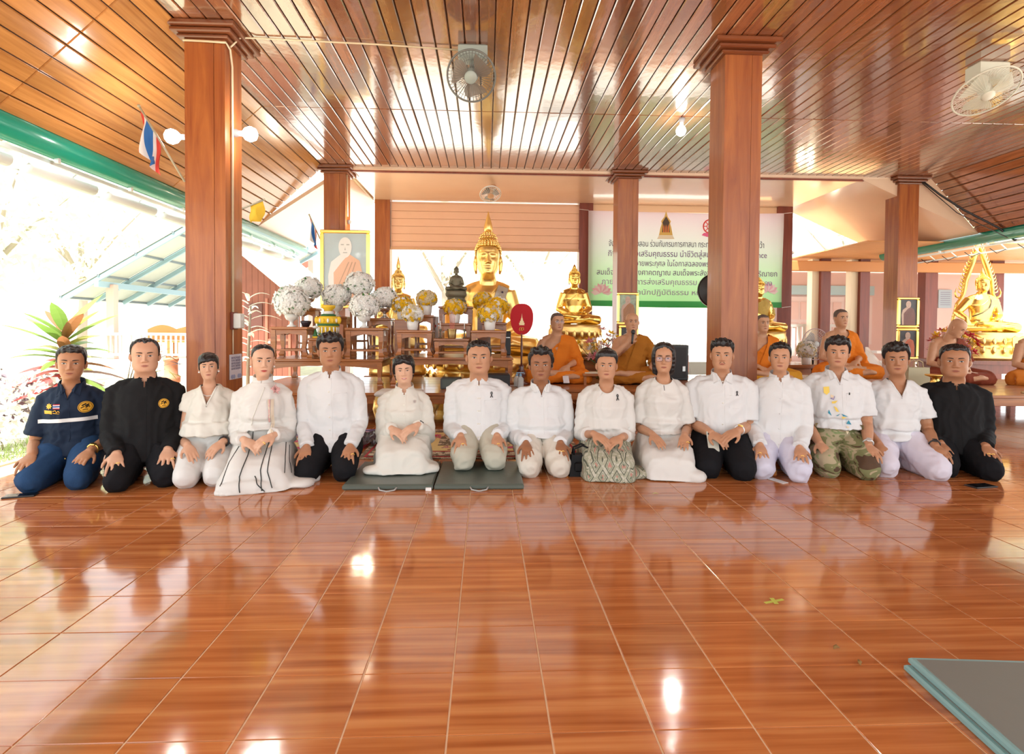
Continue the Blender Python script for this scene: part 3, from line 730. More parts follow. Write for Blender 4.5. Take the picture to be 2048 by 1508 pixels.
        for k, (y, h, w) in enumerate(zip(ys, hh, ww)):
            for j in range(n+1):
                a = math.pi*j/n; cx, sz = math.cos(a), math.sin(a)
                xx = w0*w*math.copysign(abs(cx)**.62, cx); zz = h*sz**.62 if sz > 0 else 0
                q = 1-zz/h; xx *= 1+fl_*q*q
                r_ = 1+fk*math.sin(a*B.get('nf', 9)+k*.6+seed)*q
                V.append((xx*r_, y-(fl_*.25*q*q if k < 3 else 0), max(zz, .004)))
        m = n+1; FF = [(k*m+j, k*m+j+1, (k+1)*m+j+1, (k+1)*m+j) for k in range(len(ys)-1) for j in range(n)]
        FF += [(k*m, (k+1)*m, (k+1)*m+n, k*m+n) for k in range(len(ys)-1)]+[tuple(range(m-1,-1,-1)), tuple((len(ys)-1)*m+j for j in range(m))]
        bm_.add(V, FF)
        for s in (-1, 1):   # knees push through
            bm_.tube([(s*.085,.42,.20),(s*kn*.98,.10,.10),(s*kn*.95,.02,.075)], [.10,.092,.068], 14)
        rings_loft(bm_, [(0,.43,.14,.165*fat,.14),(lx*.3,.425,.26,.142*fat,.125),(lx*.4,.425,B.get('top', .32),.132*fat,.116)])
        for bx in B.get('spread', []): bm_.ball(bx[:3], bx[3:], 14, 8)
        V2, F2, _ = remesh(bm_, .0105, 3); V2 = wrinkle(V2, F2, seed*5+2, B.get('wr', .006), B.get('wf', 5.)); V2[:,2] = np.maximum(V2[:,2], .003); lowV = (V2, F2)
        low = mkobj(B.get('name', 'skirt'), V2, F2, B['mat'], t)
    CLo = Cloth(*lowV)
    # ---- upper garment
    U = P['top']; b = MB(); hem = U['hem']; kf = 1.06
    rings_loft(b, torso_rings(sw, zc, fat*U.get('loose', 1.), hem, U.get('hipw', .178), lx, kf, bust=.025 if fem else 0, d=-.004))
    for s, (S, E_, W), hd in zip((-1, 1), arms, hands):
        S0 = Vector((lx+s*(sw-.125), .43, zs+.004)); q = U.get('sl', 1.)*(.90 if fem else 1.)
        b.tube([Vector((lx+s*.045,.428,zc-.080)), Vector((lx+s*(sw-.115),.43,zs+.010)), S+Vector((s*-.012,0,.0))], [.040,.056,.058*q], 14)
        if U['sleeve'] == 'long':
            Wd = (W-E_).normalized()
            b.tube([S0, S, S.lerp(E_, .4), S.lerp(E_, .85), E_, E_.lerp(W, .35), E_.lerp(W, .8), W-Wd*.012, W+Wd*.0], [.052*q,.056*q,.060*q,.058*q,.056*q,.054*q,.046*q,.044*q,.046*q], 16)
        elif U['sleeve'] == 'three':
            e = E_.lerp(W, .55); b.tube([S0, S, S.lerp(E_, .5), E_, e], [.052*q,.056*q,.061*q,.060*q,.056*q], 16)
        elif U['sleeve'] == 'short':
            f = U.get('slen', .80); e = S.lerp(E_, f); b.tube([S0, S, S.lerp(E_, f*.5), S.lerp(E_, f*.92), e], [.052*q,.058*q,.068*q,.074*q,.075*q], 16)
        else:
            e = S.lerp(E_, .26); b.tube([S0, S+Vector((0,0,.004)), e], [.055*q,.060*q,.064*q], 16)
    V2, F2, E2 = remesh(b, .0088, 3, .45); V2 = folds(V2, F2, seed*3, U.get('wr', .0042)*1.35, lx, sw-.095)
    nk = U['neck']; ctr = V2[np.array([f[:4] for f in F2])].mean(1)
    if 'v' in nk:
        dz, hw = nk['v']; zb = zc-dz; zt_ = zc-.045
        w_ = hw*np.clip((ctr[:,2]-zb)/(zt_-zb), 0, 1.6)
        kill = (ctr[:,1] < .42) & (ctr[:,2] > zb) & (np.abs(ctr[:,0]-lx-nk.get('sx', 0)*(1-(ctr[:,2]-zb)/(zt_-zb))) < w_)
        if nk.get('r'): kill |= (((ctr[:,0]-lx)/nk['r'][0])**2+((ctr[:,2]-zc+.045)/nk['r'][1])**2 < 1) & (ctr[:,1] < .45)
    elif 'r' in nk:
        kill = (((ctr[:,0]-lx)/nk['r'][0])**2+((ctr[:,2]-zc+.045)/nk['r'][1])**2 < 1) & (ctr[:,1] < .43)
    else: kill = np.zeros(len(F2), bool)
    C = Cloth(V2, F2)
    F3 = [f for f, k in zip(F2, kill) if not k]
    top = mkobj(U['name'], V2, F3, U['mat'], t)
    # collar
    ck = nk.get('collar'); cm = U.get('collar_mat', U['mat'])
    cc = Vector((hc.x, hc.y+.022, zc)); r0 = .062*max(1, hs*.99); 
    def band(zlo, zhi, gap, rr0, rr1, tilt=.014, name='collar'):
        V = []; n = 44; g = gap
        for i in range(n+1):
            a = -math.pi/2+g+(2*math.pi-2*g)*i/n
            for (r, z, o) in ((rr0, zlo, 0), (rr1, zhi, 0), (rr1-.004, zhi, 0), (rr0-.004, zlo, 0)):
                V.append((cc.x+r*math.cos(a), cc.y+r*1.06*math.sin(a), zc+z+tilt*math.sin(a)))
        F = [(4*i+j, 4*i+(j+1) % 4, 4*i+4+(j+1) % 4, 4*i+4+j) for i in range(n) for j in range(4)]+[(0,3,2,1), (4*n,4*n+1,4*n+2,4*n+3)]
        return mkobj(name, V, F, cm, top)
    if ck == 'mandarin': band(-.070, -.014, nk.get('gap', .22), r0+.010, r0+.002, .020)
    elif ck == 'high': band(-.075, .004, .02, r0+.010, r0-.001, .014)
    elif ck in ('polo', 'open'):
        band(-.062, -.014, .55, r0+.012, r0+.008, .022)
        for s in (-1, 1):
            q = nk.get('flap', 1.)
            ol = [(s*.016, -.068), (s*.040, -.030), (s*.064, -.022), (s*.080, -.052), (s*.058*q, -.098*q), (s*.030, -.084)]
            c2 = []
            V = []
            for x, z in ol:
                yy = C.y(lx+x, zc+z, None) if z < -.05 else None
                yc = cc.y-math.sqrt(max((r0+.013)**2-x*x, .0002))*1.0
                V.append((lx+x, (min(yy-.007, .42) if yy is not None else yc-.004), zc+z))
            n = len(V); V2_ = V+[(p[0], p[1]+.004, p[2]) for p in V]
            mkobj('collar_flap', V2_, [tuple(range(n)), tuple(range(2*n-1,n-1,-1))]+[(k,n+k,n+(k+1) % n,(k+1) % n) for k in range(n)], cm, top, False)
    if 'v' in nk and nk.get('trim', True):
        sx = nk.get('sx', 0); wtop = hw
        C.line('neckline', [(lx-wtop, zc-.045), (lx+sx, zc-dz), (lx+wtop, zc-.045)], nk.get('tr', .005), cm, top, .0)
    if 'r' in nk and nk.get('trim', True) and 'v' not in nk:
        rx, rzz = nk['r']; C.line('neckline', [(lx-rx*math.cos(a), zc-.045-rzz*math.sin(a)) for a in np.linspace(.15, math.pi-.15, 16)], nk.get('tr', .004), cm, top, 0)
    # placket and buttons
    px = lx
    if U.get('placket'):
        z1, zb = zc-U['placket'][0], U['placket'][1]
        C.line('placket_edge', [(px+.014, z1), (px*.5+.014, (z1+zb)/2), (.014, zb)], .0017, U['mat'], top, .0)
    for k in range(U.get('buttons', 0)):
        q = k/max(1, U['buttons']-1); z = zc-.085-(zc-.085-hem-.06)*q; x = lx*(1-q*.7)
        for dxx in ((-.007, .007) if U.get('frog') else (0,)):
            bb = MB(); y = C.y(x+dxx, z); bb.lathe([(.001,-.003),(.0048,-.002),(.0052,.0005),(.002,.002)], (x+dxx, y-.002, z), 10, rot=RX(math.pi/2)); bb.build('button', U.get('button_mat', M_BTN), top, True)
    if U.get('pocket'):
        x0, z1 = lx+U['pocket'][0], zc-U['pocket'][1]
        C.line('pocket_edge', [(x0, z1), (x0+.085, z1+.003)], .0016, U['mat'], top, .0); C.line('pocket_seam', [(x0, z1), (x0, z1-.09), (x0+.085, z1-.09), (x0+.085, z1)], .0011, U['mat'], top, .0)
    # jewellery
    for hi, fi in P.get('rings', []):
        a, c = gap[hi][fi]; d = (c-a).normalized(); rb = MB(); rb.torus(a.lerp(c, .35), .0105, .0028, 14, 6, rot=RV((0,0,1), d)); r_ = rb.build('ring', M_RING, t, True)
    if P.get('watch'):
        hi, wm, fm, kind = P['watch']; S, E_, W = arms[hi]; d = (W-E_).normalized(); c = W-d*.022
        wb_ = MB(); wb_.torus(c, .031, .006, 20, 6, rot=RV((0,0,1), d)); w_ = wb_.build('wristwatch', wm, t, True)
        upv = (Vector((0,-.55,.8))-d*Vector((0,-.55,.8)).dot(d)).normalized(); fc = MB()
        if kind == 'round': fc.lathe([(.017,-.004),(.019,0),(.017,.004),(.015,.005)], c+upv*.033, 18, rot=RV((0,0,1), upv))
        else: fc.box(c+upv*.033, (.030,.036,.010), rot=RV((0,0,1), upv), bev=.004)
        fc.build('watch_face', fm, w_, False)
    if P.get('earrings'):
        for s in (-1, 1): eb = MB(); eb.ball(T @ Vector((s*.078,-.002,.070)), .0065, 10, 8); eb.build('earring', M_WHITE, t, True)
    if P.get('necklace'):
        C2 = Cloth([tuple(p) for p in BV], BF); nb = MB(); pts = []
        for a in np.linspace(-1, 1, 15): x = lx+.062*a; z = zc-.055-.048*(1-a*a); pts.append((x, min(C2.y(x, z, .36), .42)-.003, z))
        nb.tube(pts, .0022, 6); nb.build('necklace', M_WHITE, t, True)
    return dict(t=t, C=C, top=top, low=low, CL=CLo, lx=lx, zc=zc, arms=arms, T=T, sw=sw, hc=hc)
M_BTN = mat('button_ivory', (.80,.77,.68), .3)
def knees(kn, z=.212, y=.185, out=.012, sp=.2):
    return [dict(w=(s*(kn+out), y, z), d=(-s*.06, -.90, -.36), u=(0,-.3,1), sp=sp, c=(.16,.42,.34)) for s in (-1, 1)]
def clasp(x=0., y=.20, z=.275, dx=.088, front=1):
    """hands laid one over the other in the lap"""
    a = dict(w=(x-dx, y, z), d=(.70, -.60, -.30), u=(.15,-.6,.8), sp=.04, c=(.22,.45,.4)); b = dict(w=(x+dx, y-.005, z+.022), d=(-.76, -.58, -.26), u=(-.15,-.6,.8), sp=.05, c=(.25,.42,.38))
    return [a, b] if front else [dict(a, w=(x-dx, y-.005, z+.022)), dict(b, w=(x+dx, y, z))]
def cloth(name, col, rough=.75, b=.06, s=320., **k): return mat(name, col, rough, bump=b, bscale=s, spec=.15, **k)
W1 = cloth('white_cotton', (.70,.715,.72)); W2 = cloth('cream_cotton', (.70,.685,.62)); W3 = cloth('ivory_silk', (.70,.69,.655), .55); W4 = cloth('white_linen', (.70,.70,.68))
BK = cloth('black_cotton', (.012,.012,.013), .8); BK2 = cloth('black_trouser', (.010,.010,.012), .85); NV = cloth('navy_cotton', (.012,.022,.045), .7)
JE = cloth('blue_denim', (.020,.055,.13), .85, b=.12, s=260, var=.35); KH = cloth('khaki_cotton', (.50,.48,.39)); CRM = cloth('stone_cotton', (.66,.62,.54)); LAV = cloth('pale_lavender_cotton', (.62,.62,.74)); LAV2 = cloth('lilac_white_cotton', (.66,.63,.72))
def camo_mat():
    m, N, L, b = _mat('camouflage'); b.inputs['Roughness'].default_value = .85
    tc = N.new('ShaderNodeTexCoord'); ns = N.new('ShaderNodeTexNoise'); ns.inputs['Scale'].default_value = 7; ns.inputs['Detail'].default_value = 2.5; ns.inputs['Distortion'].default_value = 1.2
    mp = N.new('ShaderNodeMapping'); mp.inputs['Scale'].default_value = (1,.7,1.5); L.new(tc.outputs['Object'], mp.inputs[0]); L.new(mp.outputs[0], ns.inputs['Vector'])
    cr = N.new('ShaderNodeValToRGB'); cr.color_ramp.interpolation = 'CONSTANT'; e = cr.color_ramp.elements
    e[0].position = 0; e[0].color = (.085,.045,.022,1); e[1].position = .40; e[1].color = (.19,.20,.085,1)
    for p, c in ((.50,(.42,.35,.22)),(.60,(.25,.30,.13)),(.68,(.50,.42,.28)),(.74,(.09,.06,.03))): k = cr.color_ramp.elements.new(p); k.color = (*c,1)
    L.new(ns.outputs['Fac'], cr.inputs[0]); L.new(cr.outputs[0], b.inputs['Base Color']); return m
def diamond_mat():
    """woven diamonds: sage ground, dark outlines, pink flowers"""
    m, N, L, b = _mat('woven_diamonds'); b.inputs['Roughness'].default_value = .7
    tc = N.new('ShaderNodeTexCoord'); sp = N.new('ShaderNodeSeparateXYZ'); L.new(tc.outputs['Object'], sp.inputs[0])
    def M(op, a, c=None, v=None):
        n = N.new('ShaderNodeMath'); n.operation = op
        for i, q in enumerate((a, c)):
            if q is None: continue
            if isinstance(q, (int, float)): n.inputs[i].default_value = q
            else: L.new(q, n.inputs[i])
        return n.outputs[0]
    yz = M('SUBTRACT', sp.outputs['Z'], M('MULTIPLY', sp.outputs['Y'], .8))
    nz = N.new('ShaderNodeTexNoise'); nz.inputs['Scale'].default_value = 12; L.new(tc.outputs['Object'], nz.inputs['Vector'])
    wob = M('MULTIPLY', M('SUBTRACT', nz.outputs['Fac'], .5), .03)
    u = M('ADD', M('MULTIPLY', sp.outputs['X'], 11.), wob); v = M('MULTIPLY', yz, 9.)
    p = M('PINGPONG', M('ADD', u, v), .5); q = M('PINGPONG', M('SUBTRACT', u, v), .5)
    d = M('MAXIMUM', p, q); line = M('MULTIPLY', M('GREATER_THAN', d, .30), M('LESS_THAN', d, .37)); core = M('LESS_THAN', d, .15); ring2 = M('MULTIPLY', M('GREATER_THAN', d, .19), M('LESS_THAN', d, .23))
    cell = M('FRACT', M('MULTIPLY', M('ADD', M('FLOOR', M('ADD', u, v)), M('MULTIPLY', M('FLOOR', M('SUBTRACT', u, v)), 2)), .37))
    def mix(fac, a, c):
        x = N.new('ShaderNodeMix'); x.data_type = 'RGBA'; L.new(fac, x.inputs['Factor'])
        for k, w in (('A', a), ('B', c)):
            if isinstance(w, tuple): x.inputs[k].default_value = (*w, 1)
            else: L.new(w, x.inputs[k])
        return x.outputs['Result']
    n3 = N.new('ShaderNodeTexNoise'); n3.inputs['Scale'].default_value = 45; L.new(tc.outputs['Object'], n3.inputs['Vector'])
    g = mix(M('GREATER_THAN', n3.outputs['Fac'], .54), (.36,.36,.26), (.50,.48,.38))
    g = mix(line, g, (.10,.11,.075)); g = mix(ring2, g, (.17,.19,.12)); g = mix(M('MULTIPLY', core, M('GREATER_THAN', cell, .45)), g, (.45,.22,.17)); g = mix(M('MULTIPLY', core, M('LESS_THAN', cell, .2)), g, (.11,.14,.09))
    L.new(g, b.inputs['Base Color']); return m
CAMO = camo_mat(); DIAM = diamond_mat()
YEL = mat('emblem_yellow', (.80,.42,.03), .6); BAND = mat('reflective_band', (.72,.74,.74), .4); RIB = mat('black_ribbon', (.008,.008,.008), .5); REDM = mat('red_cloth', (.55,.02,.04), .6); BLUEM = mat('blue_cloth', (.02,.06,.30), .6)
def emblem(D, x, z, r):
    C = D['C']; C.patch('emblem', disc((x, z), r, 24), YEL, D['top'], .004)
    e = D['top'].children[-1]
    C.line('emblem_ring', disc((x, z), r*.86, 24)+[(x+r*.86, z)], .0012, BK, e, .005)
    for (a, c, w) in (((-.45,.25),(.1,.55),.0035),((.0,.15),(.45,.45),.004),((-.55,-.15),(-.1,.1),.0025),((.05,-.1),(.4,.1),.003),((-.3,-.5),(.35,-.45),.0018),((.3,.2),(.55,-.1),.002)):
        C.line('emblem_figure', [(x+a[0]*r, z+a[1]*r), (x+(a[0]+c[0])/2*r+.1*r, z+(a[1]+c[1])/2*r+.08*r), (x+c[0]*r, z+c[1]*r)], w*r/.032, BK, e, .005)
def ribbon(D, x, z, s=1.):
    C = D['C']; pts = [(x-.008*s, z-.020*s),(x+.001*s, z-.002*s),(x+.007*s, z+.010*s),(x+.004*s, z+.018*s),(x-.001*s, z+.019*s),(x-.006*s, z+.012*s),(x, z-.001*s),(x+.009*s, z-.020*s)]
    C.line('ribbon', pts, .0028*s, RIB, D['top'], .004, step=.004)
PEOPLE = []
def add(**P): PEOPLE.append(P); D = person(P); return D
# -- 1 navy polo
D = add(label='man in navy polo shirt with white chest band kneeling at far left', at=(-2.556,3.478), hx=-.150, zt=.875, zc=.652, sw=.205, kn=.112, skin='tan', hair='short', seed=1, fat=.95, roll=.03, look=.55,
  face=dict(old=.7, jaw=.93, nose=1.1, lipw=.021), hands=[dict(w=(-.145,.19,.212), d=(.0,-.90,-.36), u=(0,-.3,1), sp=.14, c=(.16,.42,.34)), dict(w=(.150,.20,.215), d=(-.30,-.85,-.36), u=(.1,-.3,1), sp=.12, c=(.16,.42,.34))],
  bottom=dict(type='trousers', mat=JE, wr=.006), top=dict(name='polo_shirt', mat=NV, hem=.175, sleeve='short', slen=.82, neck=dict(v=(.125,.036), collar='polo', flap=1.1), placket=(.13,.26)), watch=(1, M_GOLD2, M_GOLD2, 'round'))
C, zc = D['C'], D['zc']
emblem(D, .095, zc-.175, .036)
C.strip('chest_band', (-.165, zc-.262), (.150, zc-.250), .024, BAND, D['top'], .004, 24)
C.patch('sun_badge', [(-.098+.020*(1 if k % 2 == 0 else .6)*math.cos(k*math.pi/8), zc-.165+.020*(1 if k % 2 == 0 else .6)*math.sin(k*math.pi/8)) for k in range(16)], YEL, D['top'], .004)
C.patch('name_badge', [(-.125,zc-.190),(-.078,zc-.192),(-.078,zc-.214),(-.125,zc-.212)], YEL, D['top'], .004)
C.line('badge_lettering', [(-.072,zc-.197),(-.060,zc-.190),(-.052,zc-.204),(-.042,zc-.195),(-.034,zc-.204)], .0028, YEL, D['top'], .004)
C.line('badge_lettering', [(-.072,zc-.208),(-.036,zc-.212)], .0020, YEL, D['top'], .004)
for z_, h_, m_ in ((.154,.004,REDM),(.160,.004,BAND),(.167,.007,BLUEM),(.174,.004,BAND),(.180,.004,REDM)): C.strip('flag_stripe', (-.072, zc-z_), (-.036, zc-z_), h_+.001, m_, D['top'], .0042, 4)
bb = MB(); bb.ball((.0,.262,.16), .006, 10, 8); bb.build('jeans_button', M_GOLD2, D['t'], True)
# -- 2 black mandarin shirt
D = add(label='stocky man in long-sleeved black shirt with round yellow emblem, second from left', at=(-2.066,3.517), hx=-.20, zt=.921, zc=.701, sw=.232, kn=.112, skin='light', hair='receding', seed=2, fat=1.16, armf=1.15, hands_s=1.05, look=.7,
  face=dict(wid=1.05, jaw=1.13, cheek=1.2, nosew=1.1), hands=knees(.125), rings=[(0,1),(1,3)],
  bottom=dict(type='trousers', mat=BK2, fat=1.08), top=dict(name='shirt', mat=BK, hem=.135, sleeve='long', sl=1.06, neck=dict(v=(.095,.014), collar='mandarin', gap=.42, trim=False), placket=(.08,.17)))
emblem(D, .108, D['zc']-.205, .030)
# -- 3 sleeveless woman
D = add(label='woman with fringe in cream sleeveless V-neck blouse and white trousers', at=(-1.744,3.551), hx=-.118, zt=.829, zc=.643, sw=.178, kn=.078, skin='light', hair='bangs', seed=3, fem=True, fat=.98, headw=.97, roll=-.04, look=.6, pitch=-.04, earrings=True, necklace=True,
  face=dict(wid=.98, jaw=.92, nose=.8, nosew=.95), hands=[dict(w=(-.095,.20,.245), d=(.42,-.78,-.40), u=(.1,-.6,.7), sp=.06, c=(.15,.3,.25)), dict(w=(.105,.21,.255), d=(-.52,-.74,-.38), u=(-.2,-.6,.7), sp=.06, c=(.2,.35,.3))],
  bottom=dict(type='trousers', mat=W4, fat=.98, top=.325), top=dict(name='blouse', mat=W2, hem=.285, hipw=.150, loose=1.12, sleeve='cap', sl=1.1, wr=.006, wf=4.5, neck=dict(v=(.165,.050), trim=True, tr=.006)), watch=(1, M_BLACK, M_BLACK, 'square'))
# -- 4 woman with flower
D = add(label='woman with tied-back hair in white high-neck blouse with pink flower', at=(-1.392,3.523), hx=-.110, zt=.886, zc=.670, sw=.200, kn=.09, skin='fair_red', hair='pulled', seed=4, fem=True, look=.45, yaw=.18, roll=.02, earrings=True,
  face=dict(wid=.96, jaw=.88, nose=.85, smile=.3, lipw=.024), hands=clasp(.0,.20,.285),
  bottom=dict(type='skirt', mat=W3, w=.20, flare=.22, folds=.05, nf=11, top=.36, wr=.007, spread=[(.24,.10,.02,.10,.13,.035),(.30,.18,.02,.07,.08,.03),(-.05,-.02,.03,.16,.05,.05)]),
  top=dict(name='blouse', mat=W3, hem=.33, hipw=.138, sleeve='long', sl=1.10, wr=.005, neck=dict(collar='high')), rings=[(1,3)])
PIP = mat('black_piping', (.02,.025,.022), .6)
for q, pts in enumerate((((-.085,.335),(-.105,.27),(-.155,.17),(-.185,.06)), ((-.045,.335),(-.055,.20),(-.085,.10),(-.075,.02)), ((.055,.34),(.05,.24),(.03,.13),(.045,.02)), ((.075,.34),(.075,.2),(.07,.12),(.10,.03)), ((.155,.24),(.165,.16),(.165,.10)), ((.175,.22),(.185,.14),(.20,.08)), ((.0,.10),(.02,.06),(.06,.015)))):
    D['CL'].line('skirt_piping', list(pts), .0030, PIP, D['low'], .003, step=.008)
C, zc = D['C'], D['zc']; PINK = mat('dusty_pink_petal', (.72,.42,.40), .7); BEI = mat('beige_petal', (.72,.62,.48), .7)
def corsage(D, x, z):
    y = C.y(x, z); f = bpy.data.objects.new('corsage', None); COL.objects.link(f); f.parent = D['t']
    r = random.Random(3); fb = MB()
    for k in range(26):
        a = r.uniform(0, 6.28); L = r.uniform(.02,.045); q = Vector((math.cos(a), -.5-r.random()*.5, math.sin(a))).normalized()
        fb.tube([Vector((x,y-.008,z))+q*.004, Vector((x,y-.008,z))+q*L*.6, Vector((x,y-.008,z))+q*L], [.004,.008,.002], 6, flat=(1,.3))
    fb.build('pink_petals', PINK, f, True)
    fb = MB()
    for k in range(22):
        a = r.uniform(0, 6.28); L = r.uniform(.012,.032); q = Vector((math.cos(a)*.7, -.6, math.sin(a))).normalized(); c0 = Vector((x-.012+r.uniform(-.02,.02), y-.006, z-.055+r.uniform(-.03,.025)))
        fb.tube([c0, c0+q*L*.6, c0+q*L], [.004,.008,.002], 6, flat=(1,.3))
    fb.build('beige_petals', BEI, f, True)
    for k, (dx, L, m) in enumerate(((-.028,.15,PINK),(-.016,.20,BEI),(-.008,.235,BEI),(-.036,.12,BEI))):
        C.strip('ribbon_tail', (x+dx, z-.06), (x+dx+.004*k, z-.06-L), .009, m, f, .008, 10)
corsage(D, .082, zc-.085)
C.line('blouse_trim', [(.02,zc-.07),(.0,zc-.13),(-.02,zc-.19),(-.045,zc-.26),(-.055,zc-.31)], .004, W2, D['top'], .001, step=.008)
# -- 5
D = add(label='tall dark-haired man in buttoned white long-sleeved shirt and black trousers, beside the green mat', at=(-1.020,3.660), hx=-.045, zt=.965, zc=.732, sw=.228, kn=.118, skin='tan', hair='thick', seed=5, fat=1.02, look=.75, lx=-.018, roll=-.02,
  face=dict(wid=1.03, jaw=1.06, nosew=1.1, lipw=.022), hands=knees(.128), rings=[(1,3)],
  bottom=dict(type='trousers', mat=BK2, fat=1.06), top=dict(name='shirt', mat=W1, hem=.155, sleeve='long', neck=dict(v=(.085,.014), collar='mandarin', gap=.40, trim=False), placket=(.08,.18), buttons=6, pocket=(.035,.185)))
# -- 6
D = add(label='smiling short-haired woman in long white dress kneeling on the green mat', at=(-.546,3.78), z=.04, hx=-.045, zt=.808, zc=.603, sw=.200, kn=.082, skin='fair_red', hair='pixie', seed=6, fem=True, fat=1.10, roll=-.05, look=.8, arm=(.262,.225),
  face=dict(wid=1.06, jaw=1.05, cheek=1.5, smile=1.2, teeth=True, eye=.72, nose=.85, lipw=.025), hands=clasp(.01,.175,.272),
  bottom=dict(type='skirt', name='dress_skirt', mat=W2, w=.175, flare=.14, folds=.05, nf=7, top=.30, wr=.008, spread=[(-.17,.05,.02,.09,.08,.03),(.16,.08,.02,.09,.10,.035)]),
  top=dict(name='dress_top', mat=W2, hem=.16, hipw=.170, sleeve='long', sl=1.08, wr=.005, neck=dict(v=(.085,.016), collar='mandarin', gap=.45, trim=False), placket=(.08,.2), buttons=5), watch=(1, M_BLACK, M_BLACK, 'square'))
D['C'].patch('round_brooch', disc((.075, D['zc']-.125), .010, 14), M_STEEL, D['top'], .004)
# -- 7
D = add(label='broad man in white long-sleeved shirt and khaki trousers kneeling on the green mat', at=(-.043,3.80), z=.04, hx=-.010, zt=.915, zc=.676, sw=.248, kn=.108, skin='mid', hair='crew', seed=7, fat=1.12, armf=1.1, look=.9,
  face=dict(wid=1.06, jaw=1.12, nosew=1.12, lipw=.023), hands=knees(.115), rings=[(0,1),(1,2)],
  bottom=dict(type='trousers', mat=KH, fat=1.08, wr=.006), top=dict(name='shirt', mat=W1, hem=.135, sleeve='long', sl=1.05, neck=dict(v=(.09,.010), collar='mandarin', gap=.30, trim=False), placket=(.08,.16), buttons=5, frog=True, pocket=(.04,.19)))
ribbon(D, .090, D['zc']-.150, 1.)
# -- 8
D = add(label='older man in open-necked white shirt tucked into cream trousers', at=(.397,3.750), hx=-.002, zt=.870, zc=.632, sw=.238, kn=.098, skin='dark', hair='wavy', seed=8, fat=1.02, look=.9,
  face=dict(old=1., jaw=1.0, nosew=1.2, nose=1.1, lipw=.022, moustache=False, greybrow=False, eye=.85), hands=knees(.108), rings=[(1,1),(1,2)],
  bottom=dict(type='trousers', mat=CRM, fat=1.06, top=.26, wr=.006), top=dict(name='shirt', mat=W1, hem=.235, hipw=.168, loose=1.06, sleeve='long', sl=1.06, neck=dict(v=(.115,.030), collar='polo', flap=.9), placket=(.12,.26), pocket=(.04,.185)))
# -- 9
D = add(label='older woman in white jacket and patterned woven skirt beside the black handbag', at=(.809,3.699), hx=.045, zt=.860, zc=.645, sw=.212, kn=.085, skin='mid', hair='volume', seed=9, fem=True, fat=1.12, look=.95, lx=.012,
  face=dict(old=.9, wid=1.05, jaw=1.08, cheek=1.3, nosew=1.1), hands=clasp(.0,.16,.268,.092,0),
  bottom=dict(type='skirt', mat=DIAM, w=.182, flare=.06, top=.27, wr=.005, spread=[(.20,.16,.03,.10,.10,.04)]), top=dict(name='jacket', mat=W3, hem=.225, hipw=.165, sleeve='three', sl=1.05, neck=dict(r=(.056,.055), collar=None)))
ribbon(D, .085, D['zc']-.125, 1.)
D['C'].line('jacket_overlap', [(-.02,D['zc']-.095),(-.075,D['zc']-.155),(-.10,D['zc']-.20)], .0025, W3, D['top'], .0)
# -- 10
D = add(label='bespectacled woman with a black bob in short-sleeved white dress', at=(1.223,3.717), hx=.055, zt=.912, zc=.692, sw=.198, kn=.092, skin='mid', hair='bob', seed=10, fem=True, fat=1.0, look=.85, lx=.008,
  face=dict(glasses='frame_brown', jaw=.94, wid=.97, smile=.3), hands=[dict(w=(-.095,.20,.275), d=(.38,-.80,-.36), u=(.1,-.6,.8), sp=.08, c=(.1,.2,.2)), dict(w=(.125,.20,.275), d=(-.25,-.82,-.36), u=(-.1,-.6,.8), sp=.10, c=(.1,.2,.2))],
  bottom=dict(type='skirt', name='dress_skirt', mat=W3, w=.185, flare=.07, folds=.03, nf=8, top=.34, wr=.007, spread=[(.15,.05,.03,.09,.09,.05)]), top=dict(name='dress_top', mat=W3, hem=.26, hipw=.150, sleeve='short', slen=.86, sl=1.0, neck=dict(r=(.062,.042), collar=None)), rings=[(1,3)])
D['C'].line('neck_slit', [(.0,D['zc']-.088),(.004,D['zc']-.125)], .0022, PIP, D['top'], .001)
# -- 11
D = add(label='moustached man in short-sleeved white shirt and black trousers holding a phone', at=(1.582,3.686), hx=.125, zt=.941, zc=.721, sw=.256, kn=.105, skin='mid', hair='fade', seed=11, fat=1.10, armf=1.15, look=.8,
  face=dict(wid=1.02, jaw=1.08, moustache=True, nosew=1.05), hands=clasp(.0,.21,.29,.095), rings=[(0,1)],
  bottom=dict(type='trousers', mat=BK2, fat=1.16), top=dict(name='shirt', mat=W1, hem=.13, sleeve='short', slen=.80, sl=1.04, wr=.0035, neck=dict(v=(.110,.032), collar='open', flap=1.05), placket=(.11,.16), buttons=4, pocket=(.045,.18)), watch=(1, M_STEEL, M_GOLD2, 'round'))
ribbon(D, .095, D['zc']-.165, .8)
ph = MB(); ph.box((0,0,0), (.072,.009,.145), bev=.004); pho = ph.build('phone', mat('pale_green_phone', (.55,.56,.48), .3), None)
pho.matrix_world = D['t'].matrix_basis @ Matrix.Translation((-.075,.165,.235)) @ (RZ(.2) @ RX(-.5)).to_4x4()
tag(pho, 'pale green phone held under the clasped hands of the moustached man', 'phone')
pl = MB()
for k in range(3): pl.lathe([(.007,-.002),(.008,.0015),(.006,.003)], (-.022+.018*k, -.006, .052), 12, rot=RX(math.pi/2))
pl.build('camera_lenses', M_BLACK, pho)
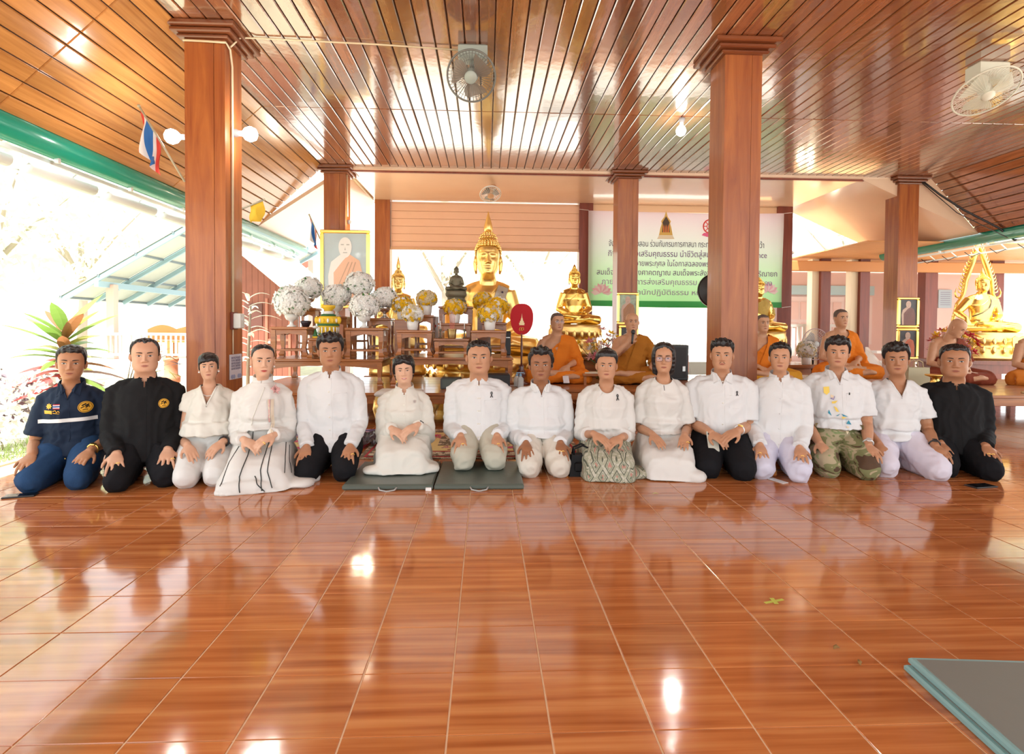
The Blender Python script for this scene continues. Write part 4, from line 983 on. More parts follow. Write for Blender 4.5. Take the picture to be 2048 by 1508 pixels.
# -- 12
D = add(label='man in long-sleeved white round-collar shirt and pale lavender trousers, right of the big column', at=(1.932,3.643), hx=.165, zt=.919, zc=.715, sw=.212, kn=.105, skin='mid', hair='swept', seed=12, fat=1.0, look=.8, lx=.015,
  face=dict(wid=.98, jaw=.97, smile=.2), hands=knees(.112), rings=[(0,2),(1,2)],
  bottom=dict(type='trousers', mat=LAV, fat=1.06, wr=.006), top=dict(name='shirt', mat=W1, hem=.150, sleeve='long', sl=1.04, neck=dict(v=(.085,.012), collar='mandarin', gap=.35, trim=False), placket=(.08,.18), buttons=5, button_mat=W1))
# -- 13
D = add(label='young man in white polo printed with coloured shards and camouflage trousers', at=(2.420,3.683), hx=.135, zt=.966, zc=.743, sw=.240, kn=.118, skin='mid', hair='thick', seed=13, fat=.98, armf=1.05, look=.55, yaw=-.05, roll=.02,
  face=dict(wid=1.0, jaw=.98, nosew=1.1), hands=[dict(w=(-.150,.20,.215), d=(.22,-.88,-.36), u=(0,-.3,1), sp=.14, c=(.16,.42,.34)), dict(w=(.155,.20,.215), d=(.05,-.90,-.36), u=(0,-.3,1), sp=.12, c=(.16,.42,.34))],
  bottom=dict(type='trousers', mat=CAMO, fat=1.06, top=.335, wr=.007, wf=6.), top=dict(name='polo_shirt', mat=W1, hem=.305, hipw=.158, loose=1.04, sleeve='short', slen=.80, neck=dict(v=(.125,.030), collar='polo'), placket=(.12,.33), pocket=(.04,.185)), watch=(1, M_STEEL, M_STEEL, 'round'))
C, zc = D['C'], D['zc']; TEAL = mat('print_teal', (.03,.25,.36), .7); YL = mat('print_yellow', (.85,.62,.12), .7); ORG = mat('print_orange', (.80,.22,.05), .7); CRP = mat('print_cream', (.80,.66,.45), .7); VIO = mat('print_violet', (.25,.22,.45), .7)
for pts, m in (([(-.105,-.145),(-.070,-.140),(-.066,-.180),(-.085,-.200),(-.104,-.185)],YL),([(-.060,-.195),(-.040,-.205),(-.045,-.225),(-.060,-.215)],CRP),([(-.065,-.225),(-.035,-.205),(-.042,-.232)],VIO),([(-.055,-.245),(-.020,-.235),(-.035,-.255),(-.055,-.258)],YL),
               ([(-.045,-.275),(-.028,-.285),(-.012,-.315),(-.030,-.312)],YL),([(-.075,-.300),(-.058,-.345),(-.082,-.325)],TEAL),([(-.035,-.345),(-.005,-.325),(-.020,-.342)],TEAL),([(.0,-.325),(.045,-.345),(.012,-.342)],TEAL),([(.0,-.345),(.035,-.350),(.008,-.362)],YL),([(.035,-.395),(.055,-.372),(.070,-.402)],TEAL),([(.03,-.41),(.055,-.415),(.04,-.425)],CRP),([(.04,-.45),(.06,-.455),(.05,-.475)],CRP)):
    C.patch('shard_print', [(x, zc+z) for x, z in pts], m, D['top'], .008)
C.patch('sleeve_print', [(-.212,zc-.200),(-.180,zc-.225),(-.205,zc-.222)], ORG, D['top'], .0035)
C.patch('pocket_mark', [(.055,zc-.178),(.063,zc-.178),(.062,zc-.195),(.054,zc-.195)], PIP, D['top'], .003)
bl = D['CL']; bl.strip('belt', (-.155,.322), (.155,.322), .032, mat('olive_belt', (.30,.22,.09), .7), D['low'], .004, 20); bl.strip('belt_buckle', (-.03,.322), (.012,.322), .036, M_GOLD2, D['low'], .008, 4)
# -- 14
D = add(label='man in white V-neck T-shirt and lilac-white trousers, second from right', at=(2.860,3.672), hx=.125, zt=.924, zc=.691, sw=.215, kn=.150, skin='tan', hair='thick', seed=14, fat=1.0, armf=1.08, look=.6, yaw=-.06, roll=-.05, lx=.01,
  face=dict(wid=.98, jaw=1.0, smile=.2), hands=[dict(w=(-.168,.19,.212), d=(.06,-.90,-.36), u=(0,-.3,1), sp=.18, c=(.16,.42,.34)), dict(w=(.185,.20,.212), d=(.06,-.90,-.36), u=(0,-.3,1), sp=.15, c=(.16,.42,.34))],
  bottom=dict(type='trousers', mat=LAV2, fat=1.06, top=.28, wr=.007), top=dict(name='t_shirt', mat=W1, hem=.225, hipw=.160, sleeve='short', slen=.68, wr=.006, neck=dict(v=(.165,.058), trim=True, tr=.0055)), watch=(1, M_BLACK, M_BLACK, 'square'))
# -- 15
D = add(label='heavyset man all in black with long sleeves at far right', at=(3.240,3.669), hx=.185, zt=.912, zc=.675, sw=.245, kn=.115, skin='tan', hair='crew', seed=15, fat=1.2, armf=1.15, look=.55, yaw=-.03,
  face=dict(wid=1.08, jaw=1.12, cheek=1.2, nosew=1.15), hands=[dict(w=(-.130,.19,.212), d=(.12,-.90,-.36), u=(0,-.3,1), sp=.2, c=(.16,.42,.34)), dict(w=(.130,.19,.215), d=(.0,-.90,-.36), u=(0,-.3,1), sp=.2, c=(.16,.42,.34))], rings=[(0,2),(1,1),(1,2)],
  bottom=dict(type='trousers', mat=BK2, fat=1.1), top=dict(name='shirt', mat=BK, hem=.14, sleeve='long', sl=1.1, neck=dict(v=(.095,.012), collar='mandarin', gap=.40, trim=False), placket=(.08,.18)))
# ================================================================== SEATED STATUES AND MONKS
def lotus_body(arms, sw=.19, voxel=.012, slim=1., legw=.36, hand_kw=None, smooth=2, ak=1.):
    """cross-legged figure, seat at z=0, facing -y; arms = [(wrist, dir, up, curl)...] for -x and +x side"""
    b = MB()
    rings_loft(b, [(0,.02,.02,.17,.15),(0,.02,.10,.165,.145),(0,.03,.20,.135*slim,.110),(0,.03,.30,.135*slim,.105),(0,.02,.42,.165*slim,.112),(0,.02,.50,.160,.100),(0,.03,.55,.105,.085),(0,.03,.59,.066,.068),(0,.025,.63,.058,.062)])
    A = []
    for s, (W, d, up, curl) in zip((-1, 1), arms):
        S = Vector((s*(sw-.045), .03, .508)); W = Vector(W); E = ik(S, W, .270, .235, (s*.55, .55, -.3)); A.append((S, E, W))
        b.tube([Vector((s*.04,.03,.56)), Vector((s*.10,.03,.535)), S], [.045,.055,.055], 12)
        b.tube([S, S.lerp(E, .35), S.lerp(E, .8), E, E.lerp(W, .3), W], [.057*ak,.054*ak,.048*ak,.044*ak,.043*ak,.027*ak], 12)
        hand(b, W, d, up, -s, 1.0, curl, .10)
    for s in (-1, 1):
        H = Vector((s*.09, .02, .095)); K = Vector((s*legw, -.22, .075)); An = Vector((-s*.10, -.335, .085 if s < 0 else .13))
        b.tube([H, H.lerp(K, .5), K, K+(K-H).normalized()*.02], [.098,.092,.072,.05], 14)
        b.tube([K, K.lerp(An, .45), An], [.068,.062,.042], 12); b.tube([An, An+Vector((-s*.08,-.01,.012)), An+Vector((-s*.15,.01,.0))], [.042,.042,.028], 10, flat=(.8,1.1))
    return b, A
def scalp(z, an, k=1.):
    a, f, b = [float(q[0]) for q in head_rings(np.array([z]))]; c, s = math.cos(an), math.sin(an)
    return (a*math.copysign(abs(s)**.86, s)*k, -(f if c > 0 else b)*math.copysign(abs(c)**(.8 if c > 0 else .95), c)*k, z)
MED = [((-.115,-.15,.185), (.80,-.45,-.05), (0,.3,1), (.10,.2,.15)), ((.115,-.17,.200), (-.80,-.42,-.05), (0,.3,1), (.10,.2,.15))]
TOUCH = [((-.31,-.20,.205), (-.02,-.55,-.80), (0,-.9,.4), (.08,.2,.15)), ((.115,-.17,.190), (-.80,-.42,-.05), (0,.3,1), (.10,.2,.15))]
BFACE = dict(nose=1.25, nosew=.9, jaw=.98, lipw=.022, wid=1.0, cheek=1.1)
def buddha(name, label, loc, scale, m, rz=0., arms=MED, flame=.16, bun=.045, curls=True, ped=None, simple=False, yaw=0., group=None, big=1.0, hs=1.06):
    t = thing(name, label, 'statue', loc, rz); t.scale = (scale,)*3
    b, A = lotus_body(arms, sw=.205, slim=1.12, ak=1.22); V, F, _ = remesh(b, .0115 if not simple else .02, 2)
    HV, HF, _ = make_head(BFACE); T = Matrix.Translation((0, .0, .635)) @ RZ(yaw).to_4x4() @ Matrix.Scale(hs, 4)
    E = MB()
    for s in (-1, 1): E.tube([(s*.078,.006,.115),(s*.083,.008,.08),(s*.080,.006,.04),(s*.075,.004,.010)], [.010,.013,.011,.006], 8, flat=(.5,1))
    Hv = [T @ Vector(p) for p in HV]+[T @ Vector(p) for p in E.v]
    n = len(V); n2 = n+len(HV); Vt = [tuple(p) for p in V]+[tuple(p) for p in Hv]
    Ft = list(F)+[tuple(q+n for q in f) for f in HF]+[tuple(q+n2 for q in f) for f in E.f]
    fig = mkobj('figure', Vt, Ft, m, t)
    # hair cap, curls, topknot and flame
    th = np.linspace(-np.pi, np.pi, 41)[:-1]
    low = np.interp(np.abs(th)*180/np.pi, [0,40,75,100,180], [.182,.176,.150,.10,.045])
    cu = MB(); r0 = .0088*big; k = 0; zz = .05
    rows = 13
    for ri in range(rows):
        q = ri/(rows-1); zc_ = .045+(.222-.045)*q**.8; a, f, bk = head_rings(np.array([zc_])); per = max(4, int(2*math.pi*.075*max(.2, float(a[0])/.075)/(r0*1.75)))
        for j in range(per):
            an = 2*math.pi*(j+.5*(ri % 2))/per-math.pi; lz = np.interp(abs(an)*180/math.pi, [0,40,75,100,180], [.182,.176,.150,.10,.045])
            if zc_ < lz: continue
            p = Vector(scalp(zc_, an, 1.05))+Vector((0,0,.004)); cu.lathe([(r0,-.003),(r0*.9,.004),(r0*.45,.010),(.001,.0125)], T @ p, 7, rot=RV((0,0,1), (p-Vector((0,.01,.10))).normalized()), sx=hs, sy=hs)
    for ri in range(5):
        q = ri/4; rr = bun*math.cos(q*1.35); per = max(3, int(2*math.pi*rr/(r0*1.7)))
        for j in range(per):
            an = 2*math.pi*(j+.5*(ri % 2))/per; p = Vector((rr*math.cos(an), .012+rr*math.sin(an), .222+bun*1.05*math.sin(q*1.35)))
            cu.lathe([(r0,-.003),(r0*.9,.004),(r0*.45,.010),(.001,.0125)], T @ p, 7, rot=RV((0,0,1), (p-Vector((0,.012,.21))).normalized()))
    cu.ball(T @ Vector((0,.012,.215)), (bun, bun, bun*1.0), 14, 8)
    V0 = []; zcap = np.maximum(low[None,:], np.linspace(0,1,14)[:,None]*(.226-low[None,:])+low[None,:])
    for i in range(14):
        for j, an in enumerate(th):
            V0.append(T @ (Vector(scalp(zcap[i,j], an, 1.04))+Vector((0,0,.003))))
    cu.add(V0, [(i*40+j, i*40+(j+1) % 40, (i+1)*40+(j+1) % 40, (i+1)*40+j) for i in range(13) for j in range(40)])
    if not simple: tag(cu.build('hair_curls', m, t, True), kind='stuff')
    else: cu.build('hair', m, t, True)
    fb = MB(); z0 = .222+bun*.95; pr = [(.012,0),(.024,.10),(.027,.2),(.021,.42),(.012,.66),(.005,.86),(.0008,1.)]
    fb.lathe([(r*1.1, z0+z*flame) for r, z in pr], (0,.012,0), 12); o = mkobj('flame_finial', [T @ Vector(p) for p in fb.v], fb.f, m, t)
    # face lines
    bv = BVHTree.FromPolygons([tuple(p) for p in Hv[:len(HV)]], HF); ey = MB()
    Ti = T.inverted()
    def fy(x, z):
        h = bv.ray_cast(T @ Vector((x,-.4,z)), (T.to_3x3() @ Vector((0,1,0))).normalized(), 1.); return (Ti @ h[0]).y if h[0] is not None else -.08
    for s in (-1, 1):
        ey.tube([T @ Vector((s*x, fy(s*x, z)-.001, z)) for x, z in ((.008,.128),(.02,.142),(.036,.143),(.052,.132))], [.001,.0022,.0022,.001], 5)
        ey.tube([T @ Vector((s*x, fy(s*x, z)-.001, z)) for x, z in ((.016,.112),(.026,.108),(.036,.108),(.047,.113))], [.001,.002,.002,.001], 5)
    ey.build('brow_and_eyelid', M_GOLD2 if m is M_GOLD else m, t, True)
    # robe edge across the chest
    C = Cloth(V, F); C.line('robe_edge', [(-.155,.36),(-.10,.39),(-.02,.44),(.05,.51),(.085,.56)], .006, m, t, .002)
    if ped: ped(t)
    return t, C, A
def lotus_pedestal(t, w, d, h, tiers=3, m=None, petals=22, plain=False):
    m = m or M_GOLD; b = MB(); n = 36
    pr = [(1.0,-h),(1.0,-h*.86),(.93,-h*.82),(.90,-h*.62),(.80,-h*.58),(.78,-h*.45),(.86,-h*.38),(.95,-h*.30),(.97,-h*.18),(.92,-h*.10),(.94,-.0),(.5,.01)]
    b.lathe([(r*.5, z) for r, z in pr], (0,-.12,0), n, sx=w, sy=d); b.build('pedestal', m, t, True)
    if not plain:
        p = MB()
        for k in range(petals):
            a = 2*math.pi*k/petals
            for z, s in ((-h*.30, 1),(-h*.62, -1)):
                c = Vector((.475*w*math.cos(a), -.12+.475*d*math.sin(a), z)); p.ball(c, (.030*w,.018*d,h*.13), 8, 6, rot=RZ(a+math.pi/2))
        tag(p.build('lotus_petals', m, t, True), kind='stuff')
M_BRONZE = mat('dark_bronze', (.17,.15,.10), .5, .5, bump=.1)
# main image
tB, CB, _ = buddha('buddha_statue', 'huge gilded seated Buddha statue with pointed flame, wearing a silver sash', (.02, 9.35, .57), 2.02, M_GOLD, arms=TOUCH, flame=.14, bun=.055, hs=1.25, ped=lambda t: lotus_pedestal(t, 1.0, .62, .237))
SASH = mat('silver_brocade', (.50,.48,.42), .45, .3, bump=.4, bscale=120, var=.4); DKB = mat('dark_embroidery', (.06,.06,.11), .6)
def sash(C, t, pts, w, m, name='sash', off=.01):
    V = []; n = 26
    P = [np.array(p) for p in pts]; L = [0]
    for a, b in zip(P[:-1], P[1:]): L.append(L[-1]+np.linalg.norm(b-a))
    for k in range(n+1):
        s = L[-1]*k/n; x = np.interp(s, L, [p[0] for p in P]); z = np.interp(s, L, [p[1] for p in P]); ww = np.interp(s, [0, L[-1]], w)
        e = 1e-3; dx = np.interp(min(s+.01, L[-1]), L, [p[0] for p in P])-np.interp(max(s-.01, 0), L, [p[0] for p in P]); dz = np.interp(min(s+.01, L[-1]), L, [p[1] for p in P])-np.interp(max(s-.01, 0), L, [p[1] for p in P]); q = math.hypot(dx, dz)+1e-9; nx, nz = -dz/q, dx/q
        for g in (-1, -.5, 0, .5, 1):
            xx, zz = x+nx*g*ww/2, z+nz*g*ww/2; V.append((xx, C.y(xx, zz, .05)-off, zz))
    return mkobj(name, V, [(5*k+j, 5*k+j+1, 5*k+5+j+1, 5*k+5+j) for k in range(n) for j in range(4)], m, t)
so = sash(CB, tB, [(.125,.545),(.09,.44),(.03,.30),(-.02,.20)], (.085,.10), SASH)
for k, (x, z) in enumerate(((.115,.50),(.095,.44),(.075,.385),(.05,.33),(.025,.275))): CB.patch('embroidered_flower', disc((x, z), .014 if k % 2 else .009, 9), DKB, so, .014)
tL, CLb, _ = buddha('buddha_statue', 'gilded Buddha statue with pleated robe left of the huge one, behind yellow flowers', (-1.33, 8.75, .88), 1.08, M_GOLD, rz=.12, arms=MED, flame=.20, ped=lambda t: lotus_pedestal(t, .78, .60, .528))
for k in range(9): CLb.line('robe_pleat', [(-.15+.035*k,.22),(-.12+.03*k,.34),(-.04+.018*k,.50)], .005, M_GOLD, tL, .002)
tR, CRb, _ = buddha('buddha_statue', 'polished gold Buddha statue meditating behind the spectacled monk in orange', (1.30, 8.5, 1.06), .92, M_GOLD2, arms=MED, flame=.07, bun=.04, ped=lambda t: lotus_pedestal(t, .88, .66, .48))
CRb.line('robe_border', [(.045,.54),(.05,.46),(.055,.38)], .012, M_GOLD2, tR, .004)
tR4, C4, _ = buddha('buddha_statue', 'gold Buddha statue draped in glittering cloth, half hidden by the big right column', (3.95, 8.2, .98), .84, M_GOLD2, arms=MED, flame=.03, bun=.045, ped=lambda t: lotus_pedestal(t, .86, .66, .54))
GLIT = mat('sequinned_gold_cloth', (.55,.38,.10), .35, .7, bump=.9, bscale=160, var=.5)
b = MB(); rings_loft(b, [(0.01,.02,.22,.15,.13),(.01,.02,.32,.155,.125),(.01,.02,.44,.185,.130),(.015,.025,.52,.175,.115),(.02,.03,.575,.10,.088)])
b.tube([(.10,.03,.53),(.16,.03,.50),(.235,.03,.36),(.24,.0,.28)], [.06,.066,.064,.062], 12)
V_, F_, _ = remesh(b, .014, 2); V_ = wrinkle(V_, F_, 3, .005, 8.); c_ = V_[np.array([f[:4] for f in F_])].mean(1)
mkobj('draped_cloth', V_, [f for f, c in zip(F_, c_) if c[2] < .50+.55*c[0]+.02 and c[2] > .30-.35*c[0]], GLIT, tR4)
# image with flame-shaped aureole at far right
t5, C5, _ = buddha('buddha_statue', 'gold Buddha statue framed by a tall pointed flame aureole at far right', (7.95, 8.9, .987), 1.05, M_GOLD2, rz=-.22, arms=TOUCH, flame=.10, bun=.04, hs=.98, ped=lambda t: lotus_pedestal(t, 1.0, .66, .40))
au = MB()
def aur(pts, r, flat=(1,.6)): au.tube(pts, r, 10, flat=flat, up=(0,1,0))
ol = [(.33,.0),(.345,.10),(.33,.22),(.30,.36),(.285,.45),(.235,.53),(.20,.60),(.185,.70),(.175,.80),(.135,.94),(.08,1.10),(.03,1.26),(0,1.40)]
for s in (-1, 1):
    aur([(s*x, .12, z) for x, z in ol], [.030,.032,.032,.034,.032,.032,.040,.050,.056,.060,.056,.042,.006])
    aur([(s*.235,.12,.53),(s*.30,.12,.56),(s*.315,.12,.62),(s*.295,.12,.70)], [.022,.022,.015,.002])
    aur([(s*.34,.12,.02),(s*.40,.12,.015),(s*.43,.12,.06),(s*.405,.12,.11)], [.025,.024,.016,.003])
    for k in range(15):
        q = k/14; x, z = np.interp(.60+q*.72, [p[1] for p in ol], [p[0] for p in ol]), .60+q*.72
        au.tube([(s*x,.12,z),(s*(x+.065*(1-q*.5)),.12,z+.03),(s*(x+.085*(1-q*.6)),.12,z+.085)], [.022,.016,.001], 6, flat=(1,.5), up=(0,1,0))
    for k in range(8):
        q = k/7; x, z = np.interp(.08+q*.36, [p[1] for p in ol], [p[0] for p in ol]), .08+q*.36
        au.tube([(s*x,.12,z),(s*(x+.022),.12,z+.012),(s*(x+.03),.12,z+.035)], [.011,.008,.001], 6, flat=(1,.5), up=(0,1,0))
au.build('flame_aureole', M_GOLD2, t5, True)
C5.line('robe_chain', [(-.14,.25),(-.04,.30),(.05,.38),(.08,.47),(.075,.55)], .009, M_BRONZE, t5, .004)
sh = MB(); sh.prism([(-.09,.10),(-.05,.13),(0,.10),(.05,.13),(.09,.10),(.085,-.02),(.04,-.09),(0,-.115),(-.04,-.09),(-.085,-.02)], 0, .02, M=Matrix.Translation((.20,-.50,-.17)) @ RX(math.pi/2).to_4x4()); sh.build('crest_shield', M_GOLD2, t5)
# small dark bronze image on the altar
buddha('buddha_statue', 'small dark bronze Buddha statue on top of the central altar table', (-.385, 7.35, 1.47), .34, M_BRONZE, arms=MED, flame=.03, bun=.035, simple=True, ped=lambda t: lotus_pedestal(t, .82, .62, .58, m=M_BRONZE, plain=True))
# ---- monks ------------------------------------------------------------------
def robe_cloth(name, col): return mat(name, col, .75, bump=.3, bscale=90, spec=.15)
OR1 = robe_cloth('orange_robe', (.72,.20,.018)); OR2 = robe_cloth('ochre_robe', (.40,.15,.018)); OR3 = robe_cloth('brown_orange_robe', (.55,.17,.022)); MAR = robe_cloth('maroon_robe', (.20,.040,.018)); OCH = robe_cloth('mustard_robe', (.62,.30,.03))
def monk(label, loc, s, rz, arms, robe, skin_='monk', lap=None, yaw=0., pitch=0., roll=0., hair='shaved', seed=1, sash_m=None, face={}, covered=True, lean=0., fat=1.):
    t = thing('person', label, 'person', loc, rz); t.scale = (s,)*3; sk = SKIN[skin_]
    b, A = lotus_body(arms, slim=1.05*fat, sw=.195*fat); V, F, _ = remesh(b, .0105, 2)
    f_ = dict(face); HV, HF, mi = make_head(f_); hc = Vector((0, -.005-lean, .640-lean*.35)); T = Matrix.Translation(hc) @ (RZ(yaw) @ RY(roll) @ RX(pitch)).to_4x4() @ Matrix.Scale(.985, 4)
    n = len(HV); mkobj('body', [tuple(T @ Vector(p)) for p in HV]+[tuple(p) for p in V], list(HF)+[tuple(q+n for q in f) for f in F], sk, t, True, list(mi)+[0]*len(F))
    face_bits(f_, HV, HF, t, T, sk)
    if hair: make_hair(f_, t, T, HAIR[hair])
    rb = MB(); k = 1.10*fat
    rings_loft(rb, [(0,.02,.02,.20*fat,.17),(0,.02,.10,.185*fat,.165),(0,.025,.22,.155*k,.128),(0,.025,.33,.155*k,.120),(0,.02,.43,.178*k,.124),(0,.02,.50,.170*k,.112),(0,.03,.55,.115*k,.096),(0,.03,.59,.074,.080)])
    S, E, W = A[1]
    e2 = E.lerp(W, .35) if covered else S.lerp(E, .5)
    rb.tube([Vector((.05,.03,.555)), S, S.lerp(E, .5), E, e2], [.062,.072,.078,.080,.082], 14)
    if covered: rb.tube([E+Vector((-.02,0,.02)), E+Vector((.03,-.02,-.10)), E+Vector((.04,-.03,-.20))], [.075,.07,.05], 12)
    V2, F2, _ = remesh(rb, .0105, 3); V2 = wrinkle(V2, F2, seed*3+1, .007, 7.); c = V2[np.array([f[:4] for f in F2])].mean(1)
    dg = .545+.95*(c[:,0]-.075)
    keep = ~((c[:,2] > dg) & (c[:,0] < .09)) & ~((c[:,2] > .575) & (c[:,0] < .045))
    C = Cloth(V2, F2); mkobj('upper_robe', V2, [f for f, q in zip(F2, keep) if q], robe, t)
    lg = MB()
    for sd in (-1, 1):
        H = Vector((sd*.09,.02,.095)); K = Vector((sd*.36,-.22,.075)); An = Vector((-sd*.03,-.325,.085))
        lg.tube([H, H.lerp(K, .5), K, K+(K-H).normalized()*.03], [.120,.115,.092,.06], 16); lg.tube([K, K.lerp(An, .5), An], [.085,.080,.06], 12)
    lg.ball((0,-.10,.08), (.24,.20,.075), 16, 8); lg.ball((0,.05,.08), (.20,.17,.11), 16, 8)
    V3, F3, _ = remesh(lg, .0115, 3); V3 = wrinkle(V3, F3, seed*5+2, .007, 6.); V3[:,2] = np.maximum(V3[:,2], .003); mkobj('lower_robe', V3, F3, lap or robe, t)
    if sash_m: 
        so = sash(C, t, [(.115,.575),(.10,.50),(.065,.38),(.02,.24),(-.0,.15)], (.125,.15), sash_m, 'folded_sash', .012)
    return dict(t=t, A=A, T=T, C=C)
LAPM = [((-.10,-.20,.205), (.75,-.45,-.25), (0,-.3,1), (.2,.35,.3)), ((.10,-.21,.225), (-.72,-.50,-.25), (0,-.3,1), (.2,.35,.3))]
KNEE = [((-.20,-.22,.20), (.55,-.70,-.30), (0,-.3,1), (.2,.35,.3)), ((.13,-.22,.215), (-.65,-.55,-.25), (0,-.3,1), (.2,.35,.3))]
MICA = [((-.075,-.20,.50), (.55,-.30,.78), (-.3,-.9,.1), (.9,.9,.6)), ((.20,-.22,.205), (.45,-.70,-.30), (0,-.3,1), (.25,.4,.3))]
Z_P = .34
monk('spectacled monk in bright orange robe seated before the polished gold statue', (.88, 7.15, Z_P), 1.0, -.05, KNEE, OR1, hair='shaved', yaw=.28, pitch=.05, seed=2, sash_m=OR1, face=dict(glasses='frame_clear', jaw=1.08, wid=1.05), fat=1.05)
mk2 = monk('bald monk in ochre robe speaking into a microphone', (1.80, 7.05, Z_P), 1.0, -.1, MICA, OR2, hair=None, yaw=.05, pitch=.0, seed=3, sash_m=OR2, face=dict(jaw=1.1, wid=1.06, old=.6, lipw=.02), fat=1.08)
monk('young monk with mustard lap robe peering from behind the big right column', (3.52, 7.2, Z_P), 1.0, -.1, LAPM, OR1, lap=OCH, yaw=.1, seed=4, sash_m=OR1, face=dict())
monk('tall thin monk in orange robe with bare shoulder behind the camouflage trousers man', (4.55, 7.2, Z_P+.06), 1.02, -.08, LAPM, OR1, yaw=.1, roll=-.04, seed=5, face=dict(wid=.96, jaw=.92, brow=-.003))
monk('bald monk in maroon robe looking down beside a gold statue', (5.95, 7.15, Z_P), 1.0, -.15, LAPM, MAR, hair=None, yaw=.55, pitch=.55, seed=6, face=dict(eye=.5, jaw=1.05), covered=False, lean=.06)
monk('monk in brown-orange robe cut by the right edge of the picture', (6.93, 6.95, Z_P), 1.0, -.25, LAPM, OR3, yaw=.5, pitch=.2, seed=7, face=dict())
mc = MB(); mc.lathe([(.010,-.09),(.012,-.05),(.015,.02),(.017,.035)], (0,0,0), 14); mc.lathe([(.018,.032),(.024,.042),(.026,.058),(.022,.075),(.008,.084)], (0,0,0), 14)
mo = mc.build('microphone', M_BLACK, None, True); h = mk2['A'][0][2]
mo.matrix_world = Matrix.Translation((1.80, 7.05, Z_P)) @ RZ(-.1).to_4x4() @ Matrix.Translation((-.025,-.235,.575)) @ RX(-.18).to_4x4() @ RY(.12).to_4x4()
tag(mo, 'black microphone held to the mouth of the bald monk in ochre', 'microphone')
# ================================================================== PLATFORMS, ALTAR AND ITS THINGS
def platform(x0, x1, y0, y1, z1, label, legs=3, ap=.085):
    t = thing('low_platform', label, 'platform', ((x0+x1)/2, y0, 0)); w, d = x1-x0, y1-y0
    n = 6
    for k in range(n): MB().box((0, d*(k+.5)/n, z1-.015), (w, d/n-.004, .03), bev=.004).build('deck_board', M_ALTAR, t)
    MB().box((0,.04,z1-.03-ap/2), (w-.08,.03,ap), bev=.004).build('front_apron', M_ALTAR, t); MB().box((0,d-.04,z1-.03-ap/2), (w-.08,.03,ap)).build('back_apron', M_ALTAR, t)
    for s in (-1, 1): MB().box((s*(w/2-.04),d/2,z1-.03-ap/2), (.03,d-.08,ap)).build('side_apron', M_ALTAR, t)
    for k in range(legs):
        for y in (.06, d-.06): MB().box((-w/2+.06+(w-.12)*k/(legs-1), y, (z1-.03)/2), (.07,.07,z1-.03), bev=.006).build('leg', M_ALTAR, t)
    return t
platform(-2.62, .55, 5.85, 7.75, .34, 'low varnished wooden platform carrying the two altar table sets')
platform(.60, 3.00, 6.20, 7.75, .34, 'low varnished wooden platform under the spectacled monk and the monk with the microphone')
platform(3.05, 7.75, 5.70, 7.70, .345, 'long low wooden platform at right under the maroon-robed monk', 4)
def altar_table(x0, x1, y0, y1, z0, z1, label, big=False, group=None):
    w, d, h = x1-x0, y1-y0, z1-z0; t = thing('altar_table', label, 'table', ((x0+x1)/2, (y0+y1)/2, z0), 0, group)
    tp = MB(); th = .028; tp.box((0,0,h-th/2), (w,d,th), bev=.006); tp.box((0,0,h-th-.010), (w-.03,d-.03,.02), bev=.005); tp.build('table_top', M_ALTAR, t)
    ah = min(.075, h*.26); lw = min(.055, w*.13)
    for s, y in ((-1, -d/2+.025), (1, d/2-.025)):
        n = 14; pts = [(-w/2+.02, 0), (w/2-.02, 0)]
        for k in range(n+1):
            q = 1-2*k/n; a = abs(q); sc = (.35+.65*a**2.2)+.12*abs(math.sin(a*9))*(1-a)
            pts.append((q*(w/2-.02), -ah*min(1., sc)))
        MB().prism(pts, -.010, .010, M=Matrix.Translation((0,y,h-th-.018)) @ RX(math.pi/2).to_4x4()).build('scalloped_apron', M_ALTAR, t)
    for s in (-1, 1): MB().box((s*(w/2-.025),0,h-th-.018-ah*.3), (.018,d-.06,ah*.6)).build('side_apron', M_ALTAR, t)
    hl = h-th-.01
    for sx in (-1, 1):
        for sy in (-1, 1):
            c = Vector((sx*(w/2-lw/2-.006), sy*(d/2-lw/2-.006), 0)); b = MB(); o = lw*.55*sx if not big else lw*.35*sx
            prof = [(hl, .50, 0), (hl*.62, .46, -.1), (hl*.36, .34, -.25), (hl*.22, .42, 0), (hl*.12, .62, .25), (hl*.05, .50, .1), (0, .55, .2)]
            for (za, ra, oa), (zb, rb, ob) in zip(prof[:-1], prof[1:]):
                P = []
                for z, r, of in ((zb, rb, ob), (za, ra, oa)):
                    for ax, ay in ((-1,-1),(1,-1),(1,1),(-1,1)): P.append((c.x+o*of+ax*r*lw, c.y+ay*r*lw, z))
                b.add(P, [(3,2,1,0),(4,5,6,7),(0,1,5,4),(1,2,6,5),(2,3,7,6),(3,0,4,7)])
            b.build('leg', M_ALTAR, t)
    if not big and h > .2:
        for y in (-d/2+lw*.6, d/2-lw*.6): MB().box((0,y,hl*.30), (w-lw*1.6,.018,.022), bev=.004).build('stretcher', M_ALTAR, t)
    return t
zb = .34
altar_table(-2.46, -1.17, 6.55, 7.45, zb, .64, 'long carved base table of the left altar, under white flowers', True)
altar_table(-2.45, -2.03, 6.62, 6.98, .64, 1.00, 'left front altar table on the left base table, carrying a big white bouquet')
altar_table(-1.61, -1.17, 6.62, 6.98, .64, .995, 'right front altar table on the left base table, carrying a white bouquet')
altar_table(-2.02, -1.63, 6.58, 6.90, .64, .875, 'lowest centre altar table of the left set, with the garland tower')
altar_table(-2.30, -2.05, 7.02, 7.28, .64, 1.23, 'tall narrow altar table at the back left of the left set')
altar_table(-1.99, -1.68, 7.02, 7.30, .64, 1.13, 'middle back altar table of the left set behind the garland tower')
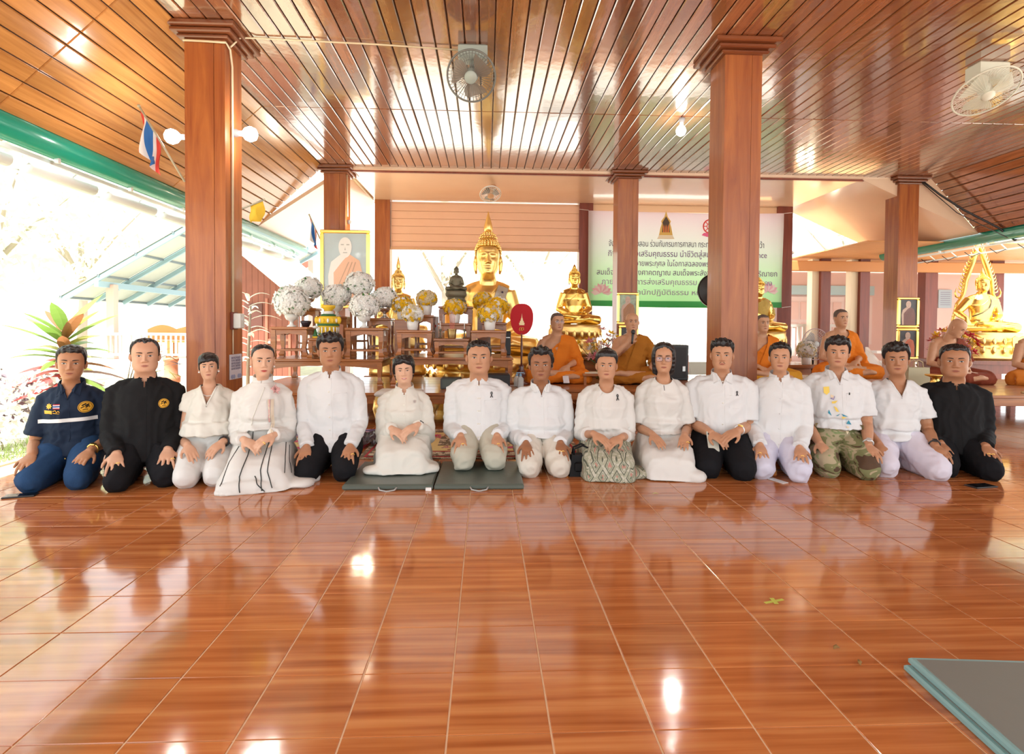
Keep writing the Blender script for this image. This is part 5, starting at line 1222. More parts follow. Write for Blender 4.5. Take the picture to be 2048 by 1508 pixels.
altar_table(-1.66, -1.46, 7.05, 7.30, .64, 1.32, 'tallest narrow altar table of the left set, below the portrait')
altar_table(-1.43, -1.15, 7.02, 7.30, .64, 1.115, 'back right altar table of the left set beside the gold statue')
altar_table(-1.08, .31, 6.55, 7.62, zb, .665, 'long carved base table of the right altar, below the yellow flowers', True)
altar_table(-1.03, -.62, 6.62, 6.96, .665, .972, 'left front altar table on the right base table, with white vase')
altar_table(-.18, .23, 6.62, 6.96, .665, .976, 'right front altar table on the right base table, behind the broad man')
altar_table(-.60, -.20, 6.58, 6.88, .665, .88, 'lowest centre altar table holding the brass incense pot')
altar_table(-.585, -.185, 6.92, 7.16, .665, 1.06, 'second centre altar table with a yellow bouquet between candles')
altar_table(-.60, -.17, 7.20, 7.50, .665, 1.272, 'highest centre altar table under the small dark statue')
altar_table(-.88, -.64, 7.02, 7.32, .665, 1.155, 'back left altar table of the right set with yellow flowers')
altar_table(-.06, .25, 7.00, 7.30, .665, 1.072, 'back right altar table of the right set beside the red fan')
PET_W = leafmat('white_petal', (.95,.96,.94), .25); PET_Y = leafmat('yellow_petal', (1.,.74,.03), .5); PET_C = leafmat('cream_petal', (.90,.82,.60), .5); LEAF = mat('leaf_green', (.06,.20,.045), .5); LEAF2 = mat('pale_leaf', (.22,.36,.16), .6)
PORC = mat('white_porcelain', (.80,.80,.78), .2); SILV = mat('silver_bowl', (.75,.75,.76), .22, .9)
def bouquet(loc, r, label, petals, vase='bowl', group=None, seed=1, sq=.85, vh=.15):
    """vase with a dome of blossoms"""
    t = thing('flower_arrangement', label, 'flowers', loc, 0, group); rr = random.Random(seed); b = MB()
    if vase == 'bowl': b.lathe([(.052,0),(.050,.012),(.022,.03),(.018,.055),(.030,.07),(.060,.085),(.075,.115),(.078,vh)], n=20); vm = SILV if seed % 3 == 0 else PORC
    else: b.lathe([(.050,0),(.056,.006),(.064,.05),(.068,vh-.01),(.064,vh)], n=20); vm = PORC
    b.build('vase', vm, t, True)
    B = [MB() for _ in petals]; c = Vector((0,0,vh+r*sq*.72)); L = MB()
    N = 150
    for k in range(N):
        ph = math.acos(1-1.72*(k+.5)/N); a = k*2.39996; q = Vector((math.sin(ph)*math.cos(a), math.sin(ph)*math.sin(a), math.cos(ph)*sq)); p = c+q*r*rr.uniform(.86,1.08)
        s = rr.uniform(.024,.036)*r/.15; nrm = q.normalized(); R = RV((0,0,1), nrm) @ RZ(rr.random()*6.28) @ RX(rr.uniform(-.4,.4)); mb = B[min(len(B)-1, int(rr.random()**1.2*len(B)))]
        V = [p+R @ Vector((0,0,.3*s))]; F = []
        for j in range(10):
            an = 2*math.pi*j/10; e = 1.08 if j % 2 == 0 else .80; V.append(p+R @ Vector((math.cos(an)*s*e, math.sin(an)*s*e, (.30 if j % 2 == 0 else .05)*s)))
        V.append(p+R @ Vector((0,0,-.5*s))); F = [(0,1+j,1+(j+1) % 10) for j in range(10)]+[(11,1+(j+1) % 10,1+j) for j in range(10)]; mb.add(V, F)
    for k in range(24):
        a = rr.random()*6.28; ph = rr.uniform(.4, 2.0); q = Vector((math.sin(ph)*math.cos(a), math.sin(ph)*math.sin(a), math.cos(ph)*sq)); p = c+q*r*.86; d = (q+Vector((0,0,-.3))).normalized()
        L.tube([p, p+d*r*.18, p+d*r*.36], [.002,.014*r/.15,.001], 5, flat=(.25,1))
    for m, mb in zip(petals, B): tag(mb.build('blossoms', m, t), kind='stuff')
    tag(L.build('leaves', LEAF if petals[0] is PET_W else LEAF2, t), kind='stuff')
    core = MB(); core.ball(c, (r*.82,r*.82,r*.76*sq), 12, 8); tag(core.build('foliage_core', petals[0] if petals[0] is PET_W else PET_C, t, True), kind='stuff'); return t
def bq(x, y, z, r, label, pet, vase, seed, vh=.15, sq=.85): return bouquet((x,y,z), r, label, pet, vase, None, seed, sq, vh)
bq(-2.25, 6.76, 1.00, .185, 'largest white bouquet in a pedestal bowl at the left end of the altar', [PET_W], 'bowl', 1, .15, 1.0)
bq(-2.17, 7.14, 1.23, .15, 'white bouquet in silver bowl on the tall back left altar table', [PET_W], 'bowl', 3)
bq(-1.83, 7.14, 1.13, .16, 'white bouquet behind the top of the yellow and green garland tower', [PET_W], 'bowl', 4)
bq(-1.56, 7.16, 1.32, .17, 'highest white bouquet, overlapping the lower right of the portrait', [PET_W], 'bowl', 5, .10)
bq(-1.42, 6.76, .995, .165, 'white bouquet in a white pedestal bowl right of the garland tower', [PET_W], 'bowl', 7)
bq(-1.25, 7.14, 1.115, .15, 'white bouquet on the back right table beside the left gold statue', [PET_W], 'bowl', 6)
YW = [PET_Y, PET_C, PET_W, PET_Y]
bq(-.86, 6.76, .972, .125, 'yellow and white flowers in a white vase at the front left of the right altar', [PET_C, PET_W, PET_Y], 'vase', 11, .115)
bq(-1.02, 7.05, 1.10, .12, 'yellow flowers farthest left in front of the left gold statue', YW, 'vase', 12, .10)
bq(-.74, 7.16, 1.155, .125, 'cream and yellow flowers in a white vase on the back left altar table', [PET_C, PET_Y, PET_C], 'vase', 13, .125)
bq(-.385, 7.02, 1.06, .13, 'round yellow bouquet in a white vase in the middle, below the dark statue', [PET_Y, PET_C, PET_Y], 'vase', 14, .12, .75)
bq(-.04, 7.44, 1.16, .13, 'yellow bouquet just right of the small dark statue', [PET_Y, PET_Y, PET_C], 'vase', 15, .11)
bq(.04, 6.76, .976, .135, 'yellow and cream flowers in a white vase above the broad man', YW, 'vase', 16, .115)
bq(.14, 7.14, 1.072, .13, 'bright yellow daisies in a white vase next to the red fan', [PET_Y, PET_Y, PET_W], 'vase', 17, .115)
MB().box((-.04, 7.44, .915), (.16,.16,.48), bev=.005)
b = MB(); b.box((0,0,.245), (.17,.17,.49), bev=.006); tag(b.build('flower_stand', M_ALTAR, None, loc=(-.03,7.45,.665)), 'small wooden pedestal under the yellow bouquet right of the dark statue', 'stand')
b = MB(); b.box((0,0,.215), (.17,.17,.43), bev=.006); tag(b.build('flower_stand', M_ALTAR, None, loc=(-1.02,7.06,.665)), 'small wooden pedestal under the leftmost yellow flowers', 'stand')
# garland tower
g = thing('garland_tower', 'tiered yellow, green and white garland tower on the lowest left altar table', 'offering', (-1.825, 6.74, .875))
GY = mat('garland_yellow', (.85,.55,.03), .6); GG = mat('garland_green', (.03,.14,.04), .5)
for nm, m, pr in (('base', GY, [(.10,0),(.11,.02),(.105,.04)]),('green_band', GG, [(.112,.04),(.118,.05),(.112,.06)]),('lower_tier', GY, [(.108,.06),(.108,.13),(.115,.14)]),('leaf_band', GG, [(.125,.14),(.128,.15),(.118,.165)]),('middle_tier', GY, [(.112,.165),(.112,.235),(.095,.25)]),('upper_band', GG, [(.080,.25),(.086,.262),(.075,.275)]),('upper_tier', PORC, [(.062,.275),(.058,.30),(.050,.31)]),('top_bowl', GY, [(.030,.31),(.050,.325),(.075,.35),(.080,.375),(.074,.378)])): MB().lathe(pr, n=24).build(nm, m, g, True)
for k in range(16):
    a = 2*math.pi*k/16; b = MB(); b.tube([(.114*math.cos(a),.114*math.sin(a),.125),(.118*math.cos(a),.118*math.sin(a),.05)], [.010,.005], 6); b.build('white_garland_string', PORC, g, True)
for k in range(14):
    a = 2*math.pi*k/14; b = MB(); b.ball((.115*math.cos(a),.115*math.sin(a),.20), (.014,.014,.026), 8, 6); b.build('flower_bead', PORC if k % 2 else GY, g, True)
for s in (-1, 1): MB().ball((s*.125,-.02,.205), (.028,.03,.045), 12, 8).build('side_boss', GY, g, True)
b = thing('flower_cone', 'small white and green flower cone left of the garland tower', 'offering', (-1.96, 6.70, .875)); MB().lathe([(.03,0),(.034,.01),(.02,.06),(.008,.10)], n=12).build('cone', GG, b, True); MB().ball((0,0,.125), (.035,.035,.018), 10, 6).build('white_flower', PORC, b, True); MB().lathe([(.036,0),(.038,.012),(.03,.02)], n=12).build('base', GY, b, True)
b = MB(); b.lathe([(.035,0),(.045,.02),(.06,.05),(.06,.07),(.02,.075)], n=16); tag(b.build('dark_bowl', mat('dark_glaze', (.03,.02,.03), .2), None, True, (-2.10,6.80,1.0)), 'small dark bowl beside the largest white bouquet', 'bowl')
# incense, candles
ip = thing('incense_pot', 'brass incense pot with pink sticks on the lowest centre altar table', 'pot', (-.40, 6.72, .88)); BR = mat('brushed_brass', (.72,.55,.25), .35, .9)
MB().lathe([(.042,0),(.045,.005),(.050,.06),(.056,.105),(.058,.11),(.052,.108)], n=20).build('pot', BR, ip, True)
ST = mat('incense_pink', (.70,.18,.15), .7)
for k in range(5): b = MB(); b.tube([(-.02+.010*k,0,.10),(-.035+.018*k,.01*(-1)**k,.31)], .0022, 5); b.build('incense_stick', ST, ip)
for x in (-.535, -.255):
    cs = thing('candlestick', 'brass candlestick with a thin candle %s of the incense pot' % ('left' if x < -.4 else 'right'), 'candlestick', (x, 6.72, .88)); MB().lathe([(.022,0),(.020,.008),(.006,.02),(.010,.05),(.006,.07),(.014,.09),(.016,.105),(.007,.108)], n=14).build('stick', M_BRONZE, cs, True); MB().lathe([(.006,.105),(.005,.20),(.001,.205)], n=8).build('candle', PORC, cs, True)
cd = thing('greeting_card', 'white card with a red rose propped behind the front left table', 'card', (-.655, 7.34, .665)); MB().box((0,0,.24), (.10,.004,.48)).build('card', PORC, cd)
for z, r in ((.36,.022),(.13,.018)): MB().lathe([(.001,-.002),(r,-.002),(r*.9,.002),(.001,.004)], (0,-.003,z), 9, rot=RX(math.pi/2)).build('printed_rose', mat('rose_red', (.65,.02,.03), .6), cd)
# talipat fan
tf = thing('ceremonial_fan', 'red oval ceremonial fan with gold emblem on a tall stand', 'fan', (.418, 6.80, .34)); RD = mat('red_velvet', (.45,.008,.016), .8)
ov = [(.135*math.copysign(abs(math.cos(a))**.85, math.cos(a))*(1+.10*math.sin(a)), .77+.185*math.copysign(abs(math.sin(a))**.9, math.sin(a))) for a in np.linspace(0, 2*math.pi, 41)[:-1]]
MB().prism(ov, -.008, .008, M=RX(math.pi/2).to_4x4()).build('fan_disc', RD, tf)
em = MB(); MX = Matrix.Translation((0,-.009,0)) @ RX(math.pi/2).to_4x4()
em.prism([(-.032,.70),(.032,.70),(.028,.715),(.036,.722),(.022,.732),(.024,.745),(.012,.757),(.013,.770),(.005,.79),(0,.84),(-.005,.79),(-.013,.770),(-.012,.757),(-.024,.745),(-.022,.732),(-.036,.722),(-.028,.715)], 0, .003, M=MX); em.build('gold_crown_emblem', mat('gold_embroidery', (.85,.68,.38), .5), tf)
em = MB()
for x0 in (-.020, .006): em.tube([(x0,-.012,.632),(x0-.010,-.012,.650),(x0,-.012,.672),(x0+.014,-.012,.672),(x0+.016,-.012,.640),(x0+.004,-.012,.648)], .0035, 6)
em.build('gold_monogram', mat('gold_monogram', (.80,.45,.08), .5), tf)
MB().lathe([(.012,.10),(.010,.30),(.014,.42),(.008,.585),(.012,.60),(.001,.61)], n=12).build('pole', mat('dark_red_wood', (.10,.02,.012), .3, coat=.5), tf, True)
MB().lathe([(.10,0),(.10,.02),(.05,.04),(.035,.07),(.06,.11),(.055,.15),(.025,.19),(.035,.21),(.014,.23)], n=20).build('turned_stand', mat('dark_red_wood', (.10,.02,.012), .3), tf, True)
# gilded stools at the front of the altar
def stool(loc, w, d, h, label):
    t = thing('gilded_stool', label, 'stool', loc); MB().box((0,0,h-.025), (w,d,.05), bev=.018).build('cushion', mat('white_cushion', (.72,.71,.68), .6), t)
    MB().box((0,0,h-.065), (w-.01,d-.01,.035), bev=.006).build('top_rail', M_GOLD, t)
    for y in (-d/2+.015, d/2-.015):
        n = 12; pts = [(-w/2+.01,0),(w/2-.01,0)]+[((1-2*k/n)*(w/2-.01), -.05*(.3+.7*abs(1-2*k/n)**2)) for k in range(n+1)]
        MB().prism(pts, -.008, .008, M=Matrix.Translation((0,y,h-.08)) @ RX(math.pi/2).to_4x4()).build('carved_apron', M_GOLD, t)
    for sx in (-1, 1):
        for sy in (-1, 1): b = MB(); b.tube([(sx*(w/2-.025),sy*(d/2-.025),h-.08),(sx*(w/2-.012),sy*(d/2-.012),h*.6),(sx*(w/2-.035),sy*(d/2-.035),h*.25),(sx*(w/2-.02),sy*(d/2-.02),.0)], [.03,.028,.016,.022], 8); b.build('leg', M_GOLD, t, True)
    return t
stool((-.83, 5.56, 0), .42, .34, .40, 'gilded carved stool with white cushion behind the rug')
stool((-.76, 5.18, 0), .36, .30, .13, 'low gilded kneeling stool with white cushion on the rug')
b = thing('gold_vase', 'slim gold vase tied with thread under the right altar table', 'vase', (-.93, 6.25, .34)); MB().lathe([(.035,0),(.04,.01),(.025,.03),(.045,.06),(.042,.11),(.022,.15),(.02,.17),(.045,.20)], n=18).build('vase', M_GOLD2, b, True)
# equipment and small things on the platform
def gadget(name, loc, size, label, cat, m=M_BLACK, rz=0.):
    t = thing(name, label, cat, loc, rz); w, d, h = size; MB().box((0,0,h/2), size, bev=.008).build('case', m, t); return t
q = gadget('amplifier', (-.38, 6.30, .34), (.22,.20,.12), 'dark grey equipment box with a screen on the platform behind the broad man', 'equipment', mat('dark_grey_case', (.06,.07,.07), .4)); MB().box((0,-.102,.065), (.18,.004,.08)).build('screen', mat('dark_screen', (.10,.13,.12), .2), q)
q = gadget('amplifier', (.14, 6.34, .34), (.24,.22,.16), 'black amplifier on the platform right of the broad man', 'equipment')
for k in range(3): MB().lathe([(.014,-.003),(.014,.006),(.010,.008)], (-.07+.05*k,-.112,.05), 12, rot=RX(math.pi/2)).build('knob', M_STEEL, q)
q = gadget('amplifier', (.26, 7.38, .665), (.10,.20,.30), 'tall black box behind the back right altar table', 'equipment')
MB().box((0,-.101,.22), (.08,.004,.012)).build('slot', M_STEEL, q)
q = gadget('loudspeaker', (2.42, 7.55, .34), (.44,.30,.46), 'black loudspeaker standing behind the woman with the black bob', 'speaker'); MB().box((0,-.152,.23), (.38,.006,.40), bev=.003).build('grille', mat('speaker_mesh', (.035,.037,.04), .7), q); MB().box((.16,-.158,.15), (.035,.01,.07), bev=.004).build('control_plate', M_STEEL, q)
def bottle(loc, label, h=.17, r=.035):
    t = thing('sanitiser_bottle', label, 'bottle', loc); MB().lathe([(r,0),(r*1.02,.01),(r*1.02,h*.6),(r*.5,h*.72),(r*.4,h*.78)], n=16).build('bottle_body', mat('clear_plastic', (.75,.82,.82), .1, alpha=.55), t, True); MB().lathe([(r*.45,h*.76),(r*.45,h*.86),(r*.15,h*.88),(r*.15,h),(r*.3,h)], n=12).build('pump', mat('blue_cap', (.25,.45,.65), .4), t, True); MB().box((r*.4,0,h*.99), (r*1.2,r*.35,.008)).build('nozzle', MATS['blue_cap'], t)
    return t
bottle((.385, 6.40, .34), 'clear gel bottle at the front beside the red fan stand'); bottle((.35, 6.52, .34), 'clear gel bottle just behind the front one near the red fan stand', .16)
bottle((2.66, 6.45, .34), 'left clear bottle seen between the bespectacled woman and the big right column', .18, .04); bottle((2.76, 6.50, .34), 'right clear bottle seen beside the big right column', .17, .04)
# stand fan, side table, flowers by the draped statue
st = thing('side_table', 'dark wooden table under the draped gold statue', 'table', (4.08, 8.17, 0)); MB().box((0,0,.50), (1.06,.80,.05), bev=.006).build('table_top', M_ALTAR, st); MB().box((0,-.36,.43), (.98,.03,.09)).build('apron', M_ALTAR, st)
for sx in (-1, 1):
    for sy in (-1, 1): MB().box((sx*.47,sy*.34,.2375), (.07,.07,.475), bev=.005).build('leg', M_ALTAR, st)
def blades(b, n, r, z, tilt=.3, w=.5):
    for k in range(n):
        a0 = 2*math.pi*k/n; P = []
        for i in range(7):
            q = i/6; rr_ = .03+(r-.03)*q
            for g in (-.5, .5):
                a = a0+w*2.2*(g*(.45+.6*math.sin(q*2.6))+.25*q); P.append((rr_*math.cos(a), rr_*math.sin(a), z+g*tilt*rr_*.35))
        b.add(P, [(2*i,2*i+1,2*i+3,2*i+2) for i in range(6)])
def cage(b, R, dpt, n=36, wire=.0016, rings=3):
    for k in range(n):
        a = 2*math.pi*k/n; c, s = math.cos(a), math.sin(a); b.tube([(.05*c,.05*s,-dpt),(R*.6*c,R*.6*s,-dpt*.95),(R*.92*c,R*.92*s,-dpt*.5),(R*c,R*s,0)], wire, 4)
        b.tube([(.05*c,.05*s,dpt*.8),(R*.6*c,R*.6*s,dpt*.75),(R*.92*c,R*.92*s,dpt*.4),(R*c,R*s,0)], wire, 4)
    for k in range(rings): b.torus((0,0,-dpt*(.97-.2*k*.5)), R*(.35+.25*k), wire, 32, 4)
sf = thing('stand_fan', 'grey standing fan behind the draped gold statue', 'fan', (4.86, 8.35, 0)); ROT = RX(math.pi/2); SMK = mat('smoky_blade', (.22,.20,.20), .25, alpha=.75); LG = mat('pale_fan_plastic', (.62,.64,.62), .35)
MB().lathe([(.17,0),(.17,.02),(.03,.05),(.016,.06),(.014,.75),(.03,.76)], n=24).build('stand', M_BLACK, sf, True); MB().box((0,.06,.80), (.10,.16,.12), bev=.03).build('motor', M_BLACK, sf)
def placed(name, mb, m, par, M, smooth=False):
    o = mb.build(name, m, par, smooth); o.matrix_local = M; return o
MF = Matrix.Translation((0,-.06,.80)) @ RZ(.15).to_4x4() @ ROT.to_4x4()
b = MB(); cage(b, .23, .05, 40); tag(placed('wire_cage', b, M_STEEL, sf, MF), kind='stuff'); b = MB(); b.torus((0,0,0), .23, .007, 40, 6); placed('cage_rim', b, mat('mauve_rim', (.55,.42,.45), .4), sf, MF, True); b = MB(); blades(b, 3, .20, 0); placed('blades', b, SMK, sf, MF); b = MB(); b.lathe([(.05,-.01),(.05,.02),(.02,.03)], n=16); placed('hub', b, LG, sf, MF, True)
bouquet((4.50, 7.90, .525), .12, 'small white flower bunch in front of the standing fan', [PET_W, PET_C], 'vase', None, 21, 1.1, .10)
def spray(loc, label, mats, n, r, h, seed, vase=True):
    t = thing('flower_arrangement', label, 'flowers', loc); rr = random.Random(seed)
    MB().lathe([(.05,0),(.06,.02),(.055,.12),(.04,.16),(.05,.18)], n=18).build('vase', mat('olive_glass_vase', (.12,.14,.03), .1), t, True); sm = MB(); B = [MB() for _ in mats]
    for k in range(n):
        a, q = rr.random()*6.28, rr.random()**.6; tip = Vector((r*q*math.cos(a), r*.6*q*math.sin(a), .18+h*rr.uniform(.25,1.)*(1-.35*q*q))); sm.tube([(0,0,.14), tip*.6+Vector((0,0,.05)), tip], .003, 4)
        mb = B[k % len(mats)]; d = (tip-Vector((0,.15,.1))).normalized(); R = RV((0,0,1), d)
        for j in range(6):
            an = 2*math.pi*j/6; e = R @ Vector((math.cos(an), math.sin(an), .35)); mb.tube([tip, tip+e*.035, tip+e*.07], [.006,.020,.001], 6, flat=(.25,1))
    tag(sm.build('stems', LEAF, t), kind='stuff')
    for m, mb in zip(mats, B): tag(mb.build('blossoms', m, t, True), kind='stuff')
    L = MB()
    for k in range(16): a = rr.random()*6.28; e = Vector((math.cos(a)*.7, math.sin(a)*.4, rr.uniform(.3,1.))).normalized(); L.tube([(0,0,.16), Vector((0,0,.16))+e*.14, Vector((0,0,.16))+e*.26], [.004,.016,.001], 6, flat=(.2,1))
    tag(L.build('leaves', LEAF, t), kind='stuff'); return t
PKP = leafmat('pink_lily_petal', (.88,.32,.38), .4); RDP = leafmat('crimson_petal', (.62,.02,.04), .3); LPK = leafmat('pale_pink_petal', (.92,.62,.62), .4)
spray((1.52, 7.62, .34), 'arrangement of pink and yellow lilies between the two seated monks in front', [PKP, PET_Y, PET_W, LPK], 44, .30, .50, 5)
spray((6.62, 7.85, .40), 'red, pink and yellow flower arrangement in front of the statue with the aureole', [RDP, LPK, PET_Y, RDP, PKP], 74, .34, .50, 8)
b = thing('flower_plinth', 'small wooden block under the red and pink flowers', 'stand', (6.62,7.87,0)); MB().box((0,0,.2), (.3,.16,.40), bev=.005).build('block', M_ALTAR, b)
# supports of the statues
def plinth(x, y, w, d, h, label, m=M_ALTAR):
    t = thing('statue_plinth', label, 'plinth', (x, y, 0)); MB().box((0,0,h/2-.03), (w-.06,d-.06,h-.06), bev=.006).build('body', m, t); MB().box((0,0,h-.03), (w,d,.06), bev=.01).build('top_slab', m, t); MB().box((0,0,.03), (w,d,.06), bev=.01).build('foot_moulding', m, t)
plinth(.02, 9.11, 2.2, 1.1, .09, 'broad low plinth under the huge gilded statue')
plinth(-1.33, 8.62, .84, .64, .308, 'wooden plinth under the left gilded statue'); plinth(1.30, 8.40, .92, .66, .61, 'dark wooden plinth under the polished gold statue')
hb = thing('altar_bench', 'dark wooden bench under the statue with the flame aureole', 'bench', (7.95, 8.75, 0)); MB().box((0,0,.535), (1.7,.95,.06), bev=.006).build('bench_top', M_POST2, hb)
for s in (-1, 1): MB().box((0,s*.42,.44), (1.6,.04,.14)).build('apron', M_POST2, hb)
for sx in (-1, 1):
    for sy in (-1, 1): MB().box((sx*.76,sy*.40,.2525), (.09,.09,.505), bev=.005).build('leg', M_POST2, hb)
# offering tray, bag, books
ot = thing('offering_stand', 'gold footed offering tray beside the man in black', 'tray', (4.98, 6.15, .345)); MB().lathe([(.06,0),(.065,.012),(.03,.03),(.05,.07),(.055,.10),(.03,.13),(.05,.15),(.10,.165),(.105,.18),(.09,.178)], n=22).build('stand', M_GOLD2, ot, True)
bg = thing('paper_bag', 'beige paper bag with handles behind the man in the V-neck', 'bag', (4.98, 6.45, .345)); MB().box((0,0,.12), (.27,.12,.24), taper=.92).build('bag_body', mat('kraft_beige', (.46,.42,.28), .8), bg)
for y in (-.04, .04): b = MB(); b.tube([(-.06,y,.235),(-.05,y,.30),(0,y,.325),(.05,y,.30),(.06,y,.235)], .006, 6); b.build('handle', mat('tan_handle', (.50,.38,.22), .7), bg, True)
b = MB(); b.ball((0,0,.05), (.16,.10,.06), 12, 8); b.ball((.08,-.02,.10), (.07,.05,.06), 10, 8); tag(b.build('folded_shawl', mat('black_shawl', (.015,.012,.014), .8), None, True, (4.86,5.98,.345)), 'crumpled black cloth heaped next to the offering tray', 'cloth')
tr = thing('low_tea_tray', 'low tray with papers between the two monks in front', 'tray', (1.36, 6.90, .34)); MB().box((0,0,.115), (.42,.26,.03), bev=.004).build('tray_top', M_ALTAR, tr)
for sx in (-1, 1): MB().box((sx*.18,0,.05), (.03,.22,.10)).build('leg', M_ALTAR, tr)
MB().box((-.04,0,.137), (.28,.16,.012)).build('papers', mat('cream_paper', (.72,.66,.50), .8), tr); MB().box((.11,.05,.155), (.14,.08,.05), bev=.006).build('white_box', PORC, tr)
b = MB(); b.lathe([(.012,0),(.012,.14),(.002,.145)], n=10); tag(b.build('candle', PORC, None, True, (1.33,6.62,.34)), 'single white candle standing at the knee of the spectacled monk', 'candle')
ms = MB(); ms.box((0,0,0), (.07,.008,.12), bev=.003); p_ = ms.build('phone', mat('white_phone', (.75,.75,.80), .2), None); p_.matrix_world = Matrix.Translation((.94,6.72,.405)) @ RX(-.9).to_4x4(); tag(p_, 'white phone in the lap of the spectacled monk', 'phone')
rd = MB(); rd.tube([(0,0,.011),(1.3,-.05,.011)], .011, 8); tag(rd.build('wooden_rod', mat('pale_bamboo', (.60,.40,.18), .5), None, True, (5.75,5.92,.345)), 'pale wooden rod lying along the front of the right platform', 'rod')
# ================================================================== BANNER, PICTURES, FANS, LAMPS, FLAGS, CABLES
def text_mesh(s, size, m, parent, name, loc, width=None, align='CENTER', rot=(math.pi/2,0,0), ext=.0015, bold=0.):
    cu = bpy.data.curves.new(name, 'FONT'); cu.body = s; cu.size = size; cu.align_x = align; cu.extrude = ext; cu.resolution_u = 3; cu.offset = bold
    o = bpy.data.objects.new(name, cu); COL.objects.link(o); bpy.context.view_layer.update()
    me = bpy.data.meshes.new_from_object(o.evaluated_get(bpy.context.evaluated_depsgraph_get())); w = o.dimensions.x
    bpy.data.objects.remove(o); bpy.data.curves.remove(cu)
    me.materials.clear(); me.materials.append(m); q = bpy.data.objects.new(name, me); COL.objects.link(q); q.parent = parent; q.location = loc; q.rotation_euler = rot
    if width and w > 0: q.scale = (width/w, 1, 1)
    return q
def banner_mat():
    m, N, L, b = _mat('banner_print'); b.inputs['Roughness'].default_value = .45
    tc = N.new('ShaderNodeTexCoord'); sp = N.new('ShaderNodeSeparateXYZ'); L.new(tc.outputs['Object'], sp.inputs[0]); mr = N.new('ShaderNodeMapRange'); mr.inputs['From Min'].default_value = -1.72; mr.inputs['From Max'].default_value = 0
    L.new(sp.outputs['Z'], mr.inputs['Value']); cr = N.new('ShaderNodeValToRGB'); e = cr.color_ramp.elements; e[0].position = 0; e[0].color = (.10,.42,.16,1); e[1].position = 1; e[1].color = (.80,.71,.75,1)
    for p, c in ((.055,(.12,.44,.18)),(.06,(.58,.82,.55)),(.35,(.68,.84,.65)),(.60,(.75,.80,.74))): k = cr.color_ramp.elements.new(p); k.color = (*c,1)
    L.new(mr.outputs[0], cr.inputs[0]); L.new(cr.outputs[0], b.inputs['Base Color'])
    b.inputs['Transmission Weight'].default_value = 0; tr = N.new('ShaderNodeBsdfTranslucent'); L.new(cr.outputs[0], tr.inputs['Color']); ms = N.new('ShaderNodeMixShader'); ms.inputs[0].default_value = .6
    L.new(b.outputs[0], ms.inputs[1]); L.new(tr.outputs[0], ms.inputs[2]); L.new(ms.outputs[0], N['Material Output'].inputs['Surface']); return m
BX0, BX1, BZ0, BZ1, BYY = 1.83, 5.42, 1.42, 3.14, 10.36
bt = thing('printed_banner', 'lilac and green printed banner with purple Thai lettering hung between rear columns', 'banner', ((BX0+BX1)/2, BYY, BZ1))
W_, H_ = BX1-BX0, BZ1-BZ0; nx, nz = 60, 24; V = []
for f in (0, .006):
    for j in range(nz+1):
        for i in range(nx+1):
            x = -W_/2+W_*i/nx; z = -H_*j/nz; V.append((x, f+.012*math.sin(x*2.6+z*1.7)+.008*math.sin(x*6-z*3.1)-.01, z-.02*math.sin(math.pi*i/nx)))
m_ = nx+1; K = m_*(nz+1); F = [(j*m_+i, (j+1)*m_+i, (j+1)*m_+i+1, j*m_+i+1) for j in range(nz) for i in range(nx)]+[(K+j*m_+i, K+j*m_+i+1, K+(j+1)*m_+i+1, K+(j+1)*m_+i) for j in range(nz) for i in range(nx)]
mkobj('sheet', V, F, banner_mat(), bt)
PUR = mat('banner_purple', (.16,.05,.22), .6); PURL = mat('banner_violet', (.36,.25,.46), .6); BKT = mat('banner_black', (.06,.04,.08), .6)
for s, z, w, dx, m, sz in (('จังหวัดแม่ฮ่องสอน ร่วมกับกรมการศาสนา กระทรวงวัฒนธรรม และวัดยาว้า', -.64, 2.86, .0, BKT, .15), ('กิจกรรมส่งเสริมคุณธรรม นำชีวิตสู่สมดุล : Mindful Balance', -.82, 2.92, .02, PUR, .15),
        ('เพื่อถวายพระกุศล ในโอกาสฉลองพระชนมายุ ครบรอบ', -.99, 2.35, .0, PUR, .14), ('สมเด็จพระอริยวงศาคตญาณ สมเด็จพระสังฆราช สกลมหาสังฆปริณายก', -1.155, 3.32, .02, PUR, .14),
        ('ภายใต้โครงการส่งเสริมคุณธรรม จริยธรรมเพื่อความมั่นคง', -1.325, 3.14, .02, PURL, .14), ('ณ สำนักปฏิบัติธรรม หมวย อำเภอเมือง', -1.51, 2.3, .0, PURL, .13)):
    text_mesh(s, sz, m, bt, 'lettering', (dx, -.042, z), w, bold=.0)
e1 = bpy.data.objects.new('gilt_emblem', None); COL.objects.link(e1); e1.parent = bt; e1.location = (-.39, -.035, -.30)
MXZ = RX(math.pi/2).to_4x4()
EG = mat('emblem_gold', (.70,.45,.10), .4); EB = mat('emblem_dark', (.08,.05,.03), .5); EO = mat('emblem_orange', (.75,.22,.04), .5)
MB().prism([(-.13,-.16),(.13,-.16),(.115,-.08),(.10,.0),(.075,.08),(.09,.12),(.03,.20),(0,.31),(-.03,.20),(-.09,.12),(-.075,.08),(-.10,.0),(-.115,-.08)], 0, .004, M=MXZ).build('outline', EG, e1)
MB().prism([(-.07,-.08),(.07,-.08),(.055,.06),(.065,.10),(0,.21),(-.065,.10),(-.055,.06)], .004, .007, M=MXZ).build('niche', EB, e1)
for x in (-.04, 0, .04): MB().prism([(x-.014,-.08),(x+.014,-.08),(x+.010,.02),(x,.06),(x-.010,.02)], .007, .010, M=MXZ).build('figure', EO, e1)
MB().prism([(-.16,-.20),(.16,-.20),(.12,-.13),(-.12,-.13)], .004, .008, M=MXZ).build('base', mat('emblem_cream', (.80,.70,.50), .5), e1)
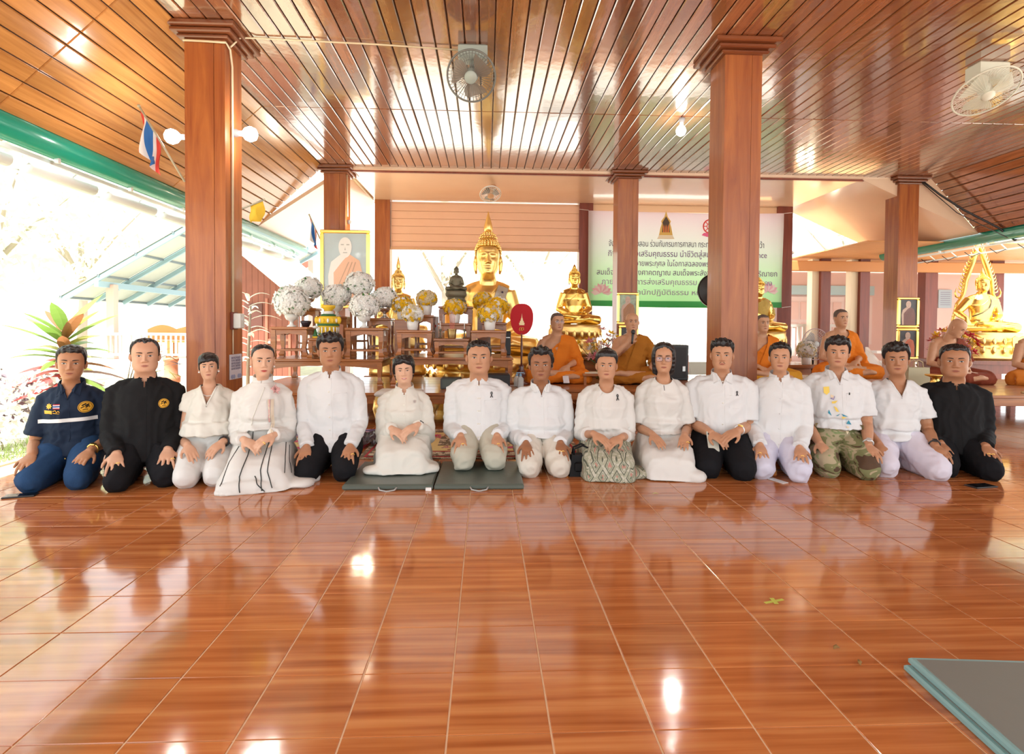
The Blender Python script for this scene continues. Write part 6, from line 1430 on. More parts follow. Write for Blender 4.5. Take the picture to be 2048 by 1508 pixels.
e2 = bpy.data.objects.new('red_emblem', None); COL.objects.link(e2); e2.parent = bt; e2.location = (.42, -.035, -.26)
ER = mat('emblem_red', (.70,.06,.05), .5); b = MB(); b.torus((0,0,0), .12, .012, 28, 6, rot=RX(math.pi/2)); b.torus((0,0,0), .055, .008, 20, 6, rot=RX(math.pi/2))
for k in range(8): a = math.pi*k/4; b.tube([(.05*math.cos(a),-.002,.05*math.sin(a)),(.115*math.cos(a),-.002,.115*math.sin(a))], .008, 5)
b.build('wheel', ER, e2); MB().prism([(-.15,-.16),(-.05,-.19),(.05,-.19),(.15,-.16),(.11,-.12),(-.11,-.12)], 0, .005, M=MXZ).build('ribbon', mat('emblem_pink', (.80,.12,.30), .5), e2)
for x, z in ((-1.55,-1.50), (1.52,-1.45)):
    for k in range(9):
        a = math.pi*(.05+.9*k/8); c, s = math.cos(a), math.sin(a); r = .20
        MB().prism([(x+.02*c-.0*s, z+.02*s),(x+r*.6*c-.05*s, z+r*.6*s+.05*c),(x+r*c, z+r*s),(x+r*.6*c+.05*s, z+r*.6*s-.05*c)], 0.03, .033+.0006*k, M=MXZ).build('printed_lotus_petal', mat('lotus_pink' if k % 2 else 'lotus_pale', (.78,.45,.52) if k % 2 else (.80,.66,.66), .5), bt)
for x, z in ((-W_/2,0),(W_/2,0),(-W_/2,-H_),(W_/2,-H_)):
    b = MB(); b.tube([(x,-.01,z),(x+.17*(1 if x > 0 else -1),.0,z+.02)], .004, 5); b.build('tie_cord', PORC, bt)
# ---- framed pictures ----
def monkpic(parent, w, h, robe, bg, skinc, k=0, pale=False):
    """flat printed portrait: background, shoulders, robe, head"""
    MB().box((0,-.012,0), (w,.006,h)).build('print', bg, parent); M_ = Matrix.Translation((0,-.0155,0)) @ MXZ
    f = lambda pts: [(x*w, z*h) for x, z in pts]
    MB().prism(f([(-.36,-.49),(-.40,-.1),(-.33,.10),(-.12,.20),(.12,.20),(.34,.12),(.40,-.1),(.40,-.49)]), 0, .002, M=M_).build('printed_shoulders', skinc, parent)
    MB().prism(f([(-.25,-.49),(-.27,-.05),(-.05,.12),(.10,.21),(.34,.12),(.42,-.1),(.42,-.49)]), .002, .004, M=M_).build('printed_robe', robe, parent)
    for q in range(3): MB().prism(f([(-.22+.12*q,-.30),(-.19+.12*q,-.28),(.10+.08*q,.10),(.07+.08*q,.10)]), .004, .005, M=M_).build('printed_fold', mat(robe.name+'_fold', tuple(c*.7 for c in robe.node_tree.nodes['Principled BSDF'].inputs['Base Color'].default_value[:3]), .6), parent)
    hd = [(.155*math.cos(a), .315+.125*math.sin(a)*(1.05 if math.sin(a) > 0 else 1.25)) for a in np.linspace(0, 2*math.pi, 25)[:-1]]
    MB().prism(f(hd), .004, .006, M=M_).build('printed_head', skinc, parent)
    dk = mat(skinc.name+'_shade', tuple(c*.55 for c in skinc.node_tree.nodes['Principled BSDF'].inputs['Base Color'].default_value[:3]), .6)
    for pts in ([(-.10,.335),(-.03,.335),(-.03,.350),(-.10,.350)], [(.03,.335),(.10,.335),(.10,.350),(.03,.350)], [(-.05,.225),(.05,.225),(.05,.237),(-.05,.237)], [(-.015,.265),(.015,.265),(.0,.31)]): MB().prism(f(pts), .006, .0068, M=M_).build('printed_feature', dk, parent)
def framed(x0, x1, z0, z1, y, label, robe, bg, skinc, fw=.045, lean=0.):
    t = thing('framed_picture', label, 'picture', ((x0+x1)/2, y, (z0+z1)/2)); t.rotation_euler = (lean,0,0); w, h = x1-x0, z1-z0
    for nm, c, d in (('top', (0,0,h/2-fw/2), (w,.03,fw)), ('bottom', (0,0,-h/2+fw/2), (w,.03,fw)), ('left', (-w/2+fw/2,0,0), (fw,.03,h-2*fw)), ('right', (w/2-fw/2,0,0), (fw,.03,h-2*fw))): MB().box((c[0],c[1]-.015,c[2]), d, bev=.010).build('frame_rail', M_GOLD2, t)
    MB().box((0,-.004,0), (w-.02,.008,h-.02)).build('backing', M_BLACK, t); monkpic(t, w-2*fw, h-2*fw, robe, bg, skinc)
    g = MB().box((0,-.0235,0), (w-2*fw,.002,h-2*fw)).build('glass_pane', GLASS, t); return t
GLASS = mat('picture_glass', (.9,.9,.9), .03, alpha=.03)
PSK = mat('print_skin', (.60,.40,.30), .5); PSKP = mat('print_pale_skin', (.88,.84,.83), .5); PMAR = mat('print_maroon', (.18,.05,.03), .5); PDK = mat('print_dark', (.03,.025,.03), .5, var=.5, bscale=9); POR = mat('print_orange_robe', (.70,.16,.06), .5); PPE = mat('print_peach_robe', (.86,.50,.34), .5); PBG = mat('print_blue_grey', (.50,.60,.66), .5, var=.25, bscale=3); PGR = mat('print_foliage', (.35,.45,.33), .5, var=.7, bscale=22); PBR = mat('print_brown_robe', (.42,.18,.06), .5)
framed(-2.365, -1.665, 1.27, 2.385, 8.33, 'big gold-framed portrait of a monk in a peach robe above the white flowers', PPE, PBG, PSKP, .05, 0)
framed(1.925, 2.245, 1.075, 1.545, 8.44, 'gold-framed photo of a seated monk among leaves on the column by the banner', PBR, PGR, PSK, .035)
framed(1.955, 2.245, .74, 1.06, 8.44, 'smaller gold-framed photo below the monk among leaves, behind the bald monk', POR, PDK, PSK, .035)
framed(6.20, 6.53, 1.06, 1.515, 8.44, 'upper gold-framed photo of a monk in maroon on the right column', PMAR, PDK, PSK, .035)
framed(6.20, 6.53, .58, 1.045, 8.44, 'lower gold-framed photo of a monk in orange on the right column', POR, PDK, PSK, .035)
# ---- ceiling fans ----
def fan(box, bsize, hub, R, axis, label, body, cagem, bladem, neck=.05, wires=44, glow=False):
    t = thing('ceiling_fan', label, 'fan', box); bx = MB(); w, d, h = bsize; bx.box((0,0,-h/2), (w,d,h), bev=.014); bx.build('mount_box', body, t)
    hb = Vector(hub)-Vector(box); ax = Vector(axis).normalized(); Rm = Matrix.Translation(hb) @ RV((0,0,1), ax).to_4x4()
    b = MB(); b.tube([(0,0,-h*.9), hb*.5+Vector((0,0,-h*.3)), hb-ax*.06], [.022,.020,.03], 10); b.build('arm', body, t, True)
    b = MB(); b.lathe([(.035,-.12),(.055,-.10),(.055,-.02),(.03,0)], n=20); placed('motor', b, body, t, Rm, True)
    b = MB(); cage(b, R, .055, wires, .0016); tag(placed('wire_cage', b, cagem, t, Rm), kind='stuff')
    b = MB(); b.torus((0,0,0), R, .008, 44, 6); placed('cage_rim', b, cagem, t, Rm, True)
    for k in range(3): b = MB(); blades(b, 1, R*.88, 0, .45, .62); placed('blade', b, bladem, t, Rm @ RZ(2*math.pi*k/3+.4).to_4x4())
    b = MB(); b.lathe([(.050,.045),(.052,.052),(.045,.060),(.001,.062)], n=24); placed('badge', b, body, t, Rm, True); return t
GREYB = mat('grey_enamel', (.34,.40,.38), .35); IVB = mat('ivory_enamel', (.70,.72,.62), .35); DKC = mat('grey_wire', (.16,.17,.16), .4); BLD = mat('smoke_grey_blade', (.20,.17,.14), .3, alpha=.88); BLW = mat('clear_ivory_blade', (.66,.70,.60), .3, alpha=.75)
fan((-.125, 4.83, CZ), (.24,.16,.11), (-.135, 4.73, 3.045), .195, (-.05,-.84,-.54), 'grey oscillating ceiling fan with three smoke-grey blades, top centre', GREYB, DKC, BLD)
fan((4.33, 4.86, CZ), (.26,.16,.15), (4.27, 4.80, 3.06), .245, (-.02,-.50,-.86), 'ivory oscillating ceiling fan at upper right', IVB, IVB, BLW, wires=52)
fan((.09, 9.25, 3.285), (.09,.09,.05), (.05, 9.10, 3.11), .165, (.1,-.55,-.83), 'small far ceiling fan above the huge gilded statue', MATS['tan_rail'], M_STEEL, BLD, wires=28)
# ---- bulbs ----
BULB = mat('lit_bulb', (1,1,1), .3, emit=(1,.97,.92), estr=26); WARM = mat('warm_bulb', (1,.95,.85), .3, emit=(1,.86,.62), estr=22)
def bulb(loc, d, label, m=BULB, r=.060, power=6, col=(1,.97,.93)):
    t = thing('light_bulb', label, 'lamp', loc); d = Vector(d).normalized(); Rm = RV((0,0,1), d)
    b = MB(); b.lathe([(.032,0),(.034,.01),(.030,.03),(.022,.05),(.021,.08)], (0,0,0), 16, rot=Rm); b.build('socket', mat('grey_socket', (.35,.37,.40), .4), t, True)
    b = MB(); b.lathe([(.016,.07),(.022,.085),(r*.8,.11),(r,.145),(r*.8,.18),(r*.4,.196),(.001,.198)], (0,0,0), 18, rot=Rm); b.build('bulb', m, t, True)
    lamp('bulb_light', Vector(loc)+d*.30, power, col, .05)
bulb((-2.035, 4.74, 2.55), (1,-.15,-.10), 'lit bulb sticking out of the right side of the large left column')
bulb((-2.345, 4.72, 2.50), (-1,-.25,-.05), 'lit bulb on the left side of the large left column, by the flag')
bulb((2.13, 6.28, CZ), (-.1,-.1,-1), 'lit bulb hanging from the plank ceiling left of the large right column', r=.055, power=9)
bulb((-2.045, 8.60, 2.55), (1,-.2,-.05), 'warm lit bulb beside the column above the big portrait', WARM, power=6, col=(1,.85,.6))
bulb((5.64, 10.48, 2.44), (1,-.3,.1), 'warm lit bulb on the rear right column beside the banner', WARM, power=4, col=(1,.85,.6))
# ---- flags ----
def flag(base, tip, L, u0, u1, label, bands, side=(.25,-.1), tear=.2):
    base, tip = Vector(base), Vector(tip); t = thing('flag', label, 'flag', base); d = tip-base; b = MB(); b.tube([(0,0,0), d], .008, 8); b.ball(d, .012, 8, 6); b.build('pole', mat('flag_pole', (.45,.42,.30), .4), t, True)
    nu = 0; n = 16
    tot = sum(w for w, m in bands); acc = 0
    for w, m in bands:
        V = []
        for i in range(4):
            q = (acc+w*i/3)/tot; p = d*(u0+(u1-u0)*q)
            for j in range(n+1):
                s = j/n; V.append(p+Vector((side[0]*L*s+.025*math.sin(q*9+s*4)*s, side[1]*L*s+.03*math.sin(q*14+s*2)*min(1,s*3), -L*s*(1+.06*math.sin(q*5)))))
        acc += w; K = len(V); V2 = V+[v+Vector((.0,.003,0)) for v in V]; m1 = n+1
        F = [(i*m1+j, i*m1+j+1, (i+1)*m1+j+1, (i+1)*m1+j) for i in range(3) for j in range(n)]; F += [tuple(K+q for q in reversed(f)) for f in F]
        mkobj('band', V2, F, m, t)
FR, FWH, FBL = mat('flag_red', (.70,.07,.05), .7), mat('flag_white', (.78,.78,.78), .7), mat('flag_blue', (.03,.17,.50), .7)
TH = [(1,FR),(1,FWH),(2,FBL),(1,FWH),(1,FR)]
flag((-2.345, 4.60, 2.12), (-2.60, 4.45, 2.64), .29, .97, .56, 'Thai flag on a pole slanting out from the large left column', TH, (.03,-.05))
flag((-2.36, 8.35, 2.22), (-2.47, 8.15, 2.56), .30, .95, .45, 'smaller Thai flag left of the big portrait', TH, (.06,0))
flag((-2.06, 4.93, 1.98), (-1.97, 5.2, 2.12), .16, .95, .4, 'small yellow flag behind the large left column', [(1, mat('flag_yellow', (.85,.55,.04), .7))], (.0,.0))
# ---- cables, boxes, notice ----
def cable(pts, r, label, m=M_CABLE):
    b = MB(); b.tube(pts, r, 6); tag(b.build('cable', m, None, True), label, 'cable')
cable([(-2.345,4.585,3.20),(-2.02,4.585,3.19),(-2.022,4.66,3.17),(-2.024,4.70,3.05),(-2.026,4.70,1.11)], .009, 'cream cable running down the right side of the large left column')
cable([(-2.02,4.66,3.19),(-1.96,4.70,3.285),(-1.85,4.74,3.305),(-.9,4.78,3.303),(-.25,4.83,3.30)], .007, 'thin cream cable across the ceiling from the left column to the grey fan')
cable([(-2.026,4.70,.985),(-2.026,4.70,.78)], .005, 'short white cable below the switch box on the left column')
cable([(-2.04,8.52,3.22),(-2.04,8.56,2.62)], .012, 'yellowish conduit beside the column above the portrait')
cable([(-2.05,8.55,3.268),(-2.02,10.35,3.268)], .014, 'yellow conduit along the edge of the rear ceiling at left')
cable([(6.52,8.42,3.27),(6.75,8.35,3.05),(7.05,8.25,2.80),(7.45,8.1,2.52),(7.6,8.0,2.33),(7.9,7.6,2.30)], .016, 'black cable bundle sagging from the right column to the right gutter', M_BLACK)
cable([(6.52,8.42,3.24),(6.9,8.2,2.75),(7.5,8.0,2.36)], .006, 'thin black wire beside the cable bundle at right', M_BLACK)
cable([(4.47,4.86,3.295),(4.9,4.84,3.30),(6.6,4.8,3.302)], .007, 'grey cable along the ceiling right of the ivory fan', mat('grey_cable', (.35,.32,.28), .5))
sb = thing('switch_box', 'white switch box on the right side of the large left column', 'box', (-2.037, 4.72, .99)); MB().box((.012,.0,.055), (.02,.10,.14), bev=.003).build('wood_backing', M_POST2, sb); MB().box((.05,0,.055), (.055,.075,.12), bev=.006).build('case', mat('box_white', (.70,.72,.68), .4), sb); MB().box((.079,0,.075), (.004,.03,.03)).build('switch', PORC, sb)
nt = thing('paper_notice', 'white paper notice with grey lettering on the left column below the switch box', 'notice', (-2.036, 4.76, .575)); MB().box((.004,0,.10), (.004,.22,.20)).build('sheet', mat('paper_lilac', (.66,.64,.70), .7), nt)
for k in range(5): text_mesh('ประกาศ วัดงดใช้เสียง' if k % 2 else 'ขอความร่วมมือทุกท่าน', .03, mat('ink_grey', (.28,.26,.36), .6), nt, 'lettering', (.0075, 0, .165-.022*k), .17, rot=(math.pi/2,0,math.pi/2), ext=.0005)
for k, y in enumerate((-.07,-.035,.05,.08)): MB().ball((.007,y,.022), (.003,.022,.018), 10, 6).build('printed_flower', mat('print_blue_flower', (.30,.34,.52), .6), nt)
# ---- mats, rugs, floor things ----
VIN = mat('green_grey_vinyl', (.085,.105,.085), .35, bump=.12, bscale=14); TEALV = mat('teal_vinyl', (.20,.36,.36), .4); GRYV = mat('grey_vinyl', (.17,.18,.16), .45, bump=.10, bscale=9)
mt = thing('folding_mat', 'dark green-grey folding mat of two panels on the floor under two kneeling people', 'mat', (-.318, 3.53, 0))
for s, rz in ((-1, .0), (1, .0)):
    o = MB().box((s*.280,.31,.0205), (.552,.62,.037), bev=.010).build('panel', VIN, mt)
    b = MB(); b.tube([(s*.28-.055,.0,.022),(s*.28-.045,-.025,.012),(s*.28,-.034,.006),(s*.28+.045,-.025,.012),(s*.28+.055,.0,.022)], .005, 6); b.build('handle', mat('webbing_grey', (.40,.40,.38), .6), mt, True)
MB().box((-.03,-.010,.012), (.035,.012,.02)).build('maker_label', PORC, mt)
fm = thing('folded_mat', 'grey folded mat with teal edges at the lower right corner of the floor', 'mat', (1.245, 1.615, 0), -.085)
for k, (dx, dy) in enumerate(((-.012,.02),(0,0))):
    MB().box((.33+dx,-.35-dy*.0,.0125+.0215*k), (.66,.70,.020), bev=.005).build('edge_piping', TEALV, fm); MB().box((.335+dx,-.355,.0135+.0215*k), (.645,.685,.0205), bev=.003).build('panel', GRYV, fm)
def rug_mat(name, c1, c2, c3, c4, sc):
    m, N, L, b = _mat(name); b.inputs['Roughness'].default_value = .95; b.inputs['Specular IOR Level'].default_value = .1
    tc = N.new('ShaderNodeTexCoord'); vo = N.new('ShaderNodeTexVoronoi'); vo.inputs['Scale'].default_value = sc; L.new(tc.outputs['Object'], vo.inputs['Vector']); ns = N.new('ShaderNodeTexNoise'); ns.inputs['Scale'].default_value = sc*2.2; L.new(tc.outputs['Object'], ns.inputs['Vector'])
    ad = N.new('ShaderNodeMath'); ad.operation = 'ADD'; L.new(vo.outputs['Distance'], ad.inputs[0]); L.new(ns.outputs['Fac'], ad.inputs[1]); cr = N.new('ShaderNodeValToRGB'); cr.color_ramp.interpolation = 'CONSTANT'; e = cr.color_ramp.elements; e[0].position = 0; e[0].color = (*c1,1); e[1].position = .80; e[1].color = (*c2,1)
    for p, c in ((.88,c3),(.96,c1),(1.0,c4)):
        k = cr.color_ramp.elements.new(min(p,.999)); k.color = (*c,1)
    L.new(ad.outputs[0], cr.inputs[0]); L.new(cr.outputs[0], b.inputs['Base Color']); return m
RUGC = rug_mat('rug_cream_field', (.66,.60,.48), (.40,.28,.22), (.62,.52,.36), (.20,.16,.12), 14); RUGP = rug_mat('rug_pink_field', (.62,.08,.22), (.68,.50,.40), (.20,.20,.10), (.75,.62,.30), 9); RUGR = mat('rug_red', (.42,.025,.04), .95)
rg = thing('woven_rug', 'cream and red patterned rug behind the kneeling row in the middle', 'rug', (-.10, 5.0, 0))
for sx, sy, z, m, nm in ((1.74,1.26,.009,RUGC,'outer_border'),(1.66,1.18,.011,RUGR,'red_line'),(1.62,1.14,.013,RUGC,'inner_border'),(1.30,.84,.015,RUGR,'inner_red_line'),(1.26,.80,.017,RUGP,'pink_field'),(.6,.40,.019,RUGC,'medallion')):
    MB().box((0,0,z/2+.002), (sx,sy,z)).build(nm, m, rg)
r2 = thing('woven_rug', 'pink and blue rug behind the woman with the pink flower', 'rug', (-1.42, 5.0, 0)); RUGB = rug_mat('rug_blue_field', (.30,.30,.50), (.62,.20,.34), (.55,.50,.62), (.14,.12,.24), 10)
for sx, sy, z, m, nm in ((.84,1.30,.009,RUGR,'red_border'),(.78,1.24,.011,RUGB,'blue_border'),(.56,.96,.013,RUGP,'pink_field')): MB().box((0,0,z/2+.002), (sx,sy,z)).build(nm, m, r2)
b = MB(); n = 16; V = [(-.22+.44*i/n+rng.uniform(-.01,.01), -.28+.5*j/n+rng.uniform(-.01,.01), .010+.05*abs(math.sin(i*1.9+j*.7)*math.sin(j*1.3-i*.6))+rng.uniform(0,.012)) for j in range(n+1) for i in range(n+1)]
b.add(V, [(j*(n+1)+i, j*(n+1)+i+1, (j+1)*(n+1)+i+1, (j+1)*(n+1)+i) for j in range(n) for i in range(n)]); o = b.build('plastic_sheet', mat('dark_clear_plastic', (.10,.10,.13), .12, alpha=.8), None, False, (-1.06,5.02,.015)); tag(o, 'crumpled dark plastic sheet on the rug behind the smiling woman', 'plastic sheet')
def slab_phone(loc, rz, label, m=M_BLACK, size=(.075,.155,.009)):
    o = MB().box((0,0,size[2]/2), size, bev=.003).build('phone', m, None, loc=loc); o.rotation_euler.z = rz; tag(o, label, 'phone'); MB().box((0,0,size[2]+.0004), (size[0]-.008,size[1]-.012,.0008)).build('screen', mat('phone_glass', (.01,.01,.012), .06), o)
slab_phone((-2.70, 3.445, .004), -1.25, 'black phone lying face up on the floor by the knee of the man in navy')
slab_phone((3.19, 3.545, .004), 1.75, 'black phone on the floor in front of the man in black at far right', size=(.085,.17,.009))
hbg = thing('handbag', 'black leather handbag on the floor between the older man and the older woman', 'bag', (.655, 3.88, .004)); hbg.scale = (1.2,1.1,1.12); LTH = mat('black_leather', (.006,.006,.007), .5, spec=.2)
MB().box((0,0,.065), (.15,.09,.13), taper=.80, bev=0).build('bag_body', LTH, hbg); MB().box((0,-.047,.06), (.09,.02,.06), bev=.012).build('front_pocket', LTH, hbg)
for y in (-.025, .03): b = MB(); b.tube([(-.05,y,.12),(-.045,y,.165),(0,y,.185),(.045,y,.165),(.05,y,.12)], .006, 6); b.build('handle', LTH, hbg, True)
b = MB(); b.torus((.03,-.062,.085), .010, .0022, 16, 6, rot=RX(math.pi/2)); b.build('ring', M_STEEL, hbg, True)
tp = thing('tape_cross', 'small yellow-green tape cross stuck to the floor at right', 'tape', (1.063, 2.047, .0043), .3); TPM = mat('yellow_tape', (.50,.52,.08), .6); MB().box((0,0,.0006), (.085,.012,.001)).build('strip', TPM, tp); o = MB().box((0,0,.0014), (.045,.016,.001)).build('strip', TPM, tp); o.rotation_euler.z = 1.2
for x, y, a, lb in ((1.10,1.73,.4,'curled brown leaf scrap on the floor, the farther of two at right'),(1.122,1.648,1.1,'curled brown leaf scrap on the floor, the nearer of two at right')):
    b = MB(); b.tube([(-.011,0,.003),(-.004,.002,.008),(.004,.0,.009),(.012,-.004,.004)], [.001,.006,.007,.001], 6, flat=(.3,1)); o = b.build('leaf_scrap', mat('dry_leaf', (.22,.12,.03), .8), None, True, (x,y,.004)); o.rotation_euler.z = a; tag(o, lb, 'leaf')
b = MB(); b.tube([(-.02,0,.003),(0,.002,.006),(.02,-.002,.003)], [.001,.005,.001], 6, flat=(.3,1)); tag(b.build('petal', TPM, None, True, (1.03,3.42,.004)), 'tiny yellow petal on the floor in front of the bespectacled woman', 'petal')
b = MB(); b.box((0,0,.002), (.05,.13,.003)); o = b.build('paper_slip', PORC, None, loc=(1.93,3.70,.005)); o.rotation_euler.z = .35; tag(o, 'white paper slip between the knees of the man in lavender trousers', 'paper')
gd = thing('wall_gong', 'dark round gong half hidden behind the large right column', 'gong', (3.585, 8.9, 1.62)); MB().lathe([(.001,.03),(.06,.03),(.08,.012),(.25,.008),(.27,.0),(.27,-.04),(.25,-.05),(.001,-.05)], n=36, rot=RX(math.pi/2)).build('disc', mat('dark_gong', (.02,.017,.015), .35, .5), gd, True); MB().box((0,.09,-.81), (.06,.05,1.62)).build('post', M_POST2, gd); MB().box((0,.09,-1.60), (.4,.3,.04)).build('foot', M_POST2, gd)
# ================================================================== OUTSIDE
PINKW = mat('pink_plaster', (.80,.56,.50), .7); PINKP = mat('pink_post', (.78,.45,.38), .6); CRPO = mat('cream_post', (.78,.68,.50), .6); BLST = mat('blue_steel', (.28,.42,.48), .4); SHEET = mat('roof_underside', (.52,.54,.47), .6, var=.1, bscale=2); BRB = mat('brown_board', (.27,.085,.055), .6, var=.2, bscale=5); ORC = mat('orange_ceiling', (.66,.33,.13), .5, var=.12, bscale=2); WHR = mat('white_rail', (.80,.80,.78), .5); TEALB = mat('pale_blue_board', (.45,.62,.66), .5)
# left pavilion with steel roof
pv = thing('garden_pavilion', 'open pavilion with grey sheet roof on blue steel rafters beyond the left garden', 'pavilion', (-8, 14, -.32))
A, Bp = Vector((-9.75,14,1.72)), Vector((-6.3,14,3.78)); dv = (Bp-A); L_ = dv.length; u = dv.normalized(); nrm = Vector((-u.z,0,u.x)); O = Vector((-8,14,-.32)); DY = 8.
def on(s, y, h=0): return A+u*s+Vector((0,y,0))+nrm*h-O
for k in range(7): 
    y0, y1 = DY*k/7, DY*(k+1)/7; P = [on(-.35,y0,.10), on(L_,y0,.10), on(L_,y1-.02,.10), on(-.35,y1-.02,.10)]; b = MB(); b.add(P+[p+nrm*.02 for p in P], [(3,2,1,0),(4,5,6,7),(0,1,5,4),(1,2,6,5),(2,3,7,6),(3,0,4,7)]); b.build('roof_sheet', SHEET, pv)
for k in range(8): b = MB(); b.box((0,0,0), (.07,L_+.3,.10), rot=Matrix((( 0,u.x,nrm.x),(-1,0,0),(0,u.z,nrm.z)))); o = b.build('rafter', BLST, pv); o.location = on(L_/2-.1, .05+k*(DY-.1)/7, .03)
for k in range(5): b = MB(); b.box((0,0,0), (.05,DY,.05)); o = b.build('purlin', mat('dark_steel', (.16,.20,.22), .4), pv); o.location = on(-.25+k*(L_+.2)/4.2, DY/2, .085)
b = MB(); b.box((0,0,0), (.10,DY,.14)); o = b.build('eave_beam', BLST, pv); o.location = on(.62, DY/2, -.06)
for y in (.5, 4.2, 7.7): MB().box((-1.14, y, 1.16), (.18,.18,2.32), bev=.01).build('post', PINKP, pv)
for y in (.5, 4.2, 7.7): MB().box((1.5, y, 1.9), (.18,.18,3.8), bev=.01).build('post', PINKP, pv)
MB().box((.6,4,.25), (4.2,8.2,.5)).build('deck', WHR, pv)
rl_ = MB(); MB().box((.5,.35,1.12), (3.6,.06,.06)).build('handrail', WHR, pv); MB().box((.5,.35,.62), (3.6,.05,.05)).build('bottom_rail', WHR, pv)
for k in range(30): MB().box((-1.2+.118*k,.35,.87), (.035,.035,.48)).build('baluster', PINKP if k % 2 else WHR, pv)
def bench(loc, w, label):
    t = thing('wooden_bench', label, 'bench', loc); OW = mat('orange_wood', (.70,.33,.10), .4)
    pts = [(-w/2,0),(w/2,0)]+[((1-2*k/10)*w/2, .28+.12*math.cos((1-2*k/10)*math.pi/2)) for k in range(11)]
    MB().prism(pts, -.02, .02, M=Matrix.Translation((0,.2,.45)) @ RX(math.pi/2).to_4x4()).build('backrest', OW, t); MB().box((0,0,.42), (w,.42,.05), bev=.01).build('seat', OW, t)
    for sx in (-1, 1):
        for sy in (-1, 1): MB().box((sx*(w/2-.05),sy*.17,.2), (.06,.06,.40)).build('leg', OW, t)
bench((-8.55, 15.4, .18), .75, 'smaller orange wooden bench in the left pavilion'); bench((-7.55, 15.3, .18), 1.25, 'wider orange wooden bench in the left pavilion')
h2 = thing('distant_house', 'distant house gable with brown rake boards behind the left pavilion', 'house', (-8.5, 24, -.3)); b = MB(); b.add([(-3.4,0,1.55),(1.2,0,3.9),(1.2,5,3.9),(-3.4,5,1.55)]+[(-3.4,0,1.65),(1.2,0,4.0),(1.2,5,4.0),(-3.4,5,1.65)], [(3,2,1,0),(4,5,6,7),(0,1,5,4),(1,2,6,5),(2,3,7,6),(3,0,4,7)]); b.build('roof', CRPO, h2)
b = MB(); b.add([(-3.5,-.05,1.4),(1.2,-.05,3.75),(1.2,-.05,4.0),(-3.5,-.05,1.65)]+[(-3.5,-.12,1.4),(1.2,-.12,3.75),(1.2,-.12,4.0),(-3.5,-.12,1.65)], [(0,1,2,3),(7,6,5,4),(0,4,5,1),(2,6,7,3),(3,7,4,0),(1,5,6,2)]); b.build('rake_board', BRB, h2)
for x in (-2.6, -.6): MB().box((x, 1, 1.3), (.22,.22,2.6)).build('post', PINKP, h2)
# brown wooden building behind the left column
bh = thing('wooden_building', 'brown boarded building with a gable roof behind the left columns', 'building', (-4.2, 12.0, -.32)); x = -1.3; k = 0
def gz(x): return 2.07+.32-.84*(x+.25)
while x < .30:
    zt_ = min(5., gz(x+.06)); MB().box((x+.06, 0, zt_/2), (.114,.04,zt_), bev=.006).build('board', BRB, bh); x += .12; k += 1
for x0, w, z0, h in ((-1.02,.30,1.75,.50),(-.55,.36,1.55,.48)): MB().box((x0,-.03,z0), (w,.04,h)).build('shutter_panel', mat('dark_brown_panel', (.13,.045,.035), .6), bh)
for x0 in (-.28, .18): MB().box((x0,-.035,.95), (.05,.05,1.9)).build('door_post', mat('red_brown_post', (.40,.14,.09), .5), bh)
MB().box((-.05,-.035,1.05), (.40,.03,.05)).build('door_rail', MATS['red_brown_post'], bh); MB().ball((-.22,-.07,1.0), .03, 8, 6).build('door_knob', M_STEEL, bh)
b = MB(); x0, x1 = -1.4, .75; P = [(x0,-.5,gz(x0)+.04),(x1,-.5,gz(x1)+.04),(x1,4,gz(x1)+.04),(x0,4,gz(x0)+.04)]; b.add(P+[(p[0],p[1],p[2]+.09) for p in P], [(3,2,1,0),(4,5,6,7),(0,1,5,4),(1,2,6,5),(2,3,7,6),(3,0,4,7)]); b.build('roof', mat('pale_roof', (.74,.70,.66), .5), bh)
# right neighbouring building
rb = thing('pink_building', 'pink building with orange porch ceiling and brown posts beyond the right eave', 'building', (8.6, 11.5, -.32)); 
def rbx(name, c, d, m, bev=0.): MB().box((c[0]-8.6, c[1]-11.5, c[2]+.32), d, bev=bev).build(name, m, rb)
for x, w in ((6.87,.20),(7.69,.20),(9.09,.26),(10.5,.26)): rbx('post', (x,11.5,1.15), (w,.22,2.9), M_POST2, .01)
for x in (6.70, 7.52): rbx('cream_post', (x,11.56,1.15), (.14,.18,2.9), CRPO, .008)
rbx('porch_beam', (9.4,11.33,2.30), (6.8,.10,.20), mat('orange_beam', (.55,.24,.08), .4), .01)
for k in range(19): rbx('ceiling_board', (9.5, 9.15+.235*k+.12, 2.47), (6.6,.23,.02), ORC)
rbx('wall', (9.6,13.7,1.1), (6.0,.12,3.2), PINKW); rbx('wall', (6.95,14.0,1.1), (.9,.12,3.2), PINKW)
for x in (7.55, 8.35, 9.05): rbx('window_frame', (x,13.61,1.25), (.62,.05,1.15), mat('pale_pink_frame', (.82,.66,.62), .6)); rbx('window_board', (x,13.60,1.98), (.70,.05,.22), TEALB)
for x in (7.42, 7.68, 8.22, 8.48): rbx('window_panel', (x,13.575,1.48), (.20,.02,.42), PINKW); rbx('window_panel', (x,13.575,.98), (.20,.02,.42), PINKW)
for k in range(3):
    for j in range(2): rbx('door_panel', (6.64+.17*k,13.90,1.55-.36*j), (.11,.04,.28), mat('orange_door_panel', (.48,.19,.06), .4), .01)
rbx('door_leaf', (6.81,13.93,1.32), (.62,.04,1.0), mat('orange_door', (.60,.28,.10), .4)); rbx('transom', (6.81,13.9,1.90), (.62,.04,.16), TEALB)
rbx('deck', (7.2,12.6,.0), (2.4,2.0,.5), WHR)
for k in range(9): rbx('baluster', (6.30+.11*k,11.75,.78), (.055,.04,.62), WHR)
rbx('handrail', (6.75,11.75,1.11), (1.1,.06,.06), WHR)
